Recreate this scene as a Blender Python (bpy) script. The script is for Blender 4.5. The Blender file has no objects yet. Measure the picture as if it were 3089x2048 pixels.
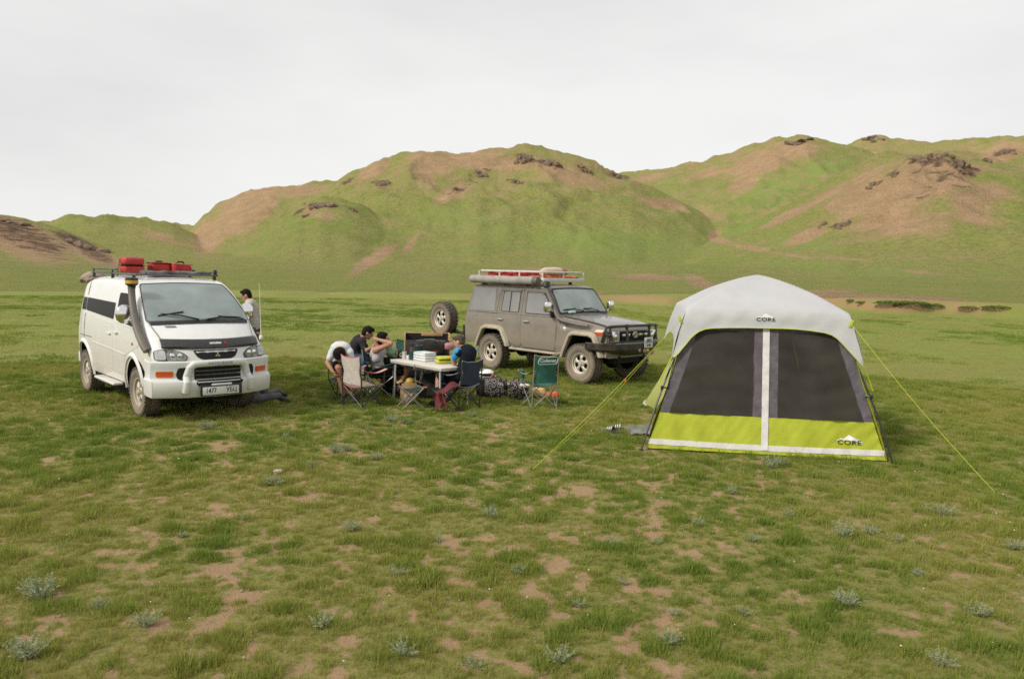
import bpy, bmesh, math, random
import numpy as np
from mathutils import Vector, Matrix, Euler
from mathutils.geometry import delaunay_2d_cdt

scn = bpy.context.scene
C = scn.collection
rnd = random.Random(7)
rng = np.random.default_rng(11)
R = math.radians

# ------------------------------------------------------------------ camera
CAM_H, CAM_PITCH, CAM_ROLL, CAM_F = 2.273, R(4.985), R(1.4), 2400.0     # focal length in pixels of the 3089 px frame
_cp, _sp, _cr, _sr = math.cos(CAM_PITCH), math.sin(CAM_PITCH), math.cos(CAM_ROLL), math.sin(CAM_ROLL)
_fw, _up, _rt = Vector((0, _cp, -_sp)), Vector((0, _sp, _cp)), Vector((1, 0, 0))
cam_right = _rt * _cr + _up * _sr
cam_up = _up * _cr - _rt * _sr
cam_d = bpy.data.cameras.new('camera')
cam_d.sensor_width = 36.0
cam_d.lens = CAM_F / 3089 * 36.0
cam_d.clip_start, cam_d.clip_end = 0.05, 6000
cam_d.dof.use_dof = True
cam_d.dof.focus_distance = 12.5
cam_d.dof.aperture_fstop = 2.8
cam = bpy.data.objects.new('camera', cam_d)
C.objects.link(cam)
m3 = Matrix((cam_right, cam_up, -_fw)).transposed()
cam.matrix_world = Matrix.Translation((0, 0, CAM_H)) @ m3.to_4x4()
scn.camera = cam
scn.render.engine = 'CYCLES'
scn.cycles.pixel_filter_type = 'BLACKMAN_HARRIS'
scn.cycles.filter_width = 1.6
scn.cycles.use_denoising = False
scn.cycles.max_bounces = 6
scn.cycles.caustics_reflective = False
scn.cycles.caustics_refractive = False
scn.cycles.transparent_max_bounces = 8

# ------------------------------------------------------------------ daylight: pale overcast, soft sun from the left
SUN_EL, SUN_AZ = R(38), R(-62)          # azimuth from +Y, negative = left of the view
world = bpy.data.worlds.new('World'); scn.world = world; world.use_nodes = True
nt = world.node_tree; nt.nodes.clear()
def N(t, typ, **kw):
    n = t.nodes.new(typ)
    for k, v in kw.items(): setattr(n, k, v)
    return n
out = N(nt, 'ShaderNodeOutputWorld')
sky = N(nt, 'ShaderNodeTexSky', sky_type='NISHITA', sun_disc=False, sun_elevation=SUN_EL, sun_rotation=SUN_AZ, altitude=1400)
bg1 = N(nt, 'ShaderNodeBackground'); bg1.inputs['Strength'].default_value = 0.10
nt.links.new(sky.outputs[0], bg1.inputs[0])
tc = N(nt, 'ShaderNodeTexCoord')
mp = N(nt, 'ShaderNodeMapping'); mp.inputs['Scale'].default_value = (1.0, 1.0, 3.2)
ns = N(nt, 'ShaderNodeTexNoise'); ns.inputs['Scale'].default_value = 1.3; ns.inputs['Detail'].default_value = 6; ns.inputs['Roughness'].default_value = 0.52
nt.links.new(tc.outputs['Generated'], mp.inputs[0]); nt.links.new(mp.outputs[0], ns.inputs['Vector'])
rp = N(nt, 'ShaderNodeValToRGB')
rp.color_ramp.elements[0].position = 0.33; rp.color_ramp.elements[0].color = (0.715, 0.71, 0.70, 1)
rp.color_ramp.elements[1].position = 0.64; rp.color_ramp.elements[1].color = (0.90, 0.888, 0.868, 1)
nt.links.new(ns.outputs['Fac'], rp.inputs[0])
bg2 = N(nt, 'ShaderNodeBackground'); bg2.inputs['Strength'].default_value = 1.05
nt.links.new(rp.outputs[0], bg2.inputs[0])
mx = N(nt, 'ShaderNodeMixShader'); mx.inputs[0].default_value = 0.93
nt.links.new(bg1.outputs[0], mx.inputs[1]); nt.links.new(bg2.outputs[0], mx.inputs[2]); nt.links.new(mx.outputs[0], out.inputs[0])

sd = bpy.data.lights.new('sun', 'SUN'); sd.energy = 3.2; sd.angle = R(10); sd.color = (1.0, 0.935, 0.83)
so = bpy.data.objects.new('sun', sd); C.objects.link(so)
sv = Vector((math.sin(SUN_AZ) * math.cos(SUN_EL), math.cos(SUN_AZ) * math.cos(SUN_EL), math.sin(SUN_EL)))
# the sun stands a little behind the camera's left shoulder
sv = Vector((-0.80 * math.cos(SUN_EL), -0.60 * math.cos(SUN_EL), math.sin(SUN_EL)))
sky.sun_rotation = math.atan2(sv.x, sv.y)
so.rotation_euler = sv.to_track_quat('Z', 'Y').to_euler()
scn.view_settings.view_transform = 'Standard'
scn.view_settings.look = 'None'
scn.view_settings.exposure = 0.0
scn.view_settings.gamma = 1.0
scn.view_settings.use_curve_mapping = False

# ------------------------------------------------------------------ photo pixel -> place in the world (2365 px wide view of the photo)
K = 3089 / 2365
def ray(px, py):
    x, y = px - 1544.5, py - 1024
    xx, yy = _cr * x + _sr * y, -_sr * x + _cr * y
    return _fw * CAM_F + _rt * xx - _up * yy
def at(px, py, Y):                       # the point at depth Y seen at source pixel (px, py)
    d = ray(px, py)
    return Vector((0, 0, CAM_H)) + d * (Y / d.y)
def G(px, py, z=0.0):                    # the point of the level z seen at source pixel
    d = ray(px, py)
    return Vector((0, 0, CAM_H)) + d * ((z - CAM_H) / d.z)
def project(P):                          # array of world points -> 2365-wide pixel coordinates
    X, Y, Z = P[:, 0], P[:, 1], P[:, 2] - CAM_H
    d = Y * _cp - Z * _sp
    d = np.where(d > 0.1, d, 0.1)
    u = Z * _cp + Y * _sp
    x, y = CAM_F * X / d, -CAM_F * u / d
    return (1544.5 + _cr * x - _sr * y) / K, (1024 + _sr * x + _cr * y) / K

# ------------------------------------------------------------------ object helpers
def tag(o, label=None, cat=None, group=None, kind=None):
    if label: o['label'] = label
    if cat: o['category'] = cat
    if group: o['group'] = group
    if kind: o['kind'] = kind
    return o
def empty(name, loc=(0, 0, 0), rz=0.0, label=None, cat=None, group=None):
    o = bpy.data.objects.new(name, None); C.objects.link(o)
    o.empty_display_size = 0.2
    o.location = loc; o.rotation_euler = (0, 0, rz)
    return tag(o, label, cat, group)
def copy_tree(o, parent=None):
    c = o.copy(); C.objects.link(c); c.parent = parent
    for ch in list(o.children): copy_tree(ch, c)
    return c

class MB:
    """collects shapes; build() links them as ONE mesh object"""
    def __init__(s): s.v, s.f, s.mi = [], [], []
    def add(s, v, f, m=0, M=None):
        b = len(s.v)
        if M is not None: v = [M @ Vector(p) for p in v]
        s.v += [tuple(p) for p in v]
        s.f += [tuple(i + b for i in q) for q in f]
        s.mi += [m] * len(f)
        return s
    def bm(s, bmx, m=0, M=None):
        bmx.verts.index_update()
        s.add([v.co.copy() for v in bmx.verts], [[v.index for v in f.verts] for f in bmx.faces], m, M); bmx.free(); return s
    def box(s, c, size, rot=None, bev=0.0, m=0, seg=2, M=None):
        bmx = bmesh.new(); bmesh.ops.create_cube(bmx, size=1.0)
        bmesh.ops.scale(bmx, vec=size, verts=bmx.verts)
        if bev: bmesh.ops.bevel(bmx, geom=list(bmx.edges), offset=min(bev, min(size) * 0.49), segments=seg, affect='EDGES', profile=0.5)
        T = Matrix.Translation(c)
        if rot is not None: T = T @ (rot.to_4x4() if isinstance(rot, Matrix) else Euler(rot).to_matrix().to_4x4())
        if M is not None: T = M @ T
        return s.bm(bmx, m, T)
    def tube(s, pts, r, n=8, m=0, closed=False, flat=1.0, M=None):
        pts = [Vector(p) for p in pts]; k = len(pts)
        rr = r if isinstance(r, (list, tuple)) else [r] * k
        rings = []; prev = None
        for i, p in enumerate(pts):
            a = pts[i - 1] if (i > 0 or closed) else p
            b = pts[(i + 1) % k] if (i < k - 1 or closed) else p
            t = (b - a).normalized()
            if prev is None:
                h = Vector((0, 0, 1)) if abs(t.z) < 0.9 else Vector((1, 0, 0))
                nx = t.cross(h).normalized()
            else:
                nx = (prev - t * prev.dot(t)); nx = nx.normalized() if nx.length > 1e-6 else t.orthogonal().normalized()
            prev = nx; ny = t.cross(nx)
            rings.append([p + (nx * math.cos(2 * math.pi * j / n) + ny * math.sin(2 * math.pi * j / n) * flat) * rr[i] for j in range(n)])
        v = [q for ring in rings for q in ring]; f = []
        for i in range(k if closed else k - 1):
            i2 = (i + 1) % k
            for j in range(n):
                j2 = (j + 1) % n
                f.append((i * n + j, i * n + j2, i2 * n + j2, i2 * n + j))
        if not closed:
            f.append(tuple(range(n))[::-1]); f.append(tuple((k - 1) * n + j for j in range(n)))
        return s.add(v, f, m, M)
    def lathe(s, prof, n=32, m=0, M=None, cap=True):
        """profile of (radius, height along z)"""
        v, f = [], []
        for (r_, z_) in prof:
            for j in range(n):
                a = 2 * math.pi * j / n
                v.append((r_ * math.cos(a), r_ * math.sin(a), z_))
        for i in range(len(prof) - 1):
            for j in range(n):
                j2 = (j + 1) % n
                f.append((i * n + j, i * n + j2, (i + 1) * n + j2, (i + 1) * n + j))
        if cap:
            if prof[0][0] > 1e-6: f.append(tuple(range(n))[::-1])
            if prof[-1][0] > 1e-6: f.append(tuple((len(prof) - 1) * n + j for j in range(n)))
        return s.add(v, f, m, M)
    def ell(s, c, rad, rot=None, m=0, u=16, w=10, M=None):
        bmx = bmesh.new(); bmesh.ops.create_uvsphere(bmx, u_segments=u, v_segments=w, radius=1.0)
        T = Matrix.Translation(c)
        if rot is not None: T = T @ (rot.to_4x4() if isinstance(rot, Matrix) else Euler(rot).to_matrix().to_4x4())
        T = T @ Matrix.Diagonal((*rad, 1.0))
        if M is not None: T = M @ T
        return s.bm(bmx, m, T)
    def grid(s, P, m=0, thick=0.0, M=None):
        """P[i][j] points; optional thickness along the local normal (closed slab)"""
        ni, nj = len(P), len(P[0])
        v = [Vector(P[i][j]) for i in range(ni) for j in range(nj)]
        f = [(i * nj + j, i * nj + j + 1, (i + 1) * nj + j + 1, (i + 1) * nj + j) for i in range(ni - 1) for j in range(nj - 1)]
        if thick:
            nrm = [Vector((0, 0, 0)) for _ in v]
            for q in f:
                n_ = (v[q[1]] - v[q[0]]).cross(v[q[3]] - v[q[0]])
                for i in q: nrm[i] += n_
            b = len(v)
            v2 = [p - (n_.normalized() if n_.length > 1e-12 else Vector((0, 0, 1))) * thick for p, n_ in zip(v, nrm)]
            f2 = [tuple(i + b for i in q)[::-1] for q in f]
            rim = [i * nj for i in range(ni)][::-1] + [j for j in range(1, nj)] + [i * nj + nj - 1 for i in range(1, ni)] + [(ni - 1) * nj + j for j in range(nj - 2, 0, -1)]
            fr = []
            for a, c_ in zip(rim, rim[1:] + rim[:1]): fr.append((c_, a, a + b, c_ + b))
            v += v2; f = f + f2 + fr
        return s.add(v, f, m, M)
    def patch(s, outline, fn, off=0.004, step=0.08, m=0, skirt=0.0, M=None):
        """fills a 2D outline and lays it on the surface fn(u, v, off); skirt = depth of its edge"""
        o2 = [Vector(p) for p in outline]
        us = [p.x for p in o2]; vs = [p.y for p in o2]
        # resample the border
        bd = []
        for a, b in zip(o2, o2[1:] + o2[:1]):
            k = max(1, int((b - a).length / step))
            bd += [a.lerp(b, i / k) for i in range(k)]
        def inside(x, y):
            c_ = False
            for a, b in zip(bd, bd[1:] + bd[:1]):
                if (a.y > y) != (b.y > y) and x < (b.x - a.x) * (y - a.y) / (b.y - a.y) + a.x: c_ = not c_
            return c_
        pts = list(bd); u = min(us) + step * 0.5
        while u < max(us):
            w = min(vs) + step * 0.5
            while w < max(vs):
                if inside(u, w) and min((Vector((u, w)) - q).length for q in bd) > step * 0.4: pts.append(Vector((u, w)))
                w += step
            u += step
        nb = len(bd)
        r_ = delaunay_2d_cdt(pts, [(i, (i + 1) % nb) for i in range(nb)], [], 1, 1e-6)
        vv = r_[0]; ff = [tuple(q) for q in r_[2]]
        V3 = [Vector(fn(p.x, p.y, off)) for p in vv]
        if skirt:
            b = len(V3); loops = {}
            for q in ff:
                for i in range(len(q)):
                    e = (q[i], q[(i + 1) % len(q)])
                    if (e[1], e[0]) in loops: del loops[(e[1], e[0])]
                    else: loops[e] = 1
            V3 += [Vector(fn(p.x, p.y, off - skirt)) for p in vv]
            ff = ff + [(e[1], e[0], e[0] + b, e[1] + b) for e in loops]
        return s.add(V3, ff, m, M)
    def text(s, txt, size, M, m=0, ext=0.002, shear=0.0, sx=1.0, space=1.0, bold=0.0):
        cu = bpy.data.curves.new('t', 'FONT'); cu.body = txt; cu.size = size; cu.align_x = 'CENTER'; cu.align_y = 'CENTER'
        cu.extrude = ext; cu.shear = shear; cu.space_character = space; cu.resolution_u = 3; cu.offset = bold
        ob = bpy.data.objects.new('t', cu); C.objects.link(ob)
        dg = bpy.context.evaluated_depsgraph_get(); me = ob.evaluated_get(dg).to_mesh()
        s.add([Vector((v.co.x * sx, v.co.y, v.co.z)) for v in me.vertices], [tuple(p.vertices) for p in me.polygons], m, M)
        ob.evaluated_get(dg).to_mesh_clear()
        bpy.data.objects.remove(ob); bpy.data.curves.remove(cu)
        return s
    def mesh(s, name, mats, ang=35):
        me = bpy.data.meshes.new(name)
        me.from_pydata(s.v, [], s.f)
        mats = mats if isinstance(mats, (list, tuple)) else [mats]
        for m_ in mats: me.materials.append(m_)
        if len(mats) > 1: me.polygons.foreach_set('material_index', s.mi)
        bmx = bmesh.new(); bmx.from_mesh(me); bmesh.ops.recalc_face_normals(bmx, faces=bmx.faces); bmx.to_mesh(me); bmx.free()
        if ang:
            me.polygons.foreach_set('use_smooth', [True] * len(me.polygons))
            me.set_sharp_from_angle(angle=R(ang))
        me.update()
        return me
    def build(s, name, mats, parent=None, ang=35, loc=None, rot=None):
        o = bpy.data.objects.new(name, s.mesh(name, mats, ang)); C.objects.link(o)
        if parent is not None: o.parent = parent
        if loc is not None: o.location = loc
        if rot is not None: o.rotation_euler = rot
        return o

def axes(c, x, y, z):                    # matrix from an origin and three axis vectors
    x, y, z = Vector(x), Vector(y), Vector(z)
    return Matrix(((x.x, y.x, z.x, c[0]), (x.y, y.y, z.y, c[1]), (x.z, y.z, z.z, c[2]), (0, 0, 0, 1)))
def rrect(x0, x1, y0, y1, r=0.03, n=4):  # rounded rectangle outline
    o = []
    for cx, cy, a0 in ((x1 - r, y1 - r, 0), (x0 + r, y1 - r, 90), (x0 + r, y0 + r, 180), (x1 - r, y0 + r, 270)):
        for i in range(n + 1):
            a = R(a0 + 90 * i / n); o.append((cx + r * math.cos(a), cy + r * math.sin(a)))
    return o
def rpoly(pts, r=0.03, n=4):             # polygon with rounded corners
    o = []; k = len(pts)
    for i in range(k):
        p, a, b = Vector(pts[i]), Vector(pts[i - 1]), Vector(pts[(i + 1) % k])
        da, db = (a - p), (b - p)
        q = min(r, da.length * 0.45, db.length * 0.45)
        s0, s1 = p + da.normalized() * q, p + db.normalized() * q
        for j in range(n + 1):
            t = j / n
            o.append(tuple((s0 * (1 - t) ** 2 + p * 2 * t * (1 - t) + s1 * t * t)))
    return o
def lerp_tab(tab, x):
    if x <= tab[0][0]: return tab[0][1]
    for (a, u), (b, w) in zip(tab, tab[1:]):
        if x <= b: return u + (w - u) * (x - a) / (b - a)
    return tab[-1][1]
def sstep(a, b, x):
    t = min(1.0, max(0.0, (x - a) / (b - a))); return t * t * (3 - 2 * t)

# ------------------------------------------------------------------ materials
def material(name, col, rough=0.6, metal=0.0, var=0.0, vscale=8.0, col2=None, bump=0.0, bscale=40.0, spec=0.5, ior=None,
             dust=None, dust_lo=0.0, dust_hi=1.0, dust_amt=0.6, coat=0.0, trans=0.0, sub=0.0):
    m_ = bpy.data.materials.new(name); m_.use_nodes = True
    t = m_.node_tree; b = t.nodes['Principled BSDF']
    b.inputs['Base Color'].default_value = (*col, 1); b.inputs['Roughness'].default_value = rough; b.inputs['Metallic'].default_value = metal
    b.inputs['Specular IOR Level'].default_value = spec
    if ior: b.inputs['IOR'].default_value = ior
    if coat: b.inputs['Coat Weight'].default_value = coat; b.inputs['Coat Roughness'].default_value = 0.06
    tcx = N(t, 'ShaderNodeTexCoord'); last = None
    if var:
        nz = N(t, 'ShaderNodeTexNoise'); nz.inputs['Scale'].default_value = vscale; nz.inputs['Detail'].default_value = 5
        t.links.new(tcx.outputs['Object'], nz.inputs['Vector'])
        mr = N(t, 'ShaderNodeMapRange'); mr.inputs[1].default_value = 0.3; mr.inputs[2].default_value = 0.7
        t.links.new(nz.outputs['Fac'], mr.inputs[0])
        mixc = N(t, 'ShaderNodeMix', data_type='RGBA')
        c2 = col2 if col2 else tuple(max(0, c_ * (1 - var)) for c_ in col)
        mixc.inputs[6].default_value = (*col, 1); mixc.inputs[7].default_value = (*c2, 1)
        t.links.new(mr.outputs[0], mixc.inputs[0]); last = mixc.outputs[2]
        rr = N(t, 'ShaderNodeMapRange'); rr.inputs[3].default_value = max(0.02, rough - 0.08); rr.inputs[4].default_value = min(1, rough + 0.12)
        t.links.new(mr.outputs[0], rr.inputs[0]); t.links.new(rr.outputs[0], b.inputs['Roughness'])
    if dust:
        sx = N(t, 'ShaderNodeSeparateXYZ'); t.links.new(tcx.outputs['Object'], sx.inputs[0])
        h = N(t, 'ShaderNodeMapRange'); h.inputs[1].default_value = dust_hi; h.inputs[2].default_value = dust_lo
        t.links.new(sx.outputs[2], h.inputs[0])
        nz2 = N(t, 'ShaderNodeTexNoise'); nz2.inputs['Scale'].default_value = 5.0; nz2.inputs['Detail'].default_value = 7; nz2.inputs['Roughness'].default_value = 0.65
        t.links.new(tcx.outputs['Object'], nz2.inputs['Vector'])
        mu = N(t, 'ShaderNodeMath', operation='MULTIPLY_ADD'); mu.inputs[1].default_value = 1.1; mu.inputs[2].default_value = -0.28
        t.links.new(nz2.outputs['Fac'], mu.inputs[0])
        ad = N(t, 'ShaderNodeMath', operation='ADD', use_clamp=True); t.links.new(h.outputs[0], ad.inputs[0]); t.links.new(mu.outputs[0], ad.inputs[1])
        am = N(t, 'ShaderNodeMath', operation='MULTIPLY', use_clamp=True); am.inputs[1].default_value = dust_amt; t.links.new(ad.outputs[0], am.inputs[0])
        md = N(t, 'ShaderNodeMix', data_type='RGBA'); md.inputs[7].default_value = (*dust, 1)
        if last: t.links.new(last, md.inputs[6])
        else: md.inputs[6].default_value = (*col, 1)
        t.links.new(am.outputs[0], md.inputs[0]); last = md.outputs[2]
        r2 = N(t, 'ShaderNodeMapRange'); r2.inputs[3].default_value = rough; r2.inputs[4].default_value = 0.85
        t.links.new(am.outputs[0], r2.inputs[0]); t.links.new(r2.outputs[0], b.inputs['Roughness'])
    if last: t.links.new(last, b.inputs['Base Color'])
    if bump:
        nb = N(t, 'ShaderNodeTexNoise'); nb.inputs['Scale'].default_value = bscale; nb.inputs['Detail'].default_value = 4
        t.links.new(tcx.outputs['Object'], nb.inputs['Vector'])
        bp = N(t, 'ShaderNodeBump'); bp.inputs['Strength'].default_value = bump; bp.inputs['Distance'].default_value = 0.02
        t.links.new(nb.outputs['Fac'], bp.inputs['Height']); t.links.new(bp.outputs[0], b.inputs['Normal'])
    if trans:
        tr = N(t, 'ShaderNodeBsdfTransparent'); ms = N(t, 'ShaderNodeMixShader'); ms.inputs[0].default_value = trans
        ou = t.nodes['Material Output']
        t.links.new(b.outputs[0], ms.inputs[1]); t.links.new(tr.outputs[0], ms.inputs[2]); t.links.new(ms.outputs[0], ou.inputs['Surface'])
    if sub:
        tl = N(t, 'ShaderNodeBsdfTranslucent'); tl.inputs[0].default_value = (*col, 1)
        ms = N(t, 'ShaderNodeMixShader'); ms.inputs[0].default_value = sub; ou = t.nodes['Material Output']
        t.links.new(b.outputs[0], ms.inputs[1]); t.links.new(tl.outputs[0], ms.inputs[2]); t.links.new(ms.outputs[0], ou.inputs['Surface'])
    return m_
# ================================================================== LAND
def _hash(ix, iy, seed):
    h = (ix.astype(np.int64) * 374761393 + iy.astype(np.int64) * 668265263 + seed * 974634777) & 0xffffffff
    h = ((h ^ (h >> 13)) * 1274126177) & 0xffffffff
    return ((h ^ (h >> 16)) & 0xffffff) / float(0xffffff)
def vnoise(x, y, seed=0):
    x = np.asarray(x, float); y = np.asarray(y, float)
    ix, iy = np.floor(x), np.floor(y); fx, fy = x - ix, y - iy
    u, w = fx * fx * fx * (fx * (fx * 6 - 15) + 10), fy * fy * fy * (fy * (fy * 6 - 15) + 10)
    a, b = _hash(ix, iy, seed), _hash(ix + 1, iy, seed); c_, d = _hash(ix, iy + 1, seed), _hash(ix + 1, iy + 1, seed)
    return a + (b - a) * u + (c_ - a) * w + (a - b - c_ + d) * u * w
def fbm(x, y, seed=0, oct=4, gain=0.5):
    s, a, t = 0, 1.0, 0
    for i in range(oct):
        s = s + a * vnoise(x * 2 ** i + 17.3 * i, y * 2 ** i - 9.1 * i, seed + i); t += a; a *= gain
    return s / t
def nstep(a, b, x):
    t = np.clip((x - a) / (b - a), 0, 1); return t * t * (3 - 2 * t)

# ridges: crest points as seen in the photograph (2365-wide pixels), the distance of the crest and of its foot
RIDGES = [
    # far rise behind the left saddle
    (980, 560, [(250, 540), (390, 524), (450, 524), (520, 530), (640, 560)]),
    # left green hill
    (520, 250, [(-260, 560), (20, 535), (110, 519), (160, 508), (200, 503), (250, 502), (300, 507), (350, 517), (400, 530), (450, 550), (500, 574), (560, 606), (640, 640)]),
    # dark hill at the left edge
    (300, 170, [(-420, 455), (-200, 470), (-60, 490), (0, 503), (60, 512), (130, 528), (200, 555), (250, 574), (290, 600), (330, 632), (380, 660)]),
    # mid left hill
    (640, 260, [(380, 590), (440, 536), (470, 508), (510, 477), (560, 449), (620, 434), (700, 427), (780, 421), (870, 420), (980, 440), (1100, 480)]),
    # spur with the low crag
    (330, 150, [(470, 640), (560, 570), (620, 530), (690, 487), (740, 468), (790, 474), (830, 484), (900, 520), (980, 560), (1060, 600)]),
    # main hill
    (470, 170, [(600, 560), (690, 500), (760, 440), (800, 404), (835, 386), (870, 371), (905, 368), (935, 355), (970, 349), (1010, 353), (1060, 360), (1110, 355), (1150, 356),
                (1190, 351), (1215, 346), (1245, 351), (1290, 360), (1330, 374), (1370, 391), (1420, 404), (1460, 412), (1520, 440), (1600, 490), (1680, 545), (1760, 590)]),
    # right middle hill
    (680, 230, [(1300, 470), (1380, 430), (1440, 402), (1480, 393), (1550, 385), (1640, 369), (1690, 355), (1730, 346), (1760, 334), (1800, 322), (1850, 319), (1890, 324), (1950, 343),
                (2000, 363), (2060, 382), (2120, 402), (2200, 432), (2300, 480)]),
    # far right ridge
    (900, 420, [(1860, 400), (1940, 346), (1965, 333), (1990, 321), (2030, 317), (2080, 326), (2150, 333), (2220, 332), (2300, 321), (2365, 311), (2450, 300), (2650, 285), (2900, 280)]),
    # right crags
    (520, 250, [(2120, 470), (2190, 400), (2240, 376), (2290, 352), (2330, 343), (2365, 350), (2450, 335), (2650, 330), (2900, 330)]),
    # near right hill
    (330, 130, [(1560, 610), (1640, 556), (1720, 521), (1800, 489), (1870, 455), (1920, 430), (1970, 410), (2010, 390), (2050, 378), (2100, 362), (2150, 358), (2200, 361), (2240, 373),
                (2290, 388), (2365, 402), (2450, 425), (2600, 430), (2800, 440)]),
]
def _layer(rg):
    Rr, B, pts = rg
    th, zz = [], []
    for (px, py) in pts:
        d = ray(px * K, py * K)
        th.append(math.atan2(d.x, d.y)); zz.append(CAM_H + Rr * d.z / math.hypot(d.x, d.y))
    return Rr, B, np.array(th), np.array(zz)
LAYERS = [_layer(r_) for r_ in RIDGES]
EDGE0 = 58.0
def edge_r(th):                                  # where the flat meadow ends
    return 60 + 9 * nstep(-0.2, -0.6, th) + 1.6 * np.sin(th * 23) + 1.2 * np.sin(th * 51 + 1) 
def terrain_h(x, y):
    x = np.asarray(x, float); y = np.asarray(y, float)
    r = np.hypot(x, y); th = np.arctan2(x, y)
    e = edge_r(th)
    bankh = 0.22 + 0.58 * nstep(-0.05, 0.35, th)
    h = 0.02 * (fbm(x * 0.9, y * 0.9, 3, 3) - 0.5) * nstep(1.5, 4, r)
    h = h + bankh * nstep(0.0, 2.2, r - e + 1.4 * (fbm(x * 0.22, y * 0.22, 5, 3) - 0.5) * 2)
    h = h + 0.018 * np.clip(r - e - 2, 0, 140) + 0.00003 * np.clip(r - e, 0, 400) ** 2
    h = h + (fbm(x * 0.02, y * 0.02, 9, 4) - 0.5) * 3.0 * nstep(70, 160, r)
    tot = h; crest = np.zeros_like(h)
    for li, (Rr, B, t_, z_) in enumerate(LAYERS):
        z = np.interp(th, t_, z_, left=0, right=0)
        lo = nstep(t_[0] - 0.10, t_[0], th) * (1 - nstep(t_[-1], t_[-1] + 0.10, th))
        z = np.interp(th, t_, z_) * lo
        # small wander of crest and foot distance gives spurs and gullies
        wob = (fbm(th * 14 + li * 3.1, 0 * th + 2.2 + li, 21 + li, 3) - 0.5)
        B2 = B * (1 + 0.25 * wob); R2 = Rr
        t = np.clip((r - B2) / (R2 - B2), 0, 1)
        s = 0.78 * t ** 2.15 + 0.22 * t * t * (3 - 2 * t)
        back = np.exp(-((np.clip(r - R2, 0, 1e9)) / (0.32 * R2)) ** 2)
        hh = np.clip(z, 0, None) * s * back
        wp = fbm(x * .012 + li, y * .012, 45 + li, 3) - .5
        gl = np.clip(1 - np.abs(fbm(th * 8 + wp * 1.6 + li, r * 0.004 + wp, 40 + li, 2) - .5) * 9, 0, 1)     # gullies running down the slope
        hh = hh * (1 - 0.13 * gl * np.clip(1 - t, 0, 1) * nstep(0.03, 0.3, t))
        crest = np.where(hh > tot, np.where(r > R2, .8, t), crest)
        k = 1.6
        a = np.clip(0.5 + 0.5 * (hh - tot) / k, 0, 1)
        tot = np.where(hh > 0.02, tot * (1 - a) + hh * a + k * a * (1 - a) * 0.5, tot)
    am = np.clip((tot - 5) / 22, 0, 1) * (1 - .62 * crest ** 5)
    wx, wy = fbm(x * .01, y * .01, 81, 3) - .5, fbm(x * .01 + 9, y * .01, 83, 3) - .5
    rid = (1 - np.abs(2 * fbm(x * 0.015 + wx * 1.5, y * 0.015 + wy * 1.5, 71, 3, 0.5) - 1)) ** 2.5
    rid2 = (1 - np.abs(2 * fbm(x * 0.045 + wx * 3, y * 0.045 + wy * 3, 73, 3, 0.55) - 1)) ** 2
    rough = (fbm(x * 0.07, y * 0.07, 61, 5, 0.6) - 0.5) * 5.5
    return tot + am * (rough + (rid - .35) * 8.5 + (rid2 - .4) * 2.4)

def cover_f(x, y):                               # how thickly the meadow is grown, 0 = bare soil
    r = np.hypot(x, y)
    wx, wy = fbm(x * 1.5, y * 1.5, 171, 2) - .5, fbm(x * 1.5 + 7, y * 1.5, 181, 2) - .5
    a = fbm(x * 6.6 + wx * 2, y * 6.6 + wy * 2, 101, 3, 0.6)
    b = fbm(x * 1.05, y * 1.05, 131, 3)
    c_ = fbm(x * 14, y * 14, 151, 2)
    v = a * 0.80 + b * 0.20 + (c_ - 0.5) * 0.22
    v = v + 0.09 * nstep(9, 15, r) + 0.07 * nstep(0.12, 0.55, np.abs(x + .4) / (y + 1))
    return nstep(0.298, 0.515, v)

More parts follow.
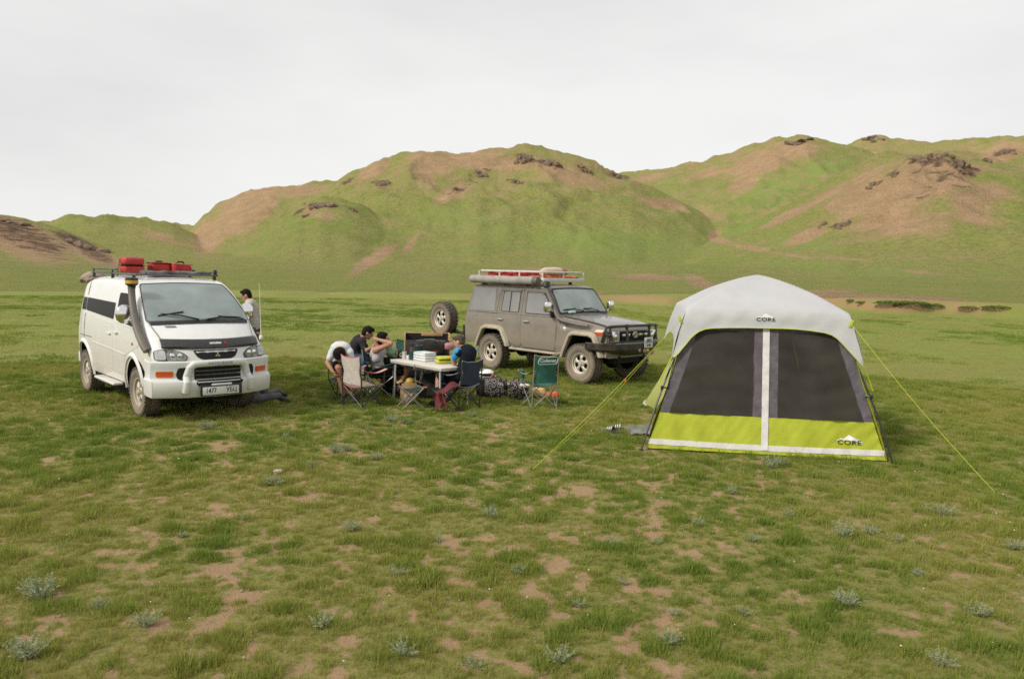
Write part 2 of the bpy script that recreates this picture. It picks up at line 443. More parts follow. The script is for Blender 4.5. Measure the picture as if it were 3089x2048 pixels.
def spots(px, py, lst):
    m_ = np.zeros_like(px)
    for (cx, cy, rx, ry, w, ang) in lst:
        ca, sa = math.cos(R(ang)), math.sin(R(ang))
        dx, dy = px - cx, py - cy
        u, q = (dx * ca + dy * sa) / rx, (-dx * sa + dy * ca) / ry
        m_ = np.maximum(m_, w * np.exp(-(u * u + q * q) ** 1.5))
    return m_
SOIL = [(860, 600, 75, 16, .9, -32), (950, 560, 40, 8, .8, -50), (1090, 365, 110, 26, .9, 8), (980, 400, 60, 40, .65, 60), (1300, 400, 120, 26, .8, 18), (1050, 445, 60, 22, .75, -20), (860, 395, 50, 16, .9, -30),
        (590, 470, 75, 45, .95, -35), (690, 440, 90, 18, .75, -5), (480, 545, 40, 50, .9, 30), (740, 490, 60, 20, .6, 10), (1530, 470, 70, 14, .9, 12), (1500, 412, 60, 10, .8, -10), (1640, 400, 60, 12, .8, -12),
        (1760, 375, 110, 30, .9, -15), (1840, 345, 60, 24, .9, 0), (1720, 420, 50, 30, .7, -30), (1650, 500, 40, 14, .6, 10), (1960, 450, 70, 10, .8, -28), (2000, 470, 110, 24, .8, -28), (2160, 400, 130, 40, .85, 12),
        (2060, 480, 70, 45, .9, -10), (1860, 545, 60, 14, .9, -20), (2280, 440, 80, 30, .7, 10), (2320, 350, 60, 26, .95, -15), (2160, 520, 60, 40, .6, 0), (1660, 555, 34, 8, 1, 10), (1730, 572, 45, 7, 1, 6),
        (1650, 542, 16, 10, 1, -30), (1830, 590, 60, 4, .8, 8), (1980, 600, 90, 4, .7, 5), (2130, 630, 60, 6, .7, 6), (1500, 640, 80, 8, .8, 2), (1240, 625, 90, 7, .8, 0), (1130, 635, 50, 5, .7, 0), (1620, 655, 50, 16, .75, 20),
        (1480, 690, 90, 10, .95, 2), (1330, 675, 70, 8, .8, 0), (60, 545, 90, 30, .9, 22), (190, 580, 70, 20, .9, 24), (20, 520, 60, 20, .6, 20), (380, 550, 90, 14, .6, 14), (2100, 690, 200, 8, .8, 3), (1930, 680, 90, 14, .6, 2),
        (1830, 492, 90, 9, 1, -26), (1930, 440, 80, 10, 1, -25), (2010, 402, 50, 9, 1, -28), (1990, 450, 120, 34, .95, -26), (40, 550, 150, 44, 1.0, 20), (230, 592, 60, 16, 1, 24), (2120, 430, 170, 46, .95, -14), (2250, 470, 90, 60, .7, 20), (2060, 520, 110, 34, .8, -12), (1120, 375, 150, 22, .9, 4), (1000, 375, 70, 26, .8, 20), (560, 490, 90, 50, .9, -38), (1980, 690, 60, 20, .5, 2), (1400, 688, 60, 8, .8, 0)]
ROCK_AND_SHADE = [(885, 424, 34, 9, 1, 6), (800, 420, 26, 7, .8, -30), (1215, 365, 34, 12, 1, 15), (1270, 378, 40, 9, .9, 18), (1190, 420, 30, 7, .9, 10), (1110, 398, 36, 8, .8, -10), (1060, 440, 30, 8, .7, -20), (1430, 407, 38, 6, 1, 10), (1350, 392, 36, 8, .8, 22),
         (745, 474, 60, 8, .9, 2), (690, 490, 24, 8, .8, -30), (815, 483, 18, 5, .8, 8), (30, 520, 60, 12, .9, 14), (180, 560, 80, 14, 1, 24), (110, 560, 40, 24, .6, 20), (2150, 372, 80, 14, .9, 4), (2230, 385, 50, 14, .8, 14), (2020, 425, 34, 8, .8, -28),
         (1940, 522, 40, 9, .9, 0), (2180, 400, 60, 12, .7, 10), (2060, 400, 24, 8, .8, -20), (2320, 352, 40, 10, .9, -10), (2290, 372, 24, 7, .8, 10), (2010, 322, 34, 6, .8, 0), (1850, 330, 60, 8, .6, 4), (2220, 430, 60, 20, .5, 10), (2300, 500, 60, 30, .35, 0), (2230, 400, 40, 10, .7, 15), (60, 545, 150, 40, .80, 22), (220, 585, 70, 20, .8, 24), (2170, 400, 130, 30, .62, 4), (2110, 450, 90, 30, .5, -14), (1240, 375, 110, 18, .6, 10), (1080, 420, 70, 20, .5, -10)]  # broad far-left spots: brown rock, darkened further to paint in cloud shade
LUSH = [(1600, 470, 120, 40, .6, 20), (1780, 445, 90, 34, 1, -24), (1900, 395, 70, 22, 1, -20), (1700, 530, 70, 12, .9, -18), (1400, 560, 200, 40, .7, 4), (1850, 560, 90, 12, .8, 8), (1100, 520, 140, 30, .5, 10), (2100, 705, 80, 8, 1, 1), (2280, 705, 90, 5, .9, 1), (200, 640, 160, 14, .6, 0), (1950, 620, 250, 18, .5, 4), (2060, 480, 30, 10, .6, 0), (1560, 420, 60, 12, .5, -8)]

fr = np.arange(R(-47), R(47) + 1e-6, R(0.15))
TH = np.concatenate([fr, np.linspace(R(47), R(360 - 47), 60)[1:-1]])
RR1 = np.concatenate([[0.4, 1.0, 1.7, 2.4, 3.0], 3.0 * (64 / 3.0) ** (np.arange(1, 331) / 330.0)])
RR2 = np.concatenate([64 * (1150 / 64.0) ** (np.arange(0, 331) / 330.0), [1400, 1900, 2800, 4000]])
def polar(name, RR, mat_, hub):
    r_, t_ = np.meshgrid(RR, TH, indexing='ij')
    x, y = r_ * np.sin(t_), r_ * np.cos(t_)
    z = terrain_h(x, y)
    V = np.stack([x, y, z], -1).reshape(-1, 3)
    n, k = len(TH), len(RR)
    i = np.arange(k - 1)[:, None]; j = np.arange(n)[None, :]; j2 = (j + 1) % n
    Q = np.stack([i * n + j, (i + 1) * n + j, (i + 1) * n + j2, i * n + j2], -1).reshape(-1, 4)
    me = bpy.data.meshes.new(name)
    nv = len(V) + (1 if hub else 0)
    if hub: V = np.vstack([V, [[0, 0, 0]]])
    me.vertices.add(nv); me.vertices.foreach_set('co', V.astype(np.float32).ravel())
    loops = Q.ravel(); starts = np.arange(0, len(loops), 4); tot = np.full(len(Q), 4)
    if hub:
        tri = np.stack([np.full(n, nv - 1), np.arange(n), (np.arange(n) + 1) % n], -1)
        starts = np.concatenate([starts, len(loops) + np.arange(0, 3 * n, 3)]); tot = np.concatenate([tot, np.full(n, 3)])
        loops = np.concatenate([loops, tri.ravel()])
    me.loops.add(len(loops)); me.loops.foreach_set('vertex_index', loops.astype(np.int32))
    me.polygons.add(len(starts)); me.polygons.foreach_set('loop_start', starts.astype(np.int32))
    me.polygons.foreach_set('use_smooth', np.ones(len(starts), bool))
    me.update(calc_edges=True); me.validate()
    px, py = project(V)
    front = V[:, 1] > 2
    rr = np.hypot(V[:, 0], V[:, 1]); th = np.arctan2(V[:, 0], V[:, 1])
    far = front & (rr > 56)
    so_, ro_, lu_ = [np.where(far, spots(px, py, L), 0) for L in (SOIL, ROCK_AND_SHADE, LUSH)]
    # the bare cut face of the little bank, strongest on the right
    e = edge_r(th) - 1.4 * (fbm(V[:, 0] * 0.22, V[:, 1] * 0.22, 5, 3) - 0.5) * 2
    bank = np.exp(-((rr - e - 1.1) / .62) ** 2) * (0.15 + 0.95 * nstep(0.10, 0.30, th)) * nstep(0.28, 0.5, fbm(V[:, 0] * 0.35, V[:, 1] * 0.35, 77, 3) + 0.10)
    track = np.exp(-((rr - (49 + 2.0 * np.sin(th * 7))) / 0.45) ** 2) * nstep(0.30, 0.40, th) * 0.9
    so_ = np.maximum.reduce([so_, bank * front, track * front])
    so_ = np.maximum(so_, np.where(far & (rr > 90), .34 * nstep(10, 50, V[:, 2]) + .28 * (fbm(V[:, 0] * .012, V[:, 1] * .012, 91, 4) - .45) * nstep(4, 18, V[:, 2]), 0))
    cov = np.where(rr < 63.9, cover_f(V[:, 0], V[:, 1]), nstep(64, 150, rr)) if hub else nstep(58, 150, rr)
    if hub: lu_ = nstep(13, 30, rr) * .75
    for nm, dat in (('soil', so_), ('rock', ro_), ('lush', lu_), ('cover', cov)):  # rock also carries the cloud shade painted on the far-left hill
        a = me.attributes.new(nm, 'FLOAT', 'POINT'); a.data.foreach_set('value', dat.astype(np.float32))
    me.materials.append(mat_)
    o = bpy.data.objects.new(name, me); C.objects.link(o)
    return tag(o, kind='structure')

def land_material(name, near):
    m_ = bpy.data.materials.new(name); m_.use_nodes = True
    t = m_.node_tree; b = t.nodes['Principled BSDF']; b.inputs['Roughness'].default_value = 0.95; b.inputs['Specular IOR Level'].default_value = 0.12
    tcx = N(t, 'ShaderNodeTexCoord')
    def noise(sc, det=5, ro=0.6, vec=None):
        n_ = N(t, 'ShaderNodeTexNoise'); n_.inputs['Scale'].default_value = sc; n_.inputs['Detail'].default_value = det; n_.inputs['Roughness'].default_value = ro
        t.links.new(vec or tcx.outputs['Object'], n_.inputs['Vector']); return n_.outputs['Fac']
    def attr(n_): a = N(t, 'ShaderNodeAttribute'); a.attribute_name = n_; return a.outputs['Fac']
    def rng_(v, a, c_): q = N(t, 'ShaderNodeMapRange'); q.inputs[1].default_value = a; q.inputs[2].default_value = c_; t.links.new(v, q.inputs[0]); return q.outputs[0]
    def mth(op, a, c_, cl=True):
        q = N(t, 'ShaderNodeMath', operation=op, use_clamp=cl)
        for k_, vv in enumerate((a, c_)):
            if isinstance(vv, (int, float)): q.inputs[k_].default_value = vv
            else: t.links.new(vv, q.inputs[k_])
        return q.outputs[0]
    def mixc(f, a, c_):
        q = N(t, 'ShaderNodeMix', data_type='RGBA')
        if isinstance(f, float): q.inputs[0].default_value = f
        else: t.links.new(f, q.inputs[0])
        for k_, vv in ((6, a), (7, c_)):
            if isinstance(vv, tuple): q.inputs[k_].default_value = (*vv, 1)
            else: t.links.new(vv, q.inputs[k_])
        return q.outputs[2]
    soil, rock, lush, cov = attr('soil'), attr('rock'), attr('lush'), attr('cover')
    if near:
        sl = mixc(rng_(noise(3.0), .3, .7), (.40, .268, .155), (.32, .215, .122))
        sl = mixc(rng_(noise(60, 3), .55, .75), sl, (.22, .145, .082))
        gr = mixc(rng_(noise(0.16, 4), .35, .65), (.250, .234, .070), (.285, .236, .088))
        gr = mixc(rng_(noise(1.1, 5), .38, .66), gr, (.205, .212, .058))
        gr = mixc(rng_(noise(26, 4), .44, .70), gr, (.130, .138, .036))
        gr = mixc(rng_(noise(9, 4), .54, .72), gr, (.30, .228, .100))
        gr = mixc(mth('MULTIPLY', lush, rng_(noise(.5, 4), .25, .6)), gr, (.195, .250, .052))
        f = mth('ADD', cov, mth('MULTIPLY', mth('SUBTRACT', noise(14, 4), .5, False), 1.3, False))
        col = mixc(rng_(f, .16, .62), sl, gr)
        col = mixc(mth('MULTIPLY', soil, rng_(noise(2.2), .25, .5)), col, (.31, .19, .105))
        bpn = noise(34, 6, .7); bs, bd = .9, .03
    else:
        gr = mixc(rng_(noise(0.016, 5), .38, .62), (.212, .245, .060), (.258, .255, .078))
        gr = mixc(rng_(noise(0.09, 6, .65), .42, .70), gr, (.305, .245, .112))
        gr = mixc(rng_(noise(0.75, 7, .72), .44, .70), gr, (.125, .165, .036))
        gr = mixc(mth('MULTIPLY', lush, .75), gr, (.190, .270, .060))
        gr = mixc(cov, mixc(rng_(noise(.16, 5), .38, .62), (.205, .245, .055), (.255, .250, .078)), gr)
        sl = mixc(rng_(noise(0.12, 6, .7), .35, .65), (.415, .275, .165), (.310, .205, .120))
        sl = mixc(rng_(noise(1.4, 6, .75), .50, .64), sl, (.190, .165, .060))
        f = mth('ADD', soil, mth('MULTIPLY', mth('SUBTRACT', noise(0.10, 7, .68), .5, False), 1.5, False))
        col = mixc(rng_(f, .26, .66), gr, sl)
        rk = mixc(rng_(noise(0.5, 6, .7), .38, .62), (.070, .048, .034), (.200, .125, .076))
        f2 = mth('ADD', mth('MULTIPLY', rock, 1.05), mth('MULTIPLY', mth('SUBTRACT', noise(0.22, 7, .72), .5, False), 2.2, False))  # rock mask, including the shade painted into the far-left hill
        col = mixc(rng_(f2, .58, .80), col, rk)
        bpn = noise(0.35, 10, .74); bs, bd = .8, 1.8
    t.links.new(col, b.inputs['Base Color'])
    bp = N(t, 'ShaderNodeBump'); bp.inputs['Strength'].default_value = bs; bp.inputs['Distance'].default_value = bd
    t.links.new(bpn, bp.inputs['Height']); t.links.new(bp.outputs[0], b.inputs['Normal'])
    return m_
ground = polar('ground', RR1, land_material('meadow_soil', True), True)
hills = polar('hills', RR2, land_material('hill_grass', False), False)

def on_land(px, py, r0=56.0):                    # where the sight line through a 2365-wide pixel meets the land
    d = ray(px * K, py * K); dh = math.hypot(d.x, d.y)
    rs = np.linspace(r0, 1100, 5200)
    x, y, z = d.x / dh * rs, d.y / dh * rs, CAM_H + d.z / dh * rs
    hit = np.nonzero(terrain_h(x, y) >= z)[0]
    if len(hit) == 0:
        gap = z - terrain_h(x, y); i = int(np.argmin(gap))
    else: i = int(hit[0])
    return Vector((x[i], y[i], float(terrain_h(x[i:i + 1], y[i:i + 1])[0])))

# crags on the hills: every crag a thing of its own
M_crag = material('crag_rock', (.085, .065, .048), .95, var=.6, vscale=.6, col2=(.23, .155, .10), bump=.8, bscale=1.5)
def crag(px, py, wpx, hpx, n, seed):
    p = on_land(px, py); dist = math.hypot(p.x, p.y); s = dist / (CAM_F / K)
    r_ = random.Random(seed); mb = MB()
    for i in range(int(n * 1.6)):
        bmx = bmesh.new(); bmesh.ops.create_icosphere(bmx, subdivisions=2, radius=1.0)
        a = r_.uniform(.5, 1.1)
        w, h = wpx * s * .46 * a / n ** .5, hpx * s * .62 * a
        ph = [r_.uniform(0, 50) for _ in range(3)]
        for v in bmx.verts:
            q = v.co * 1.7
            k_ = .72 + .62 * float(vnoise(q.x + ph[0], q.y + q.z * 1.3 + ph[1], seed)) + .25 * float(vnoise(q.x * 2.6 + ph[2], q.z * 2.6 + q.y, seed + 5))
            v.co *= k_
        off = Vector((r_.uniform(-1, 1) * wpx * s * .46, r_.uniform(-1, 1) * wpx * s * .30, 0)) if i else Vector((0, 0, 0))
        c_ = Vector((p.x + off.x, p.y + off.y, 0)); c_.z = float(terrain_h(np.array([c_.x]), np.array([c_.y]))[0]) + h * .02
        mb.bm(bmx, 0, Matrix.Translation(c_ - p) @ Euler((r_.uniform(-.35, .35), r_.uniform(-.35, .35), r_.uniform(0, 6))).to_matrix().to_4x4() @ Matrix.Diagonal((w, w * r_.uniform(.6, 1), h, 1)))
    o = mb.build('rock_outcrop', M_crag, None, ang=25); o.location = p
    return o
CR = [(885, 424, 40, 10, 7, 'dark rock outcrop standing alone on the green left flank of the central hill'),
      (1212, 362, 44, 14, 9, 'broad dark crag just below the rounded top of the central hill'),
      (1275, 374, 50, 10, 8, 'line of dark rocks sloping down beside the summit crag of the central hill'),
      (1195, 420, 24, 9, 5, 'small dark outcrop under the summit crag of the central hill'),
      (1110, 402, 34, 8, 5, 'low brown outcrop in the bare saddle of the central hill'),
      (1062, 438, 30, 8, 5, 'brown outcrop at the lower edge of the bare saddle on the central hill'),
      (1425, 408, 50, 9, 9, 'dark rocky rib at the right end of the central hill crest'),
      (1350, 392, 34, 8, 6, 'dark rocks halfway down the right crest of the central hill'),
      (742, 474, 70, 8, 9, 'low dark crag along the top of the grassy spur left of the central hill'),
      (815, 484, 18, 5, 4, 'small dark rock at the right end of the grassy spur'),
      (200, 570, 90, 12, 10, 'long dark rocky edge running down the near left hill'),
      (30, 514, 60, 8, 6, 'dark rocks along the top of the near left hill'),
      (2140, 366, 70, 12, 9, 'dark crag capping the near right hill'),
      (2215, 380, 50, 12, 7, 'dark rocks stepping down right of the cap of the near right hill'),
      (2185, 405, 34, 10, 5, 'dark outcrop below the cap of the near right hill'),
      (2015, 426, 34, 9, 5, 'brown outcrop on the left crest of the near right hill'),
      (2065, 405, 22, 8, 4, 'small outcrop on the upper left crest of the near right hill'),
      (1895, 522, 22, 9, 4, 'reddish outcrop low on the left slope of the near right hill'),
      (1950, 520, 26, 12, 5, 'taller reddish outcrop low on the slope of the near right hill'),
      (2325, 352, 30, 10, 5, 'dark crag on the bare knoll behind the near right hill'),
      (2284, 370, 22, 7, 4, 'small dark crag left of the bare knoll behind the near right hill'),
      (2015, 321, 40, 6, 5, 'dark rocks on the top of the far right ridge'),
      (1850, 326, 60, 6, 6, 'brown rocks along the top of the rounded right middle hill')]
for i, (px, py, w, h, n, lab) in enumerate(CR):
    tag(crag(px, py + 3, w, h, n, 300 + i), lab, 'rock outcrop', 'rock outcrops on the hills')
# pale boulder on the meadow behind the van
pb = on_land(208, 653, 40)
mb = MB(); bmx = bmesh.new(); bmesh.ops.create_icosphere(bmx, subdivisions=4, radius=1.0)
for v in bmx.verts:
    q = v.co * 1.4
    v.co *= .78 + .34 * float(vnoise(q.x + 3, q.y + q.z * 1.2, 8)) + .10 * float(vnoise(q.x * 4, q.z * 4 + q.y, 9))
mb.bm(bmx, 0, Matrix.Diagonal((1.05, .8, .62, 1)))
o = mb.build('boulder', material('pale_boulder', (.34, .27, .22), .9, var=.35, vscale=1.2, bump=.5, bscale=6), None, ang=0, loc=(pb.x + .25, pb.y, pb.z + .36))
tag(o, 'pale pinkish boulder on the meadow behind the white van', 'boulder')
# ================================================================== VEHICLES
DUST = (.40, .33, .25)
M_white = material('white_paint', (.74, .76, .765), .28, coat=.6, dust=(.46, .38, .28), dust_lo=.40, dust_hi=1.35, dust_amt=.48)
M_whitebump = material('white_bumper_paint', (.70, .72, .715), .35, coat=.3, dust=(.46, .42, .34), dust_lo=.30, dust_hi=.75, dust_amt=.50)
M_glass = material('dark_tinted_glass', (.016, .015, .013), .12, spec=.06, ior=1.25)
M_screen = material('windscreen_glass', (.21, .275, .255), .06, spec=.9, ior=1.8, var=.55, vscale=2.2, col2=(.11, .145, .135))
M_sidegl = material('dusty_side_glass', (.19, .195, .20), .22, spec=.8, ior=1.6, var=.4, vscale=2.0, col2=(.12, .125, .13), dust=(.30, .28, .26), dust_lo=1.30, dust_hi=1.9, dust_amt=.35)
M_black = material('black_plastic', (.018, .018, .018), .5, var=.3, vscale=20)
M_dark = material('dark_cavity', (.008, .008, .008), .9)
M_rubber = material('seal_rubber', (.03, .03, .03), .7)
M_tyre = material('tyre_rubber', (.055, .048, .042), .9, dust=(.34, .275, .20), dust_lo=-.6, dust_hi=.6, dust_amt=.75)
M_tyred = material('tyre_tread', (.05, .045, .04), .9, var=.4, vscale=20, col2=(.16, .13, .10))
M_rim = material('dusty_alloy', (.56, .54, .48), .4, metal=.35, dust=(.40, .33, .23), dust_lo=-.5, dust_hi=.6, dust_amt=.6)
M_alloy = material('silver_alloy', (.62, .60, .54), .35, metal=.4, dust=(.42, .34, .24), dust_lo=-.6, dust_hi=.6, dust_amt=.45)
M_chrome = material('chrome', (.78, .78, .78), .12, metal=1.0)
M_lens = material('headlamp_lens', (.55, .57, .57), .08, spec=.9, ior=1.6, var=.5, vscale=12, col2=(.28, .29, .29))
M_vlens = material('smoked_headlamp_lens', (.30, .31, .31), .06, spec=.8, ior=1.5, var=.8, vscale=16, col2=(.04, .042, .042))
M_orange = material('amber_lens', (.62, .10, .02), .2, spec=.7, var=.35, vscale=40)
M_red = material('red_lens', (.40, .02, .015), .25)
M_mirrorgl = material('mirror_glass', (.5, .5, .5), .03, metal=1.0)
M_plate = material('plate_white', (.68, .69, .66), .45, var=.12, vscale=10)
M_ink = material('black_ink', (.015, .015, .015), .6)
M_badge_white = material('badge_white', (.75, .75, .75), .5)
M_greytxt = material('grey_badge', (.20, .20, .19), .5)
M_yell = material('amber_band', (.55, .34, .05), .35)
M_rack = material('dark_rack_steel', (.06, .065, .06), .5, var=.4, vscale=12, col2=(.14, .14, .12))
M_grey = material('grey_plastic', (.085, .083, .075), .5, dust=DUST, dust_lo=.3, dust_hi=2.0, dust_amt=.28)

# ---------------------------------------------------------------- wheels (axis along local y, outer face towards -y)
def wheel(name, parent, pos, rad, w, rimr, spokes, side, mat_rim, lugs=34, knob=.016, label=None):
    """side -1: outer face looks to -y"""
    e = empty(name, pos); e.parent = parent
    if label: e['label'] = label
    rot = Matrix.Rotation(R(90), 4, 'X')         # lathe z -> -y
    flip = Matrix.Scale(1, 4) if side < 0 else Matrix.Rotation(math.pi, 4, 'Z')
    Mx = flip @ rot
    h = w / 2
    t = MB()
    rb = rad - knob
    prof = [(rimr - .005, -h * .86), (rimr + .02, -h * .98), (rb - .055, -h * 1.06), (rb - .02, -h * .98), (rb, -h * .82), (rb, h * .82), (rb - .02, h * .98), (rb - .055, h * 1.06), (rimr + .02, h * .98), (rimr - .005, h * .86)]
    t.lathe(prof, 56, 0, Mx, cap=False)
    t.lathe([(rimr + .055, h * 1.045), (rimr + .062, h * 1.075), (rimr + .072, h * 1.045)], 48, 0, Mx, cap=False)   # sidewall ring
    ty = t.build('tyre', M_tyre, e, ang=40)
    tr = MB()
    for i in range(lugs):
        a = 2 * math.pi * i / lugs
        for (zz, da, ww, ln) in ((h * .80, 0, .05, .75), (-h * .80, .5, .05, .75), (h * .28, .25, .045, .6), (-h * .28, .75, .045, .6)):
            aa = a + da * 2 * math.pi / lugs
            rm = Matrix.Rotation(aa, 4, 'Z') @ Matrix.Translation((rb + knob * .35, 0, zz))
            tr.box((0, 0, 0), (knob * 1.5, 2 * math.pi * rb / lugs * ln, ww * w / .24), M=Mx @ rm)
        for zz in (h * .96, -h * .96):            # shoulder blocks
            aa = a + (.0 if zz > 0 else .5) * 2 * math.pi / lugs
            tr.box((0, 0, 0), (.042, 2 * math.pi * rb / lugs * .55, .014), M=Mx @ Matrix.Rotation(aa, 4, 'Z') @ Matrix.Translation((rb - .012, 0, zz)))
    tg = tr.build('tread', M_tyred, e, ang=0); tg['kind'] = 'stuff'
    rm = MB()
    rm.lathe([(rimr, -h * .8), (rimr, h * .55), (rimr + .012, h * .80), (rimr + .014, h * .88), (rimr - .004, h * .90), (rimr - .016, h * .84), (rimr - .020, h * .5)], 48, 0, Mx, cap=False)
    dz = h * .62
    ri, ro = rimr * .30, rimr - .018
    rm.lathe([(0.0, dz + .034), (.030, dz + .034), (.036, dz + .028), (.040, dz + .010), (ri, dz + .012), (ri + .02, dz - .01), (ri, dz - .03)], 32, 0, Mx, cap=False)
    for i in range(spokes):
        a0 = 2 * math.pi * i / spokes + .3
        P = []
        for q in range(7):
            u = q / 6; r_ = ri + (ro - ri) * u
            ws = (.58 - .12 * math.sin(u * math.pi)) * (math.pi / spokes) if spokes <= 5 else (.62 - .10 * math.sin(u * math.pi)) * (math.pi / spokes)
            if u > .8: ws *= 1 + (u - .8) * 3.0
            zz = dz + .012 * (1 - u) - .012 * u + .014 * math.sin(u * math.pi)
            P.append([(r_ * math.cos(a0 + k_ * ws), r_ * math.sin(a0 + k_ * ws), zz - .018 * abs(k_) ** 3) for k_ in (1, .75, .3, -.3, -.75, -1)])
        rm.grid(P, 0, .028, Mx)
        ln = Matrix.Rotation(a0 + math.pi / spokes, 4, 'Z') @ Matrix.Translation((rimr * .24, 0, dz + .012))
        rm.lathe([(.011, 0), (.011, .012), (.006, .016), (0, .016)], 8, 0, Mx @ ln)      # wheel nuts
    # outer ring joining the spokes
    rm.lathe([(ro - .022, dz - .012), (ro - .01, dz - .004), (rimr - .002, dz + .004)], 48, 0, Mx, cap=False)
    rm.build('rim', mat_rim, e, ang=40)
    hb = MB(); hb.lathe([(0, dz - .055), (rimr - .005, dz - .055), (rimr - .005, -h * .7), (0, -h * .7)], 32, 0, Mx, cap=False)
    hb.build('brake_drum', M_dark, e)
    return e

def loft_body(stations, sec, tw):
    """stations: x list; sec(x) -> list of (y, z) from bottom centre round the right side to top centre (y >= 0, mirrored)"""
    mb = MB(); rings = []
    for x in stations:
        s = sec(x); full = [(-y, z) for (y, z) in s] + [(y, z) for (y, z) in s[::-1][1:-1]]
        rings.append([tw(x, y, z) for (y, z) in full])
    k = len(rings[0]); v = [p for r_ in rings for p in r_]; f = []
    for i in range(len(rings) - 1):
        for j in range(k):
            j2 = (j + 1) % k
            f.append((i * k + j, i * k + j2, (i + 1) * k + j2, (i + 1) * k + j))
    f.append(tuple(range(k))[::-1]); f.append(tuple((len(rings) - 1) * k + j for j in range(k)))
    mb.add(v, f); return mb
def cut(ob, cutters):
    """boolean difference, applied"""
    for c_ in cutters:
        c_.parent = ob.parent
        md = ob.modifiers.new('cut', 'BOOLEAN'); md.operation = 'DIFFERENCE'; md.solver = 'EXACT'; md.object = c_; md.material_mode = 'TRANSFER'
    dg = bpy.context.evaluated_depsgraph_get()
    me = bpy.data.meshes.new_from_object(ob.evaluated_get(dg))
    me.name = ob.name
    ob.modifiers.clear(); old = ob.data; ob.data = me; bpy.data.meshes.remove(old)
    for c_ in cutters: bpy.data.objects.remove(c_)
    me.polygons.foreach_set('use_smooth', [True] * len(me.polygons)); me.set_sharp_from_angle(angle=R(32))
def cyl_cutter(x, z, r, y0, y1, flat=1.0, box=None):
    mb = MB(); n = 40
    v = [(x + r * math.cos(2 * math.pi * i / n) * flat, y, z + r * math.sin(2 * math.pi * i / n)) for y in (y0, y1) for i in range(n)]
    f = [(i, (i + 1) % n, n + (i + 1) % n, n + i) for i in range(n)] + [tuple(range(n))[::-1], tuple(range(n, 2 * n))]
    mb.add(v, f); return mb.build('cutter', M_dark)
def prism_cutter(poly, y0, y1):
    mb = MB(); n = len(poly)
    v = [(p[0], y, p[1]) for y in (y0, y1) for p in poly]
    f = [(i, (i + 1) % n, n + (i + 1) % n, n + i) for i in range(n)] + [tuple(range(n))[::-1], tuple(range(n, 2 * n))]
    mb.add(v, f); return mb.build('cutter', M_dark)

# ================================================================== white van
van = empty('van', (-4.8555, 12.0711, 0), R(-48.14),
            'white high-roofed van with dusty sides, black snorkel and red bags on its roof rack', 'van')
V_TOP = [(-3.42, 1.25), (-3.38, 1.45), (-3.30, 1.66), (-3.18, 1.85), (-3.02, 1.955), (-2.75, 2.00), (-2.2, 2.03), (-1.5, 2.035), (-1.0, 2.02), (-.72, 2.0), (-.55, 1.97), (-.42, 1.915), (-.25, 1.83), (0.0, 1.69), (.2, 1.56), (.38, 1.425), (.44, 1.385),
         (.60, 1.275), (.76, 1.155), (.86, 1.075), (.915, 1.00), (.945, .90), (.955, .80)]
V_SIDE = [(.30, .74), (.40, .80), (.52, .828), (.75, .842), (.86, .846), (1.05, .842), (1.30, .822), (1.60, .775), (1.80, .735), (1.90, .705), (2.05, .655)]
def v_plan(x):                                   # narrowing of the plan towards nose and tail
    return 1 - .035 * sstep(.1, .95, x) - .06 * sstep(-2.9, -3.42, x)
def v_bow(x, y):
    k = .02 + .26 * sstep(-.8, .95, x) if x > -.8 else .02 * 0
    return x - (.26 * sstep(-.9, .95, x)) * (abs(y) / .84) ** 2.3 + (.10 * sstep(-2.9, -3.42, x)) * (abs(y) / .8) ** 3
def v_halfw(z, x): return lerp_tab(V_SIDE, z) * v_plan(x)
def v_sec(x):
    zt = lerp_tab(V_TOP, x); zb = .40 - .04 * sstep(.3, .8, x)
    r = .05 + .11 * sstep(-.4, -1.2, x) if x < 0 else .05 + .05 * sstep(0, .5, x)
    pts = [(0, zb), (.5, zb), (.70, zb + .01)]
    zs = [zb + .03]; n = 13
    for i in range(n): zs.append(zb + .08 + (zt - r - zb - .08) * i / (n - 1))
    for z in zs: pts.append((v_halfw(z, x), z))
    y1 = v_halfw(zt - r, x); ye = v_halfw(zt, x)
    for i in range(1, 6):
        a = R(90 * i / 5)
        pts.append((y1 - r * 1.5 * (1 - math.cos(a)) - (y1 - ye) * math.sin(a) * 0, zt - r + r * math.sin(a) * .93))
    yl = pts[-1][0]; crown = .035 if x < .5 else .02
    for q in (.8, .6, .4, .2, 0): pts.append((yl * q, zt - .07 * r + (crown) * (1 - q * q) * .7))
    return pts
xs = [-3.42, -3.40, -3.36, -3.30, -3.24, -3.18, -3.10, -3.02, -2.9, -2.75, -2.5, -2.2, -1.9, -1.6, -1.3, -1.0, -.85, -.72, -.62, -.55, -.48, -.42, -.33, -.25, -.12, 0, .1, .2, .3, .38, .44, .52, .60, .68, .76, .81, .86, .89, .915, .93, .945, .955]
mb = loft_body(xs, v_sec, lambda x, y, z: (v_bow(x, y), y, z))
body = mb.build('body', M_white, van)
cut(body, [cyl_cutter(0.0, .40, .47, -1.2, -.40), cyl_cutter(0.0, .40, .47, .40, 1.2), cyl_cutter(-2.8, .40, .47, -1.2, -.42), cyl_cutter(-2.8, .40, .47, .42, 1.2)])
def v_side(s):                                   # s = -1 right side, +1 left side
    def fn(x, z, off): return (v_bow(x, .82), s * (v_halfw(z, x) + off), z)
    return fn
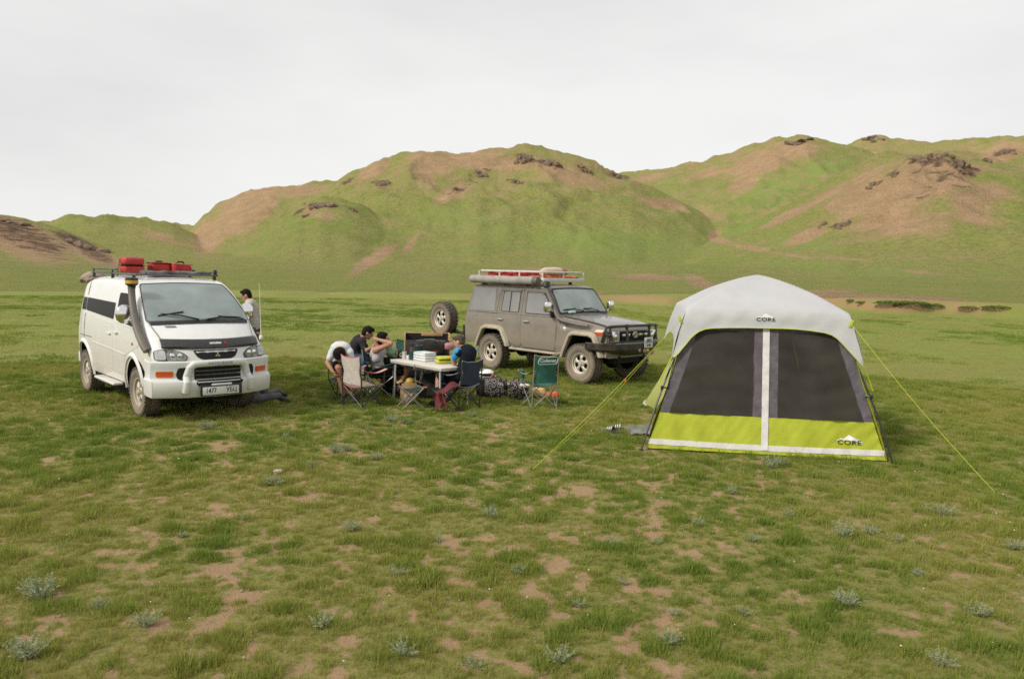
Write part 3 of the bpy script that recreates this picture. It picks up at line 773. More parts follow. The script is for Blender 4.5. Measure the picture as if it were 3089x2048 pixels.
def v_front(y, z, off):                          # surface of nose and hood for a given (y, z)
    lo, hi = -.5, .955
    for _ in range(26):
        mid = (lo + hi) / 2
        if lerp_tab(V_TOP, mid) > z: lo = mid
        else: hi = mid
    xx = (lo + hi) / 2
    nx, nz = (.8, .6) if z > 1.02 else (1, .05)
    return (v_bow(xx, y) + off * nx, y, z + off * nz + (.014 if z > 1.1 else 0))
def v_xof(z): return v_front(0, z, 0)[0]
# under-body, with a wide low box added to deepen shade beneath, and inner arches
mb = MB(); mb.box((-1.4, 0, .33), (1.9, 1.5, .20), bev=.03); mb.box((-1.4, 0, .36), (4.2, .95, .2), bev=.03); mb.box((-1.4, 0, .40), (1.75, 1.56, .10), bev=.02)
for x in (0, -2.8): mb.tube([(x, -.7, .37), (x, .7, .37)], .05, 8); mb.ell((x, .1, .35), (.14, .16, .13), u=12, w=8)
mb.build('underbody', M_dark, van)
# windscreen, between pillars: parameters (y share -1..1, x along the slope)
def v_ws(u, x, off):
    zt = lerp_tab(V_TOP, x); r = .05
    hw = v_halfw(zt, x) - .075
    y = u * hw
    crown = .035 * .7 if x < .5 else .014
    z = zt - .0035 + crown * (1 - min(1, abs(u)) ** 2) * 1.0
    return (v_bow(x, y) + off * .58, y, z + off * .82)
sc = MB(); sc.patch(rpoly([(-1.02, .40), (1.02, .40), (.985, -.415), (-.985, -.415)], .05), v_ws, .010, .07, skirt=.02)
sc.build('windscreen', M_screen, van)
fr = MB()
ol = rpoly([(-1.05, .425), (1.05, .425), (1.01, -.435), (-1.01, -.435)], .06, 5)
fr.tube([v_ws(u, x, .008) for (u, x) in [Vector(a).lerp(Vector(b), k / 6) for a, b in zip(ol, ol[1:] + ol[:1]) for k in range(6)]], .007, 6, closed=True)
fr.build('windscreen_seal', M_rubber, van)
# cowl and wipers
mb = MB(); mb.patch(rpoly([(-.98, .475), (.98, .475), (1.0, .425), (-1.0, .425)], .02), v_ws, .008, .06, skirt=.02)
mb.build('cowl', M_black, van)
for (u0, u1, x1) in ((-.10, -.78, .30), (.05, .86, .385)):
    w = MB(); a, b = Vector(v_ws(u0, .43, .03)), Vector(v_ws(u1, x1, .035))
    w.tube([a, a.lerp(b, .5) + Vector((0, 0, .02)), b], [.014, .012, .006], 6)
    c0, c1 = Vector(v_ws(u1 * .35 + u0 * .65, .36 if u0 > 0 else .27, .025)), Vector(v_ws(u1 * 1.06, x1 + .02, .02))
    w.tube([c0, c0.lerp(c1, .5), c1], .010, 6)
    w.build('wiper', M_black, van)
# side glass and doors, both sides
for s in (-1, 1):
    fn = v_side(s)
    g = MB(); g.patch(rpoly([(-3.13, 1.425), (-2.78, 1.42), (-2.78, 1.635), (-3.07, 1.63)], .03), fn, .006, .09, skirt=.012); g.build('side_window', M_glass, van)
    g = MB(); g.patch(rpoly([(-2.74, 1.42), (-1.14, 1.36), (-1.14, 1.615), (-2.74, 1.635)], .03), fn, .006, .09, skirt=.012); g.build('side_window', M_glass, van)
    d = empty('front_door'); d.parent = van
    g = MB(); g.patch(rpoly([(-1.08, .58), (-.50, .58), (-.42, .86), (.05, .98), (.33, 1.04), (.27, 1.33), (-.02, 1.54), (-.30, 1.74), (-.55, 1.87), (-1.08, 1.87)], .06), fn, .004, .08, skirt=.012); g.build('door_panel', M_white, d)
    g = MB(); g.patch(rpoly([(-.98, 1.355), (.16, 1.30), (.02, 1.42), (-.22, 1.615), (-.45, 1.74), (-.62, 1.78), (-.98, 1.78)], .05), fn, .012, .07, skirt=.012); g.build('door_window', M_glass, d)
    g = MB(); g.patch(rpoly([(-1.01, 1.355), (.20, 1.295), (.20, 1.265), (-1.01, 1.325)], .008), fn, .014, .1, skirt=.012); g.build('belt_moulding', M_white, d)
    g = MB(); g.box((v_bow(-.92, .82), s * .86, 1.17), (.16, .03, .035), bev=.012); g.build('handle', M_whitebump, d)
    d2 = MB(); d2.patch(rpoly([(-2.30, .58), (-1.11, .58), (-1.11, 1.30), (-2.22, 1.345), (-2.22, 1.02)], .05), fn, .003, .09, skirt=.012); d2.build('sliding_door_panel', M_white, van)
    g = MB(); g.box((v_bow(-1.28, .82), s * .855, 1.13), (.15, .03, .035), bev=.012); g.build('rear_door_handle', M_whitebump, van)
    g = MB(); g.patch(rpoly([(-3.26, 1.0), (-2.30, 1.0), (-2.30, .985), (-3.26, .985)], .004), fn, .004, .1, skirt=.008); g.build('rub_strip', M_greytxt, van)
    g = MB(); g.patch(rpoly([(-2.22, .93), (-1.12, .90), (-.42, .875), (-.42, .855), (-1.12, .88), (-2.22, .91)], .004), fn, .012, .1, skirt=.012); g.build('crease_moulding', M_white, van)
    # arch flare
    for (ax, r0) in ((0, .485), (-2.8, .485)):
        a = MB(); P = []
        for i in range(25):
            t_ = R(-4 + 188 * i / 24); P.append([])
            for (rr, yo) in ((r0 - .022, -.012), (r0 - .012, .022), (r0 + .008, .026), (r0 + .035, .014), (r0 + .055, .001)):
                x_, z_ = ax + rr * math.cos(t_), .40 + rr * math.sin(t_)
                P[-1].append((v_bow(x_, .82), s * (v_halfw(max(.40, z_), x_) + yo), z_))
        a.grid(P, 0); a.build('arch_flare', M_whitebump, van)
    # running board
    g = MB(); g.box((-1.22, s * .88, .40), (1.05, .16, .045), bev=.02, seg=3); g.tube([(-.85, s * .6, .42), (-.85, s * .88, .39)], .02); g.tube([(-1.6, s * .6, .42), (-1.6, s * .88, .39)], .02)
    g.build('running_board', M_whitebump, van)
    # small side repeater
    g = MB(); g.patch(rrect(.10, .17, .915, .955, .01) if False else rrect(-.02, .05, 1.04, 1.08, .012), fn, .012, .05, skirt=.012); g.build('side_repeater', M_orange, van)
    # door mirror
    m_ = empty('door_mirror'); m_.parent = van
    g = MB(); cx, cy, cz = (-.06 if s < 0 else -.20), s * (.965 if s < 0 else .925), 1.50
    g.ell((cx, cy, cz), (.075, .12, .14), u=20, w=14); g.tube([(.02, s * .80, 1.38), (-.01, s * .87, 1.40), (cx, s * .92, 1.44)], .025, 8); g.build('shell', M_chrome, m_)
    g = MB(); g.patch(rrect(-.09, .09, -.105, .095, .05), lambda a, b, off: (cx - .055 - off, cy + a, cz + b), .016, .05, skirt=.01); g.build('mirror_face', M_mirrorgl, m_)
    # body-side panel seam behind the rear wheel
    for zs_ in ((.95, 1.2, 1.36), (1.68, 1.8, 1.9)):
        g = MB(); g.tube([v_side(s)(-2.76, z, .003) for z in zs_], .005, 5); g.build('panel_seam', M_rubber, van)
# nose: head lamps, grille, hood edge guard
for s in (-1, 1):
    hl = empty('headlight'); hl.parent = van
    g = MB(); g.patch(rpoly([(s * .425, .885), (s * .62, .875), (s * .80, .90), (s * .80, 1.03), (s * .60, 1.045), (s * .47, 1.01), (s * .40, .95)], .03), v_front, .012, .05, skirt=.03); g.build('lamp_housing', M_black, hl)
    g = MB(); g.patch(rpoly([(s * .435, .895), (s * .62, .886), (s * .66, .886), (s * .66, 1.03), (s * .60, 1.035), (s * .475, 1.00), (s * .415, .95)], .03), v_front, .017, .04, skirt=.01); g.build('lens', M_vlens, hl)
    for yy in (.50, .59):
        g = MB(); p = v_front(s * yy, .955, .012); g.ell(p, (.018, .040, .045), u=14, w=8); g.build('reflector', M_chrome, hl)
    g = MB(); g.patch(rrect(*sorted((s * .67, s * .795)), .905, 1.025, .02), v_front, .017, .04, skirt=.01); g.build('marker_lens', M_lens, hl)
g = MB(); g.patch(rpoly([(-.33, 1.025), (.33, 1.025), (.27, .925), (.20, .895), (-.20, .895), (-.27, .925)], .03), v_front, .006, .05, skirt=.02); g.build('upper_grille', M_dark, van)
def tri_emblem(mb, M, size, m=0):
    for a in (90, 210, 330):
        c_, s_ = math.cos(R(a)), math.sin(R(a)); px_, py_ = -s_, c_
        L, W = size, size * .29
        pts = [(0, 0), (c_ * L * .5 + px_ * W, s_ * L * .5 + py_ * W), (c_ * L, s_ * L), (c_ * L * .5 - px_ * W, s_ * L * .5 - py_ * W)]
        v = [(x, y, .0) for x, y in pts] + [(x, y, .006) for x, y in pts]
        mb.add(v, [(3, 2, 1, 0), (4, 5, 6, 7), (0, 1, 5, 4), (1, 2, 6, 5), (2, 3, 7, 6), (3, 0, 4, 7)], m, M)
g = MB(); p = v_front(0, .957, .016); tri_emblem(g, axes(p, (0, 1, 0), (-.05, 0, 1), (1, 0, .05)), .042); g.build('grille_emblem', M_chrome, van, ang=0)
g = MB(); p = v_front(0, 1.155, .008); tri_emblem(g, axes(p, (0, 1, 0), (-.78, 0, .62), (.62, 0, .78)), .028); g.build('hood_emblem', M_chrome, van, ang=0)
# hood shut lines
for s in (-1, 1):
    g = MB(); g.tube([v_front(s * (.64 + .02 * k_), 1.06 + .31 * k_ / 5, .002) for k_ in range(6)], .004, 5); g.build('hood_seam', M_rubber, van)
# hood edge deflector with its lettering
def v_defl(y, z, off):
    p = v_front(y, z, off); return p
bg = empty('bonnet_deflector'); bg.parent = van
g = MB(); P = []
for i in range(41):
    y = -.70 + 1.40 * i / 40; e_ = 1 - (abs(y) / .70) ** 6
    row = []
    for (z, o_) in ((1.04, .012), (1.05, .045), (1.085, .06), (1.125, .055), (1.14, .03)):
        zz = z + .018 * (abs(y) / .70) ** 2
        row.append(v_front(y, zz, o_ * (.45 + .55 * e_)))
    P.append(row)
g.grid(P, 0, .006); g.build('shield', material('smoked_deflector', (.022, .022, .022), .22, var=.5, vscale=60, col2=(.05, .05, .05)), bg)
pz = Vector(v_front(0, 1.085, .066)); zx = (Vector(v_front(0, 1.12, .066)) - Vector(v_front(0, 1.05, .062))).normalized(); nn = Vector((0, 1, 0)).cross(zx).normalized()
g = MB(); g.text('MITSUBISHI', .040, axes(pz + Vector((.004, -.015, 0)), (0, 1, 0), zx, nn), sx=.82, bold=.0016); g.build('lettering', M_badge_white, bg, ang=0)
g = MB(); tri_emblem(g, axes(pz + Vector((.004, .125, -.004)), (0, 1, 0), zx, nn), .026); g.build('lettering_emblem', material('badge_red', (.55, .03, .03), .5), bg, ang=0)
g = MB(); g.patch(rrect(-.56, -.42, 1.325, 1.338, .004), v_front, .006, .05, skirt=.006); g.build('hood_badge', M_greytxt, van)
# bumper
def v_bump(prof, y0=-.86, y1=.86, n=44):
    P = []
    for i in range(n + 1):
        y = y0 + (y1 - y0) * i / n
        wrap = (abs(y) / .86)
        P.append([(v_bow(.955, y * .97) + .035 + dx - .30 * max(0, wrap - .90) ** 1.1 * 0, y, z) for (dx, z) in prof])
    return P
def side_run(prof, s, x_end):
    """bumper end running back along the flank to the wheel arch"""
    x0 = v_bow(.955, .86 * .97) + .035
    P = []
    for i in range(13):
        t_ = i / 12; P.append([(x0 + dx * (1 - t_) + (x_end - x0) * t_, s * (.86 + .006 * math.sin(t_ * 3.1) - .010 * t_ + (dx - .05) * .25 * 1), z) for (dx, z) in prof])
    return P
UPP = [(-.06, .885), (-.01, .885), (.012, .872), (.014, .85), (-.008, .79), (-.022, .70), (-.018, .64), (.03, .615)]
LOW = [(.03, .618), (.062, .608), (.070, .59), (.062, .50), (.045, .42), (.02, .375), (-.06, .36)]
bp = empty('front_bumper'); bp.parent = van
g = MB()
g.grid(v_bump(UPP + LOW[1:]), 0)
for s in (-1, 1): g.grid(side_run(UPP + LOW[1:], s, .40), 0)
sh = g.build('shell', M_whitebump, bp, ang=30)
def v_bf(y, z, off): return (v_bow(.955, y * .97) + .035 + lerp_tab([(b, a) for a, b in (UPP + LOW[1:])[::-1]], z) + off, y, z)
for s in (-1, 1):
    g = MB(); g.patch(rrect(*sorted((s * .60, s * .80)), .665, .745, .015), v_bf, .012, .05, skirt=.02); g.build('indicator', M_orange, bp)
    g = MB(); g.patch(rpoly([(s * .41, .80), (s * .54, .79), (s * .565, .70), (s * .545, .625), (s * .40, .618)], .03), v_bf, .006, .05, skirt=.012); g.build('fog_recess', M_dark, bp)
g = MB(); g.patch(rrect(-.335, .335, .535, .80, .05), v_bf, .010, .05, skirt=.012); g.build('lower_intake', M_dark, bp)
for z in (.745, .685, .625):
    g = MB(); g.tube([v_bf(-.33 + .66 * k_ / 10, z, .022) for k_ in range(11)], .008, 6, flat=.7); g.build('slat', M_chrome if z < .7 else M_greytxt, bp)
# guard hoop over the intake
gd = empty('nudge_guard'); gd.parent = van
hp = [(-.47, .45), (-.45, .62), (-.40, .79), (-.345, .845), (-.2, .852), (0, .855), (.2, .852), (.345, .845), (.40, .79), (.45, .62), (.47, .45)]
P = []
hs = []
for i in range(len(hp) - 1):
    for k_ in range(5): hs.append(Vector(hp[i]).lerp(Vector(hp[i + 1]), k_ / 5))
hs.append(Vector(hp[-1]))
g = MB(); g.tube([Vector(v_bf(q.x, q.y, .022 if q.y > .6 else .012)) for q in hs], .052, 12, flat=.75); g.build('hoop', M_whitebump, gd)
g = MB(); g.text('MITSUBISHI', .052, axes(Vector(v_bf(0, .853, .066)), (0, 1, 0), (-.25, 0, .97), (.97, 0, .25)), sx=1.25, space=1.08); g.build('lettering', M_greytxt, gd, ang=0)
# number plate
np_ = empty('number_plate'); np_.parent = van
px_ = v_bf(0, .50, 0)[0] + .035
g = MB(); g.box((px_ - .012, 0, .475), (.02, .60, .16), bev=.008); g.build('holder', M_black, np_)
g = MB(); g.box((px_ + .003, -.01, .465), (.010, .52, .112), bev=.004); g.build('plate', M_plate, np_)
g = MB(); Mt = axes((px_ + .0085, -.155, .466), (0, 1, 0), (0, 0, 1), (1, 0, 0)); g.text('1477', .098, Mt, sx=.78, bold=.0012)
Mt = axes((px_ + .0085, .14, .466), (0, 1, 0), (0, 0, 1), (1, 0, 0)); g.text('УБЦ', .098, Mt, sx=.80, bold=.0012); g.build('lettering', M_ink, np_, ang=0)
g = MB(); g.box((px_ + .008, -.0, .553), (.012, .29, .026), bev=.005); g.build('plate_light_bar', M_badge_white, np_)
# snorkel on the right pillar
sn = empty('snorkel'); sn.parent = van
path = [(.56, -.835, 1.02), (.50, -.865, 1.10), (.38, -.885, 1.22), (.22, -.885, 1.38), (.06, -.868, 1.55), (-.08, -.845, 1.72), (-.15, -.83, 1.85), (-.155, -.825, 1.90)]
g = MB(); g.tube(path, [.075, .072, .066, .060, .056, .052, .052, .060], 14, flat=.8); g.build('pipe', M_grey, sn)
g = MB(); Mh = Matrix.Translation((-.155, -.825, 1.88)); g.lathe([(.045, 0), (.06, .03), (.088, .05), (.088, .06)], 20, 0, Mh); g.lathe([(.088, .108), (.088, .135), (.06, .15), (0, .152)], 20, 0, Mh); g.build('head', M_black, sn)
g = MB(); g.lathe([(.088, .06), (.090, .062), (.090, .107), (.088, .108)], 20, 0, Mh, cap=False); g.build('amber_band', M_yell, sn)
# whip antenna at the left front corner
g = MB(); g.box((.62, .80, 1.15), (.05, .05, .06), bev=.015); g.tube([(.62, .80, 1.17), (.60, .80, 1.5), (.56, .80, 1.98)], [.006, .004, .0025], 6); g.build('whip_antenna', M_badge_white, van)
# wheels
for (x, s) in ((0, -1), (-2.8, -1), (0, 1), (-2.8, 1)):
    wheel('wheel', van, (x, s * .71, .365), .365, .225, .205, 6, s, M_rim, lugs=40, knob=.010)
# tail
g = MB()
for s in (-1, 1):
    g = MB(); g.patch(rrect(*sorted((s * .62, s * .74)), .85, 1.25, .03), lambda y, z, off: (-3.40 - off + .06 * (abs(y) / .8) ** 3 + .0, y, z), .02, .1, skirt=.05); g.build('tail_light', M_red, van)
g = MB(); g.box((-3.40, 0, .55), (.16, 1.56, .22), bev=.05, seg=3); g.build('rear_bumper', M_whitebump, van)
# roof rack
rk = empty('roof_rack'); rk.parent = van
def rzr(x): return 2.075
for s in (-1, 1):
    for z in (2.062, 2.13):
        g = MB(); x1 = -.62 if z < 2.1 else -1.62
        g.tube([(-3.02, s * .62, z), (x1, s * .62, z)], .016, 8); g.build('side_rail', M_rack, rk)
    for x in (-2.95, -1.85, -.75):
        g = MB(); g.box((x, s * .62, 2.025), (.07, .035, .10), bev=.008)
        if x < -1.7: g.tube([(x, s * .62, 2.06), (x, s * .62, 2.135)], .012, 6)
        g.build('rack_foot', M_black, rk)
for k_, x in enumerate((-3.0, -2.6, -2.2, -1.8, -1.4, -1.0, -.64)):
    g = MB(); g.box((x, 0, 2.064), (.05, 1.22, .026), bev=.008); g.build('cross_bar', M_rack, rk)
g = MB(); g.box((-.66, .60, 2.11), (.05, .05, .09), bev=.012); g.build('rail_end', M_black, rk)

# loads on the rack: a hard red case and two red bags
def W(obj_root, p): return obj_root.matrix_basis @ Vector(p)
bpy.context.view_layer.update()
M_redbox = material('red_plastic', (.46, .035, .025), .45, var=.25, vscale=6)
M_redbag = material('red_canvas', (.44, .03, .02), .75, var=.35, vscale=9, bump=.5, bscale=14)
M_pinkrim = material('faded_red_top', (.55, .16, .13), .7)
M_tan = material('tan_strap', (.45, .34, .20), .8)
def on(root, name, lx, ly, lz, rz, label, cat, group=None):
    bpy.context.view_layer.update()
    p = root.matrix_world @ Vector((lx, ly, lz))
    return empty(name, p, root.rotation_euler.z + rz, label, cat, group)
e = on(van, 'hard_case', -1.71, -.36, 2.078, 0, 'hard red case with a dark band, strapped on the van roof rack', 'case')
g = MB(); g.box((0, 0, .055), (.31, .31, .11), bev=.03, seg=3); g.build('base', M_redbox, e)
g = MB(); g.box((0, 0, .116), (.314, .314, .014), bev=.005); g.build('band', M_dark, e)
g = MB(); g.box((0, 0, .185), (.31, .31, .125), bev=.038, seg=3); g.build('lid', M_redbox, e)
g = MB(); pts = [(-.11, -.20, -.06), (-.11, -.175, .12), (-.11, -.162, .225), (-.11, -.12, .252), (-.11, .12, .252), (-.11, .165, .22), (-.11, .175, -.02)]
g.tube(pts, .013, 6, flat=.3); g.build('strap', M_tan, e)
for k_, (yy, lab) in enumerate(((.10, 'middle red canvas bag on the van roof rack, next to the hard case'), (.54, 'outer red canvas bag with pale piping on the far side of the van rack'))):
    e = on(van, 'canvas_bag', -1.77 + .09 * k_, yy - .02 - .12 * k_, 2.078, R(2), lab, 'bag', 'red bags on the van roof rack')
    bmx = bmesh.new(); bmesh.ops.create_cube(bmx, size=1); bmesh.ops.subdivide_edges(bmx, edges=list(bmx.edges), cuts=6, use_grid_fill=True)
    for v in bmx.verts:
        q = v.co.copy(); rr = (abs(q.x * 2) ** 6 + abs(q.y * 2) ** 6 + abs(q.z * 2) ** 4) ** (1 / 6.)
        f_ = 1 / max(rr, 1)
        v.co = Vector((q.x * .29 * f_, q.y * .32 * f_, .085 + q.z * .18 * f_ + .008 * math.sin(q.x * 9 + k_) - .03 * (q.y + .5) * (k_)))
    g = MB(); g.bm(bmx); g.build('bag_body', M_redbag, e, ang=50)
    g = MB(); g.tube([(-.135, -.15, .165), (.135, -.15, .165), (.135, .15, .16 - .015 * k_), (-.135, .15, .16 - .015 * k_)], .010, 6, closed=True); g.build('piping', M_dark if k_ == 0 else M_pinkrim, e)
    g = MB(); g.tube([(.06, -.08, .172), (.02, -.03, .195), (-.03, .05, .195), (-.06, .09, .168)], .014, 6); g.build('handle', M_dark, e)
e = on(van, 'folded_tarpaulin', -1.05, .12, 2.078, R(1), 'flat dark grey tarpaulin folded at the front of the van roof rack', 'tarpaulin')
P = [[(-.22 + .44 * i / 8, -.5 + 1.0 * j / 12, .03 + .014 * math.sin(i * 1.3 + j * .9) + .01 * math.sin(j * 2.1)) for j in range(13)] for i in range(9)]
g = MB(); g.grid(P[::-1], 0, .028); g.build('cloth', material('grey_tarpaulin', (.10, .105, .11), .7, bump=.4, bscale=18), e)

# ================================================================== brown off-road wagon
wag = empty('offroad_wagon', (2.0209, 16.6918, 0), R(-46.43),
            'muddy brown four door off-road wagon with black bull bar and loaded white roof rack', 'off-road car')
MUD = (.33, .27, .205)
M_taupe = material('dusty_brown_paint', (.125, .112, .096), .30, coat=.5, dust=(.31,.262,.21), dust_lo=.45, dust_hi=1.7, dust_amt=.60)
M_hood = material('dusty_hood_paint', (.165, .155, .145), .28, coat=.6, dust=(.34, .30, .26), dust_lo=-1, dust_hi=1.2, dust_amt=.45)
M_flare = material('muddy_pale_flare', (.42, .38, .30), .6, var=.35, vscale=7, col2=(.33, .28, .20))
M_barblk = material('black_bar_paint', (.014, .014, .013), .42, var=.5, vscale=9, col2=(.06, .052, .04))
C_TOP = [(-3.74, 1.10), (-3.70, 1.36), (-3.62, 1.66), (-3.55, 1.86), (-3.47, 1.925), (-3.30, 1.955), (-2.5, 1.968), (-1.6, 1.965), (-1.25, 1.955), (-1.10, 1.93), (-1.04, 1.88), (-.90, 1.70), (-.76, 1.50), (-.68, 1.385), (-.655, 1.325), (-.62, 1.312),
         (-.2, 1.275), (.25, 1.225), (.50, 1.185), (.60, 1.155), (.645, 1.10), (.655, 1.0)]
C_SIDE = [(.48, .70), (.56, .79), (.70, .832), (.95, .845), (1.12, .842), (1.30, .826), (1.34, .808), (1.60, .770), (1.84, .735), (1.90, .715), (2.05, .66)]
def c_halfw(z, x):
    w = lerp_tab(C_SIDE, z)
    nose = sstep(-.62, -.40, x)
    if nose > 0:                                   # fenders: narrower above the shoulder
        f_ = .80 - .02 * sstep(.1, .65, x)
        w = w * (1 - nose) + nose * (min(w, f_) if z < 1.08 else f_ - .10 * sstep(1.07, 1.16, z))
    return w * (1 - .03 * sstep(-3.3, -3.74, x))
def c_bow(x, y):
    return x - .05 * sstep(-1.2, .6, x) * (abs(y) / .8) ** 2.5 + .04 * sstep(-3.3, -3.7, x) * (abs(y) / .8) ** 3
def c_sec(x):
    zt = lerp_tab(C_TOP, x); zb = .56
    r = .085 if x < -1.0 else .04
    pts = [(0, zb), (.5, zb), (.70, zb)]
    zs = [zb + .02]; n = 15
    for i in range(n): zs.append(zb + .06 + (zt - r - zb - .06) * i / (n - 1))
    for z in zs: pts.append((c_halfw(z, x), z))
    y1 = c_halfw(zt - r, x)
    for i in range(1, 6):
        a = R(90 * i / 5); pts.append((y1 - r * (1 - math.cos(a)), zt - r + r * math.sin(a)))
    yl = pts[-1][0]
    for q in (.8, .6, .4, .2, 0): pts.append((yl * q, zt + .022 * (1 - q * q)))
    return pts
xs = [-3.74, -3.73, -3.70, -3.66, -3.62, -3.58, -3.55, -3.51, -3.47, -3.38, -3.30, -3.0, -2.5, -2.0, -1.6, -1.4, -1.25, -1.17, -1.10, -1.07, -1.04, -.97, -.90, -.83, -.76, -.71, -.68, -.655, -.62, -.55, -.48, -.40, -.2, 0, .15, .3, .4, .50, .56, .60, .625, .645, .655]
mb = loft_body(xs, c_sec, lambda x, y, z: (c_bow(x, y), y, z))
body = mb.build('body', M_taupe, wag)
def archpoly(x, w, h, z0): return [(x - w, z0), (x + w, z0), (x + w * .92, .62), (x + w * .62, h - .04), (x + w * .42, h), (x - w * .42, h), (x - w * .62, h - .04), (x - w * .92, .62)]
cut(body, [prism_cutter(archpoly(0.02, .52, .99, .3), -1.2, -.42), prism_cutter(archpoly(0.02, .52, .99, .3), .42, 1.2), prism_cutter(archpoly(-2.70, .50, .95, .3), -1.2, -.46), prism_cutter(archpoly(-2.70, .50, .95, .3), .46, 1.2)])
def c_side(s):
    return lambda x, z, off: (c_bow(x, .8), s * (c_halfw(z, x) + off), z)
def c_top(x, y, off):
    return (c_bow(x, y), y, lerp_tab(C_TOP, x) + .022 * (1 - min(1, abs(y) / .75) ** 2) + off)
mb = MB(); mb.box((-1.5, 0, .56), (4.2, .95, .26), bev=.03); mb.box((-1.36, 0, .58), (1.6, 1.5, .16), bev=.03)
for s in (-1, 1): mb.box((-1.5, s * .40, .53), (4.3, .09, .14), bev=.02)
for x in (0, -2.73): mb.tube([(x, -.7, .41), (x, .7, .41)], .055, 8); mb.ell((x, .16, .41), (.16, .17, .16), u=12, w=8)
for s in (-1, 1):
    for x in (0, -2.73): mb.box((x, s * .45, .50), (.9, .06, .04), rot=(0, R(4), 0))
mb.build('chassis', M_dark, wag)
# hood
g = MB(); P = [[c_top(-.62 + 1.22 * i / 14, -.66 + 1.32 * j / 14, .012 + .012 * (1 if 3 <= j <= 11 else 0) * sstep(0, .2, i / 14) * (1 - sstep(.85, 1, i / 14))) for j in range(15)] for i in range(15)]
g.grid(P, 0, .02); g.build('hood', M_hood, wag, ang=40)
g = MB(); g.tube([c_top(-.62, y, .012) for y in (-.66, 0, .66)], .006, 5); g.build('cowl_seam', M_rubber, wag)
for s in (-1, 1):
    g = MB(); g.tube([c_top(-.62 + 1.2 * i / 8, s * .685, .006) for i in range(9)], .005, 5); g.build('hood_seam', M_rubber, wag)
# windscreen
def c_ws(u, z, off):
    lo, hi = -1.10, -.62
    for _ in range(26):
        mid = (lo + hi) / 2
        if lerp_tab(C_TOP, mid) > z: lo = mid
        else: hi = mid
    x = (lo + hi) / 2; hw = c_halfw(z, x) - .055; y = u * hw
    return (c_bow(x, y) + off * .85 + .004, y, z + off * .5 + .022 * (1 - abs(u) ** 2))
g = MB(); g.patch(rpoly([(-1, 1.405), (1, 1.405), (.985, 1.865), (-.985, 1.865)], .05), c_ws, .008, .07, skirt=.02); g.build('windscreen', M_screen, wag)
ol = rpoly([(-1.035, 1.385), (1.035, 1.385), (1.015, 1.885), (-1.015, 1.885)], .06, 4)
g = MB(); g.tube([c_ws(u, z, .006) for (u, z) in [Vector(a).lerp(Vector(b), k_ / 5) for a, b in zip(ol, ol[1:] + ol[:1]) for k_ in range(5)]], .014, 6, closed=True); g.build('windscreen_seal', M_rubber, wag)
for (u0, u1) in ((-.05, -.80), (.62, -.06 + .05)):
    w = MB(); a, b = Vector(c_ws(u0, 1.40, .03)), Vector(c_ws(u1, 1.455, .03)); w.tube([a, a.lerp(b, .5) + Vector((.01, 0, .02)), b], [.012, .010, .006], 6)
    c0, c1 = Vector(c_ws(u0 * .6 + u1 * .4, 1.46, .02)), Vector(c_ws(u1 * 1.1, 1.445, .02)); w.tube([c0, c1], .010, 6); w.build('wiper', M_black, wag)
g = MB(); g.box((-.66, -.42, 1.415), (.05, .20, .05), bev=.01, rot=(0, R(-30), 0)); g.build('dashboard_card', material('pale_card', (.42, .58, .52), .6), wag)
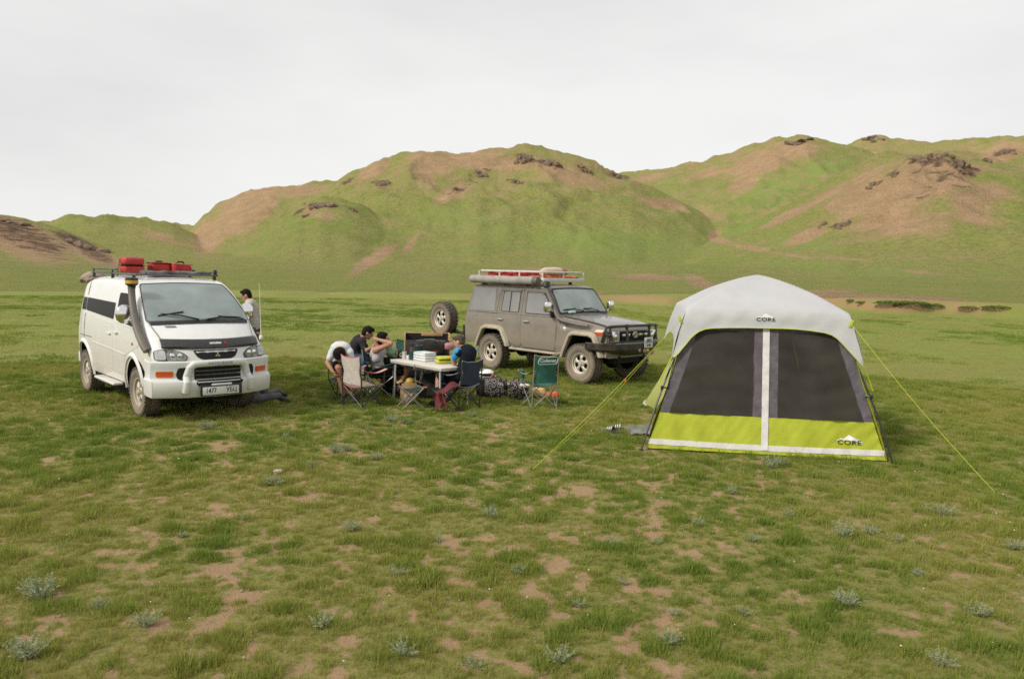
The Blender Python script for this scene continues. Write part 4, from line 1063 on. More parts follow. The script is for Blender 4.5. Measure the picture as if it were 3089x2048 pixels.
# sides
for s in (-1, 1):
    fn = c_side(s)
    g = MB(); g.patch(rpoly([(-3.60, 1.335), (-2.66, 1.335), (-2.70, 1.845), (-3.47, 1.845)], .05), fn, .008, .09, skirt=.014); g.build('quarter_window', M_sidegl, wag)
    for (nm, ol, wn) in (('rear_door', [(-2.56, .98), (-2.30, .88), (-2.12, .64), (-1.80, .60), (-1.80, 1.88), (-2.52, 1.88), (-2.60, 1.40)], [(-2.44, 1.355), (-1.90, 1.355), (-1.90, 1.79), (-2.40, 1.79)]),
                         ('front_door', [(-1.77, .60), (-.76, .60), (-.70, 1.0), (-.70, 1.32), (-1.10, 1.86), (-1.22, 1.89), (-1.77, 1.89)], [(-1.66, 1.355), (-.93, 1.355), (-1.02, 1.62), (-1.16, 1.775), (-1.28, 1.80), (-1.66, 1.80)])):
        d = empty(nm); d.parent = wag
        g = MB(); g.patch(rpoly(ol, .06), fn, .005, .09, skirt=.012); g.build('door_panel', M_taupe, d)
        g = MB(); g.patch(rpoly([(a + (-.025 if a < sum(q[0] for q in wn) / len(wn) else .025), b + (-.02 if b < 1.5 else .022)) for a, b in wn], .05), fn, .008, .08, skirt=.012); g.build('window_frame', M_rubber, d)
        g = MB(); g.patch(rpoly(wn, .04), fn, .013, .08, skirt=.012); g.build('door_window', M_sidegl, d)
        g = MB(); oc = rpoly(ol, .06); g.tube([fn(a, b, .002) for a, b in oc], .006, 5, closed=True); g.build('door_seam', M_rubber, d)
        hx = -2.44 if nm == 'rear_door' else -1.60
        g = MB(); g.box((hx, s * (c_halfw(1.17, hx) + .022), 1.165), (.17, .03, .045), bev=.012); g.build('handle', M_chrome, d)
        # rain visor above the window
        vx = [(-2.52, 1.80), (-2.50, 1.852), (-1.86, 1.852), (-1.86, 1.80)] if nm == 'rear_door' else [(-1.70, 1.80), (-1.70, 1.852), (-1.26, 1.845), (-1.13, 1.805), (-1.16, 1.77), (-1.28, 1.80)]
        g = MB(); g.patch(rpoly(vx, .012), fn, .03, .07, skirt=.022); g.build('rain_visor', M_grey, d)
    g = MB(); g.patch(rrect(-2.19, -2.165, 1.36, 1.79, .005), fn, .02, .1, skirt=.014)
    g.build('window_divider', M_black, wag)
    # waist groove and gutter
    g = MB(); g.tube([fn(-3.66 + .2 * k_, 1.305, .003) for k_ in range(16)], .010, 6); g.build('waist_moulding', M_taupe, wag)
    g = MB(); g.tube([fn(x, 1.905 if x < -1.2 else 1.905 - (x + 1.2) * 1.15, .012) for x in (-3.50, -3.0, -2.5, -2.0, -1.6, -1.3, -1.2, -1.12, -1.0, -.86, -.74)], .012, 6); g.build('roof_gutter', M_flare, wag)
    # flares
    for (ax, w_, h_) in ((.02, .52, .99), (-2.70, .50, .95)):
        ap = [(ax - w_ * 1.0, .50), (ax - w_ * .92, .62), (ax - w_ * .62, h_ - .04), (ax - w_ * .42, h_), (ax + w_ * .42, h_), (ax + w_ * .62, h_ - .04), (ax + w_ * .92, .66), (ax + w_ * .98, .58)]
        P = []
        pp = []
        for a, b in zip(ap, ap[1:]):
            for k_ in range(4): pp.append(Vector(a).lerp(Vector(b), k_ / 4))
        pp.append(Vector(ap[-1])); cc = Vector((ax, .55))
        for q in pp:
            n_ = (q - cc).normalized(); row = []
            for (o_, yo) in ((-.015, -.03), (-.010, .075), (.018, .085), (.055, .070), (.085, .004)):
                z_ = q.y + n_.y * o_; x_ = q.x + n_.x * o_
                row.append((c_bow(x_, .8), s * ((.835 if ax < -1 else .800) + yo), z_))
            P.append(row)
        g = MB(); g.grid(P, 0); g.build('arch_flare', M_flare, wag, ang=40)
    # side step tube
    g = MB(); g.tube([(-.62, s * .74, .56), (-.68, s * .88, .55), (-2.06, s * .88, .55), (-2.12, s * .74, .56)], .042, 10, flat=.7); g.tube([(-1.0, s * .4, .56), (-1.0, s * .86, .55)], .02); g.tube([(-1.8, s * .4, .56), (-1.8, s * .86, .55)], .02); g.build('side_step', M_flare, wag)
    # sill below the doors
    # mirror
    m_ = empty('door_mirror'); m_.parent = wag
    g = MB(); g.box((-.80, s * 1.02, 1.52), (.09, .17, .22), bev=.035, seg=3); g.tube([(-.84, s * .82, 1.40), (-.80, s * .92, 1.42), (-.80, s * .98, 1.46)], .02, 8); g.build('shell', M_chrome, m_)
    g = MB(); g.patch(rrect(-.075, .075, -.10, .095, .03), lambda a, b, off: (-.838 - off, s * 1.02 + a, 1.52 + b), .012, .05, skirt=.01); g.build('mirror_face', M_mirrorgl, m_)
    g = MB(); g.box((-.83, s * .86, 1.36), (.08, .05, .12), bev=.015); g.build('mount', M_black, m_)
    # wing indicator and marker
    g = MB(); g.patch(rrect(.36, .56, 1.02, 1.075, .015), fn, .012, .05, skirt=.015); g.build('wing_indicator', M_orange, wag)
    g = MB(); g.patch(rrect(.36, .56, 1.078, 1.125, .012), fn, .02, .05, skirt=.02); g.build('marker_lens', material('clear_marker', (.62, .55, .45), .3) if s < 0 else bpy.data.materials['clear_marker'], wag)
    g = MB(); g.patch(rrect(-3.46, -3.26, 1.19, 1.225, .008), fn, .006, .05, skirt=.008)
    g.build('quarter_badge', M_greytxt, wag)
# front face
def c_fr(y, z, off): return (c_bow(.655, y) + off, y, z)
g = MB(); g.patch(rrect(-.74, .74, .86, 1.10, .02), c_fr, .01, .08, skirt=.02); g.build('front_panel', M_taupe, wag)
g = MB(); g.patch(rrect(-.44, .44, .90, 1.09, .015), c_fr, .02, .08, skirt=.02); g.build('grille', M_dark, wag)
for z in (.935, .985, 1.055):
    g = MB(); g.box((.69, 0, z), (.02, .86, .012)); g.build('grille_slat', M_black, wag)
for (y0, y1) in ((-.42, -.31), (-.27, -.16), (.14, .25), (.29, .41)):
    g = MB(); g.box((.70, (y0 + y1) / 2, 1.02), (.02, y1 - y0, .05), bev=.006); g.build('chrome_bar', M_chrome, wag)
em = MB()
def oval(mb, c_, a, b, r): mb.tube([(c_[0], c_[1] + a * math.cos(2 * math.pi * i / 24), c_[2] + b * math.sin(2 * math.pi * i / 24)) for i in range(24)], r, 6, closed=True)
oval(em, (.715, 0, 1.02), .085, .058, .008); oval(em, (.715, 0, 1.02), .026, .054, .007); oval(em, (.715, 0, 1.045), .060, .024, .007)
em.build('grille_emblem', M_chrome, wag)
for s in (-1, 1):
    hl = empty('headlight'); hl.parent = wag
    g = MB(); g.box((.665, s * .60, .995), (.05, .25, .22), bev=.02); g.build('bezel', M_chrome, hl)
    g = MB(); g.patch(rrect(s * .60 - .105, s * .60 + .105, .895, 1.09, .035), c_fr, .062, .05, skirt=.02); g.build('lens', M_lens, hl)
    g = MB(); g.ell((.695, s * .60, .995), (.015, .06, .06)); g.build('reflector', M_chrome, hl)
# bull bar
bb = empty('bull_bar'); bb.parent = wag
g = MB(); pl = [(.20, -.94), (.48, -.93), (.70, -.76), (.84, -.40), (.86, 0), (.84, .40), (.70, .76), (.48, .93), (.20, .94)]
prof = [(-.10, .86), (.0, .87), (.02, .85), (.02, .74), (-.02, .66), (-.12, .62)]
P = []
for i, (x, y) in enumerate(pl):
    a, b = Vector(pl[max(0, i - 1)]), Vector(pl[min(len(pl) - 1, i + 1)]); t_ = (b - a).normalized(); nrm = Vector((t_.y, -t_.x))
    P.append([(x + nrm.x * d, y + nrm.y * d, z + (.05 * (1 if abs(y) > .7 else 0) * (1 if z < .7 else 0))) for (d, z) in prof])
g.grid(P, 0, .02); g.build('bumper_channel', M_barblk, bb, ang=25)
g = MB(); g.box((.76, 0, .875), (.14, .84, .02), bev=.006); g.build('top_plate', M_barblk, bb)
hoop = [(.52, -.83, .88), (.60, -.83, 1.10), (.62, -.81, 1.18), (.66, -.75, 1.205), (.76, -.42, 1.215), (.79, 0, 1.215), (.76, .42, 1.215), (.66, .75, 1.205), (.62, .81, 1.18), (.60, .83, 1.10), (.52, .83, .88)]
g = MB(); g.tube(hoop, .026, 8); g.build('hoop', M_barblk, bb)
for s in (-1, 1):
    g = MB(); g.tube([(.80, s * .36, .87), (.80, s * .36, 1.02), (.77, s * .37, 1.22)], .024, 8); g.box((.78, s * .37, 1.20), (.05, .05, .10), bev=.01); g.build('upright', M_barblk, bb)
    g = MB(); g.tube([(.72, s * .72, .88), (.69, s * .73, 1.03), (.655, s * .76, 1.20)], .022, 8); g.tube([(.58, s * .82, 1.04), (.70, s * .73, 1.04)], .018, 8); g.build('lamp_guard', M_barblk, bb)
    g = MB(); g.box((.80 - .06, s * .62, .79), (.02, .14, .045), bev=.008, rot=(0, 0, R(-s * -24))); g.build('indicator', M_orange, bb)
g = MB(); g.lathe([(.034, 0), (.034, .02), (0, .024)], 18, 0, axes((.868, -.06, .72), (0, 1, 0), (0, 0, 1), (1, 0, 0))); g.build('round_cap', material('pinkish_cap', (.42, .20, .15), .6), bb)
g = MB(); g.tube([(.89 + .0, .10 + .035 * math.cos(2 * math.pi * i / 14), .70 + .030 * math.sin(2 * math.pi * i / 14)) for i in range(14)], .011, 6, closed=True); g.build('shackle', M_flare, bb)
g = MB(); g.ell((.89, .20, .70), (.03, .05, .045)); g.build('winch_hook', material('ochre_hook', (.45, .28, .06), .5), bb)
g = MB(); g.tube([(.78, -.70, .86), (.93, -.3, .88), (.94, .2, .89), (.80, .80, .91), (.62, .98, .95)], .008, 6); g.build('cable', M_greytxt, bb)
np2 = empty('number_plate'); np2.parent = wag
g = MB(); g.box((.905, .20, .87), (.010, .27, .21), bev=.004); g.build('plate', M_plate, np2)
Mt = axes((.9115, .20, .905), (0, 1, 0), (0, 0, 1), (1, 0, 0)); g = MB(); g.text('4983', .105, Mt, sx=.82, bold=.0012)
Mt = axes((.9115, .20, .812), (0, 1, 0), (0, 0, 1), (1, 0, 0)); g.text('УНИ', .062, Mt, sx=1.0, bold=.0006); g.build('lettering', M_ink, np2, ang=0)
# snorkel
sn = empty('snorkel'); sn.parent = wag
g = MB()
g.tube([(.14, -.80, 1.185), (-.10, -.83, 1.20), (-.50, -.85, 1.25), (-.64, -.87, 1.30)], [.04, .05, .052, .05], 10, flat=.75)
g.tube([(-.60, -.87, 1.27), (-.70, -.875, 1.40), (-.84, -.855, 1.60), (-.99, -.83, 1.80), (-1.06, -.82, 1.93)], [.05, .045, .042, .042, .045], 10)
g.build('pipe', M_grey, sn)
g = MB(); g.lathe([(.04, 0), (.085, .015), (.085, .05), (.06, .11), (.05, .135), (0, .14)], 14, 0, Matrix.Translation((-1.06, -.82, 1.92))); g.build('head', M_black, sn)
# wheels and spare
for (x, s) in ((0, -1), (-2.73, -1), (0, 1), (-2.73, 1)):
    wheel('wheel', wag, (x, s * .75, .41), .41, .265, .215, 5, s, M_alloy, lugs=30, knob=.017)
sw = empty('spare_wheel_carrier'); sw.parent = wag; sw.location = (-3.78, -.78, 0); sw.rotation_euler = (0, 0, R(0))
g = MB(); g.tube([(.02, 0, .72), (-.35, .03, .80), (-.68, .06, .98)], .03, 8); g.tube([(.02, 0, .72), (.02, 0, .95)], .035, 8); g.box((-.3, .03, .75), (.5, .05, .07), bev=.012); g.build('swing_arm', M_black, sw)
wheel('spare_wheel', sw, (-.70, -.06, 1.06), .405, .255, .215, 5, -1, M_alloy, lugs=30, knob=.017)
# rear
g = MB(); g.box((-3.78, 0, .66), (.10, 1.5, .14), bev=.03); g.build('rear_bumper', M_barblk, wag)
for s in (-1, 1):
    g = MB(); g.box((-3.73, s * .70, .93), (.05, .12, .26), bev=.015); g.build('tail_light', M_red, wag)
# roof rack
M_wrack = material('white_rack_tube', (.62, .62, .58), .5, var=.2, vscale=10)
rk = empty('roof_rack'); rk.parent = wag
RX0, RX1, RY = -3.45, -1.30, .66
g = MB(); g.box((RX1 - .0, 0, 2.075), (.03, 2 * RY, .085), bev=.008); g.build('front_rail', M_wrack, rk)
g = MB(); g.box((RX0, 0, 2.075), (.03, 2 * RY, .085), bev=.008); g.build('rear_rail', M_wrack, rk)
for s in (-1, 1):
    g = MB(); g.box(((RX0 + RX1) / 2, s * RY, 2.075), (RX1 - RX0, .03, .085), bev=.008); g.build('side_rail', M_wrack, rk)
    for x in (-3.2, -2.45, -1.75):
        g = MB(); g.box((x, s * .69, 2.0), (.08, .05, .12), bev=.01); g.build('rack_foot', M_black, rk)
lo = [(RX0 + .05, -RY), (RX0 + .05, RY), (RX1 - .03, RY), (RX1 - .03, -RY)]
tp = [(RX0 + .12, -RY, 2.245), (RX0 + .05, -RY + .10, 2.245), (RX0 + .05, RY - .1, 2.245), (RX0 + .12, RY, 2.245), (RX1 - .10, RY, 2.245), (RX1 - .03, RY - .1, 2.245), (RX1 - .03, -RY + .10, 2.245), (RX1 - .10, -RY, 2.245)]
g = MB(); g.tube(tp, .020, 8, closed=True); g.build('top_rail', M_wrack, rk)
for (x, y) in [(RX0 + .05, -RY), (RX0 + .75, -RY), (RX0 + 1.40, -RY), (RX1 - .03, -RY), (RX0 + .05, RY), (RX0 + .75, RY), (RX0 + 1.40, RY), (RX1 - .03, RY), (RX1 - .03, 0), (RX0 + .05, 0)]:
    g = MB(); g.tube([(x, y, 2.10), (x, y, 2.245)], .018, 8); g.build('post', M_wrack, rk)
for i in range(8):
    g = MB(); g.box((RX0 + .15 + i * .27, 0, 2.06), (.04, 2 * RY - .04, .02)); g.build('cross_bar', M_wrack, rk)
aw = empty('rolled_awning'); aw.parent = wag
M_awn = material('dusty_awning_cover', (.33, .31, .28), .75, var=.25, vscale=5, bump=.25, bscale=12)
pts = [(-3.52, -.80, 2.045)] + [(-3.50 + 2.13 * i / 10, -.80, 2.05 + .004 * math.sin(i * 1.7)) for i in range(11)] + [(-1.35, -.80, 2.045)]
g = MB(); g.tube(pts, [.035] + [.085, .092] + [.090] * 7 + [.092, .085] + [.04], 16); g.build('cover', M_awn, aw)
g = MB(); g.lathe([(.096, 0), (.098, .02), (.098, .10), (.085, .13), (0, .14)], 18, 0, axes((-1.44, -.80, 2.05), (0, 1, 0), (0, 0, 1), (1, 0, 0))); g.build('end_cap', M_grey, aw)
# rack loads
for k_, (x, w_) in enumerate(((-3.05, .36), (-2.62, .42), (-2.18, .40))):
    labs = ['rearmost of the three red bags on the white roof rack of the brown car', 'middle of the three red bags on the white roof rack of the brown car', 'foremost of the three red bags on the white roof rack of the brown car']
    e = on(wag, 'canvas_bag', x, -.28, 2.072, 0, labs[k_], 'bag', 'red bags on the brown car')
    bmx = bmesh.new(); bmesh.ops.create_cube(bmx, size=1); bmesh.ops.subdivide_edges(bmx, edges=list(bmx.edges), cuts=5, use_grid_fill=True)
    for v in bmx.verts:
        q = v.co.copy(); rr = (abs(q.x * 2) ** 5 + abs(q.y * 2) ** 5 + abs(q.z * 2) ** 4) ** .2; f_ = 1 / max(rr, 1)
        v.co = Vector((q.x * w_ * f_, q.y * .66 * f_, .085 + q.z * .17 * f_ + .012 * math.sin(q.x * 11 + k_)))
    g = MB(); g.bm(bmx); g.build('bag_body', M_redbag, e, ang=50)
    g = MB(); g.tube([(0, -.30, .10), (0, -.335, .13), (0, -.30, .165), (0, .3, .165)], .014, 6); g.build('strap', M_dark, e)
e = on(wag, 'sleeping_mat_roll', -1.63, 0, 2.072, 0, 'long orange mat lying across the front of the white roof rack of the brown car', 'mat')
M_oran = material('orange_mat', (.62, .15, .04), .7, var=.3, vscale=8)
P = [[(-.22 + .44 * i / 8, -.58 + 1.16 * j / 14, .085 + .012 * math.sin(i * 1.1 + j * .7) + .008 * math.sin(j * 1.9)) for j in range(15)] for i in range(9)]
g = MB(); g.grid(P[::-1], 0, .08); g.build('mat', M_oran, e, ang=50)
e = on(wag, 'rolled_blanket', -1.70, .10, 2.165, 0, 'cream and brown rolled blanket on top of the orange mat on the brown car', 'blanket')
M_cream = material('cream_blanket', (.58, .50, .38), .9, var=.2, vscale=10, bump=.4, bscale=20)
g = MB(); g.tube([(0, -.44, .07), (0.01, -.3, .095), (0, 0, .10), (0, .18, .095)], [.06, .09, .095, .09], 12); g.build('blanket', M_cream, e)
g = MB(); g.tube([(0, .181, .095), (0, .32, .09), (0, .40, .07)], [.085, .085, .05], 12); g.build('brown_end', material('brown_blanket', (.34, .16, .09), .9), e)
# ================================================================== TENT
tent = empty('tent', (3.235, 9.92, 0), math.atan2(-.40, 2.94), 'lime green and grey cabin tent with dark mesh front and white zip strip', 'tent')
bpy.context.view_layer.update()
TI = tent.matrix_world.inverted()
TS = 980 / 2365
def TP(tx, ty): return (1780 + tx * TS, 800 + ty * TS)
LEAN = .36 / 1.85
def on_front(tx, ty, inset=0.0):                 # pixel of the tent crop -> (x, z) on the leaning front plane
    o = TI @ Vector((0, 0, CAM_H)); d = TI.to_3x3() @ ray(*TP(tx, ty))
    t = (o.z * LEAN + inset - o.y) / (d.y - d.z * LEAN)
    q = o + d * t; return (q.x, q.z)
M_fly = material('grey_fly_fabric', (.60, .605, .615), .75, var=.10, vscale=3, bump=.30, bscale=7, sub=.22)
M_lime = material('lime_fabric', (.47, .53, .035), .7, var=.16, vscale=3.5, col2=(.40, .44, .03), bump=.45, bscale=9, sub=.15)
M_limed = material('lime_webbing', (.42, .48, .03), .8)
M_mesh = material('charcoal_mesh', (.058, .051, .045), .9, var=.35, vscale=2.5, bump=.25, bscale=160, spec=.15, trans=.13)
M_purple = material('grey_purple_fabric', (.125, .108, .125), .8, var=.3, vscale=9, bump=.5, bscale=16)
M_hem = material('white_webbing', (.66, .64, .62), .8, var=.12, vscale=14, bump=.3, bscale=30)
M_pole = material('black_steel_pole', (.02, .022, .02), .4)
M_tint = material('tent_ink', (.02, .025, .02), .7)
M_logo = material('logo_white', (.70, .70, .68), .8)
EX, EY0, EY1, EZ = 1.02, .36, 2.30, 1.85
PK = Vector((.02, 1.33, 2.29))
def fold(x, z):
    s_ = 1 if x > 0 else -1
    edge = sstep(.55, 1.45, abs(x) + .30 - z * .25)
    d = (x * s_ * 1.0 - z * .75)
    return .016 * abs(math.sin(d * 13 + 1.7 * math.sin(z * 5 + x))) * edge + .006 * math.sin(x * 19 + z * 9 + math.sin(z * 13)) * sstep(.5, .05, abs(z - .28)) + .003 * math.sin(x * 47 - z * 31)
def front(x, z, off): return (x, z * LEAN - off, z)
# --- wall fabric (inner cabin), set a little behind the poles
def wall_front(x, z, off):
    return (x, z * LEAN + .03 - off + fold(x, z) * .9, z)
bl, br = on_front(405, 1345), on_front(2165, 1438)
wl, wr = on_front(512, 1075), on_front(2052, 1146)
XB, XW = (abs(bl[0]) + abs(br[0])) / 2, (abs(wl[0]) + abs(wr[0])) / 2
ZW = (wl[1] + wr[1]) / 2
kx = (XB - XW) / ZW
def xe(z): return XB - kx * .80 * z - .02 * math.sin(z * 2)       # half width of the front wall at height z
ZT = 1.66
fp = MB(); fp.patch([(-xe(.03), .02), (xe(.03), .02), (xe(ZW), ZW), (-xe(ZW), ZW)], wall_front, 0, .035, skirt=.004); lowwall = fp.build('lower_wall', M_lime, tent)
hm = MB()
P = [[wall_front(-xe(.085) * 1.0 + 2 * xe(.085) * j / 60, z - .012 * math.sin(math.pi * j / 60), .006 + .004 * math.sin(j * .9)) for j in range(61)] for z in (.075, .105, .145)]
hm.grid(P, 0, .004); hm.build('hem_band', M_hem, tent)
# mesh windows and the grey borders round them
for s in (-1, 1):
    xi = .155 * s
    def xo(z): return s * (xe(z) - .11 - .03 * z)
    o = [(xi, ZW + .005), (xo(ZW), ZW + .005), (xo(1.1), 1.10), (xo(1.48), 1.48), (xo(1.56) - s * .05, 1.56), (xi, 1.565)]
    g = MB(); g.patch(o, lambda x, z, off: (x, z * LEAN + .03 - off + .012 * math.sin(x * 4 + z * 3) * math.sin(z * 5) - .005 * math.sin(z * 26 + 3 * math.sin(x * 3)) + .004 * math.sin((x * 1.2 + z) * 19), z), .008, .04, skirt=.003); g.build('mesh_window', M_mesh, tent)
    g = MB(); o = [(xo(ZW), ZW + .002), (s * xe(ZW), ZW + .002), (s * xe(1.0), 1.0), (s * xe(1.5), 1.5), (s * xe(1.66), 1.66), (xo(1.66), 1.66), (xo(1.1), 1.10)]
    g.patch(o, wall_front, .001, .05, skirt=.003); g.build('window_border', M_purple, tent)
    g = MB(); o = [(s * .035, ZW + .002), (s * .155, ZW + .002), (s * .155, 1.56), (s * .035, 1.56)]; g.patch(o, wall_front, .003, .06, skirt=.003); g.build('door_border', M_purple, tent)
g = MB(); g.patch([(-xe(1.66) + .05, 1.56), (xe(1.66) - .05, 1.56), (xe(1.7) - .05, 1.70), (-xe(1.7) + .05, 1.70)], wall_front, .001, .08, skirt=.003); g.build('top_border', M_purple, tent)
g = MB(); P = [[wall_front(x, z, .014 + .003 * math.sin(z * 23)) for x in (-.042, 0, .042)] for z in [.075 + i * (1.62 - .075) / 40 for i in range(41)]]
g.grid(P, 0, .005); g.build('zip_flap', M_hem, tent)
# logo on the lower wall
from mathutils.bvhtree import BVHTree
def logo(name, M, w, ob):
    e = empty(name); e.parent = tent
    bv = BVHTree.FromPolygons([v.co.copy() for v in ob.data.vertices], [tuple(p.vertices) for p in ob.data.polygons])
    def lay(g, off):                             # print lies on the cloth
        for i, p in enumerate(g.v):
            h_ = bv.ray_cast(Vector((p[0], -2, p[2])), Vector((0, 1, 0)))
            if h_[0] is not None: g.v[i] = (p[0], h_[0].y - off, p[2])
        return g
    g = MB(); h = w * .30
    o = [(-.62, -.05), (-.40, .42), (-.28, .30), (-.02, 1.0), (.12, .74), (.22, .62), (.40, .36), (.55, .10), (.66, -.28), (.40, -.02), (.2, .08), (-.2, .08), (-.42, .0)]
    g.patch([(a * w, b * h) for a, b in o], lambda a, b, off: M @ Vector((a, b, off)), .001, .012, skirt=0); lay(g, .004).build('mountain_mark', M_logo, e, ang=0)
    g = MB(); g.text('CORE', w * .32, M @ Matrix.Translation((0, -h * .30, .004)), sx=1.28, space=1.12, bold=w * .0035, ext=0.0); lay(g, .008).build('lettering', M_tint, e, ang=0)
lx, lz = on_front(1893, 1283)
nf = Vector((0, -1, LEAN)).normalized(); uf = Vector((0, LEAN, 1)).normalized()
logo('wall_logo', axes(Vector(wall_front(lx, lz, .022)), (1, 0, 0), uf, nf), .25, lowwall)
lx2, lz2 = on_front(1276, 385)
# --- side and rear walls
for s in (-1, 1):
    g = MB(); P = []
    for i in range(17):
        z = 1.78 * i / 16; P.append([])
        for j in range(21):
            v = j / 20; y0 = z * LEAN + .03; y1 = 2.66 - z * LEAN
            P[-1].append((s * (XB - kx * .80 * z - .34 * v + .015 * math.sin(v * 9 + z * 5)), y0 + (y1 - y0) * v, z + .02))
    g.grid(P[:12], 0, .003); g.build('side_wall', M_lime, tent)
    g = MB(); g.grid(P[11:], 0, .003); g.build('side_wall_top', M_fly, tent)
P = [[((-1 + 2 * j / 24) * (XB - kx * .8 * z - .34), 2.66 - z * LEAN, z + .02) for j in range(25)] for z in [1.78 * i / 12 for i in range(13)]]
g = MB(); g.grid(P[:7], 0, .003); g.build('rear_wall', M_lime, tent)
g = MB(); g.grid(P[6:], 0, .003); g.build('rear_window', M_mesh, tent)
g = MB(); g.box((0, 1.34, .03), (2.2, 2.5, .02)); g.build('groundsheet', material('tent_groundsheet', (.05, .06, .05), .8), tent)
# --- fly: roof of four faces with rounded shoulders, and skirts with an arch
def roof_pt(u, v):                               # u, v in -1..1 over the eave rectangle
    m_ = max(abs(u), abs(v))
    x, y = u * EX, (EY0 + EY1) / 2 + v * (EY1 - EY0) / 2
    x = x * (1 - m_) * 0 + x
    zz = EZ + (PK.z - EZ) * (1 - m_ ** 1.38) 
    sag = .014 * math.sin(math.pi * m_) * (1 - min(abs(u), abs(v)) / max(m_, 1e-6))
    corner = .03 * (min(abs(u), abs(v)) / max(m_, 1e-6)) ** 6 * sstep(.6, 1, m_)
    zz -= corner
    return Vector((x + PK.x * (1 - m_), y, zz - sag))
arch_px = [(582, 692), (612, 668), (640, 642), (670, 605), (700, 570), (730, 532), (762, 502), (795, 480), (832, 466), (880, 459), (1000, 455), (1130, 455), (1270, 458), (1400, 461), (1500, 466), (1600, 476), (1700, 491), (1755, 508), (1795, 534), (1840, 580), (1880, 624), (1920, 668), (1955, 706), (1984, 736)]
arch = [on_front(*q) for q in arch_px]
def fly_front(x, z, off):
    return (x, z * LEAN - .02 - off, z)
def fly_wr(p, u): p.y += .006 * math.sin(p.x * 9 + p.z * 23) * (abs(u) ** 2) + .004 * math.sin(p.x * 21 - p.z * 14); return p
aw_ = [(a, b) for a, b in arch]
aw_[0] = (-(abs(aw_[0][0]) + abs(aw_[-1][0])) / 2, aw_[0][1]); aw_[-1] = (-aw_[0][0], aw_[-1][1])
AX = aw_[-1][0]
nn_ = 48
flym = bmesh.new()
def fgrid(P):
    vs = [[flym.verts.new(q) for q in row] for row in P]
    for i in range(len(P) - 1):
        for j in range(len(P[0]) - 1): flym.faces.new((vs[i][j], vs[i + 1][j], vs[i + 1][j + 1], vs[i][j + 1]))
uu = [-1 + 2 * i / nn_ for i in range(nn_ + 1)]
fgrid([[roof_pt(u, v) for v in uu] for u in uu])
def front_col(u):                                # from the eave down to the arch
    top = roof_pt(u, -1); xb = u * AX; zb = lerp_tab(aw_, xb); bot = Vector(fly_front(xb, zb, .0)); r_ = []
    for i in range(9):
        t_ = i / 8; q = top.lerp(bot, t_); q.y -= .045 * math.sin(math.pi * min(1, t_ * 1.0)) * (1 - t_) * (1 - .4 * abs(u)); q = fly_wr(q, u) if 0 < i < 8 else q; r_.append(q)
    return r_
fgrid([front_col(u) for u in uu])
for s in (-1, 1):
    cols = []
    for v in uu:
        top = roof_pt(s, v); dz = .42 + (.25 if v < 0 else .18) * abs(v) ** 3
        if v == -1: bot = Vector(fly_front(s * AX, lerp_tab(aw_, s * AX), 0))
        else: bot = Vector((s * (EX + (AX - EX) * (dz / .67)), top.y + (-1 if v < 0 else 1) * .13 * abs(v) ** 3, EZ - dz))
        cols.append([top.lerp(bot, i / 8) + Vector((s * .02 * math.sin(math.pi * i / 8), 0, 0)) for i in range(9)])
    fgrid(cols)
fgrid([[roof_pt(u, 1).lerp(Vector((u * (EX + .1), EY1 + .08, EZ - .42)), i / 6) for i in range(7)] for u in uu])
bmesh.ops.remove_doubles(flym, verts=flym.verts, dist=.0008)
g = MB(); g.bm(flym); fo = g.build('fly', M_fly, tent, ang=0)
fo.data.polygons.foreach_set('use_smooth', [True] * len(fo.data.polygons))
g = MB(); g.tube([Vector(fly_front(a, b, .006)) for a, b in arch], .011, 6, flat=.6); g.build('fly_edge_tape', M_limed, tent)
logo('fly_logo', axes(Vector(fly_front(lx2, lz2, .020)), (1, 0, 0), uf, nf), .21, fo)
# --- poles
pl_b, pr_b = on_front(370, 1352), on_front(2203, 1452)
fl, fr_ = arch[0], arch[-1]
for s, b, f_ in ((-1, pl_b, fl), (1, pr_b, fr_)):
    g = MB(); a = Vector((b[0], -.02, 0)); c_ = Vector((s * (EX - .02), EY0 - .03, EZ - .03)); mid = Vector((f_[0] - s * .015, f_[1] * LEAN - .005, f_[1]))
    g.tube([a, a.lerp(mid, .5), mid + Vector((-s * .03, .07, 0)), c_ + Vector((-s * .09, .10, -.06))], .0125, 8); g.box(a + Vector((0, 0, .01)), (.05, .05, .02)); g.build('front_pole', M_pole, tent)
    g = MB(); b2 = Vector((s * 1.16, 2.55, 0)); c2 = Vector((s * (EX - .10), EY1 - .05, EZ - .08)); g.tube([b2, b2.lerp(c2, .5), c2], .0125, 8); g.build('rear_pole', M_pole, tent)
    # lime tension strap hanging from the corner of the fly and the wall clip
    P0 = Vector((f_[0], f_[1] * LEAN - .03, f_[1]))
    st = [P0 + Vector((-s * .03, 0, .06)), P0, P0 + Vector((s * .075, -.015, -.15)), P0 + Vector((s * .125, -.02, -.27))] if s < 0 else [P0 + Vector((0, 0, .02)), P0 + Vector((.03, -.01, -.07)), P0 + Vector((.075, -.012, -.16)), P0 + Vector((.125, -.015, -.30))]
    g = MB(); g.tube(st, [.016, .022, .020, .030] if s < 0 else [.010, .012, .020, .028], 6, flat=.35); g.build('tension_strap', M_limed, tent)
    zc = .80; pc = a.lerp(mid, zc / mid.z); wc = Vector(wall_front(s * (xe(zc) - .01), zc, .01))
    g = MB(); g.tube([pc, wc], .010, 6); g.box(pc, (.035, .035, .05), bev=.006); g.build('pole_clip', M_pole, tent)
g = MB()
for i in range(9): pass
# second thin strut seen at the left
q0, q1 = on_front(625, 650), on_front(560, 900)
g = MB(); g.tube([Vector(front(q0[0], q0[1], -.02)), Vector(front(q1[0], q1[1], -.02))], .007, 6); g.build('strut', M_pole, tent)
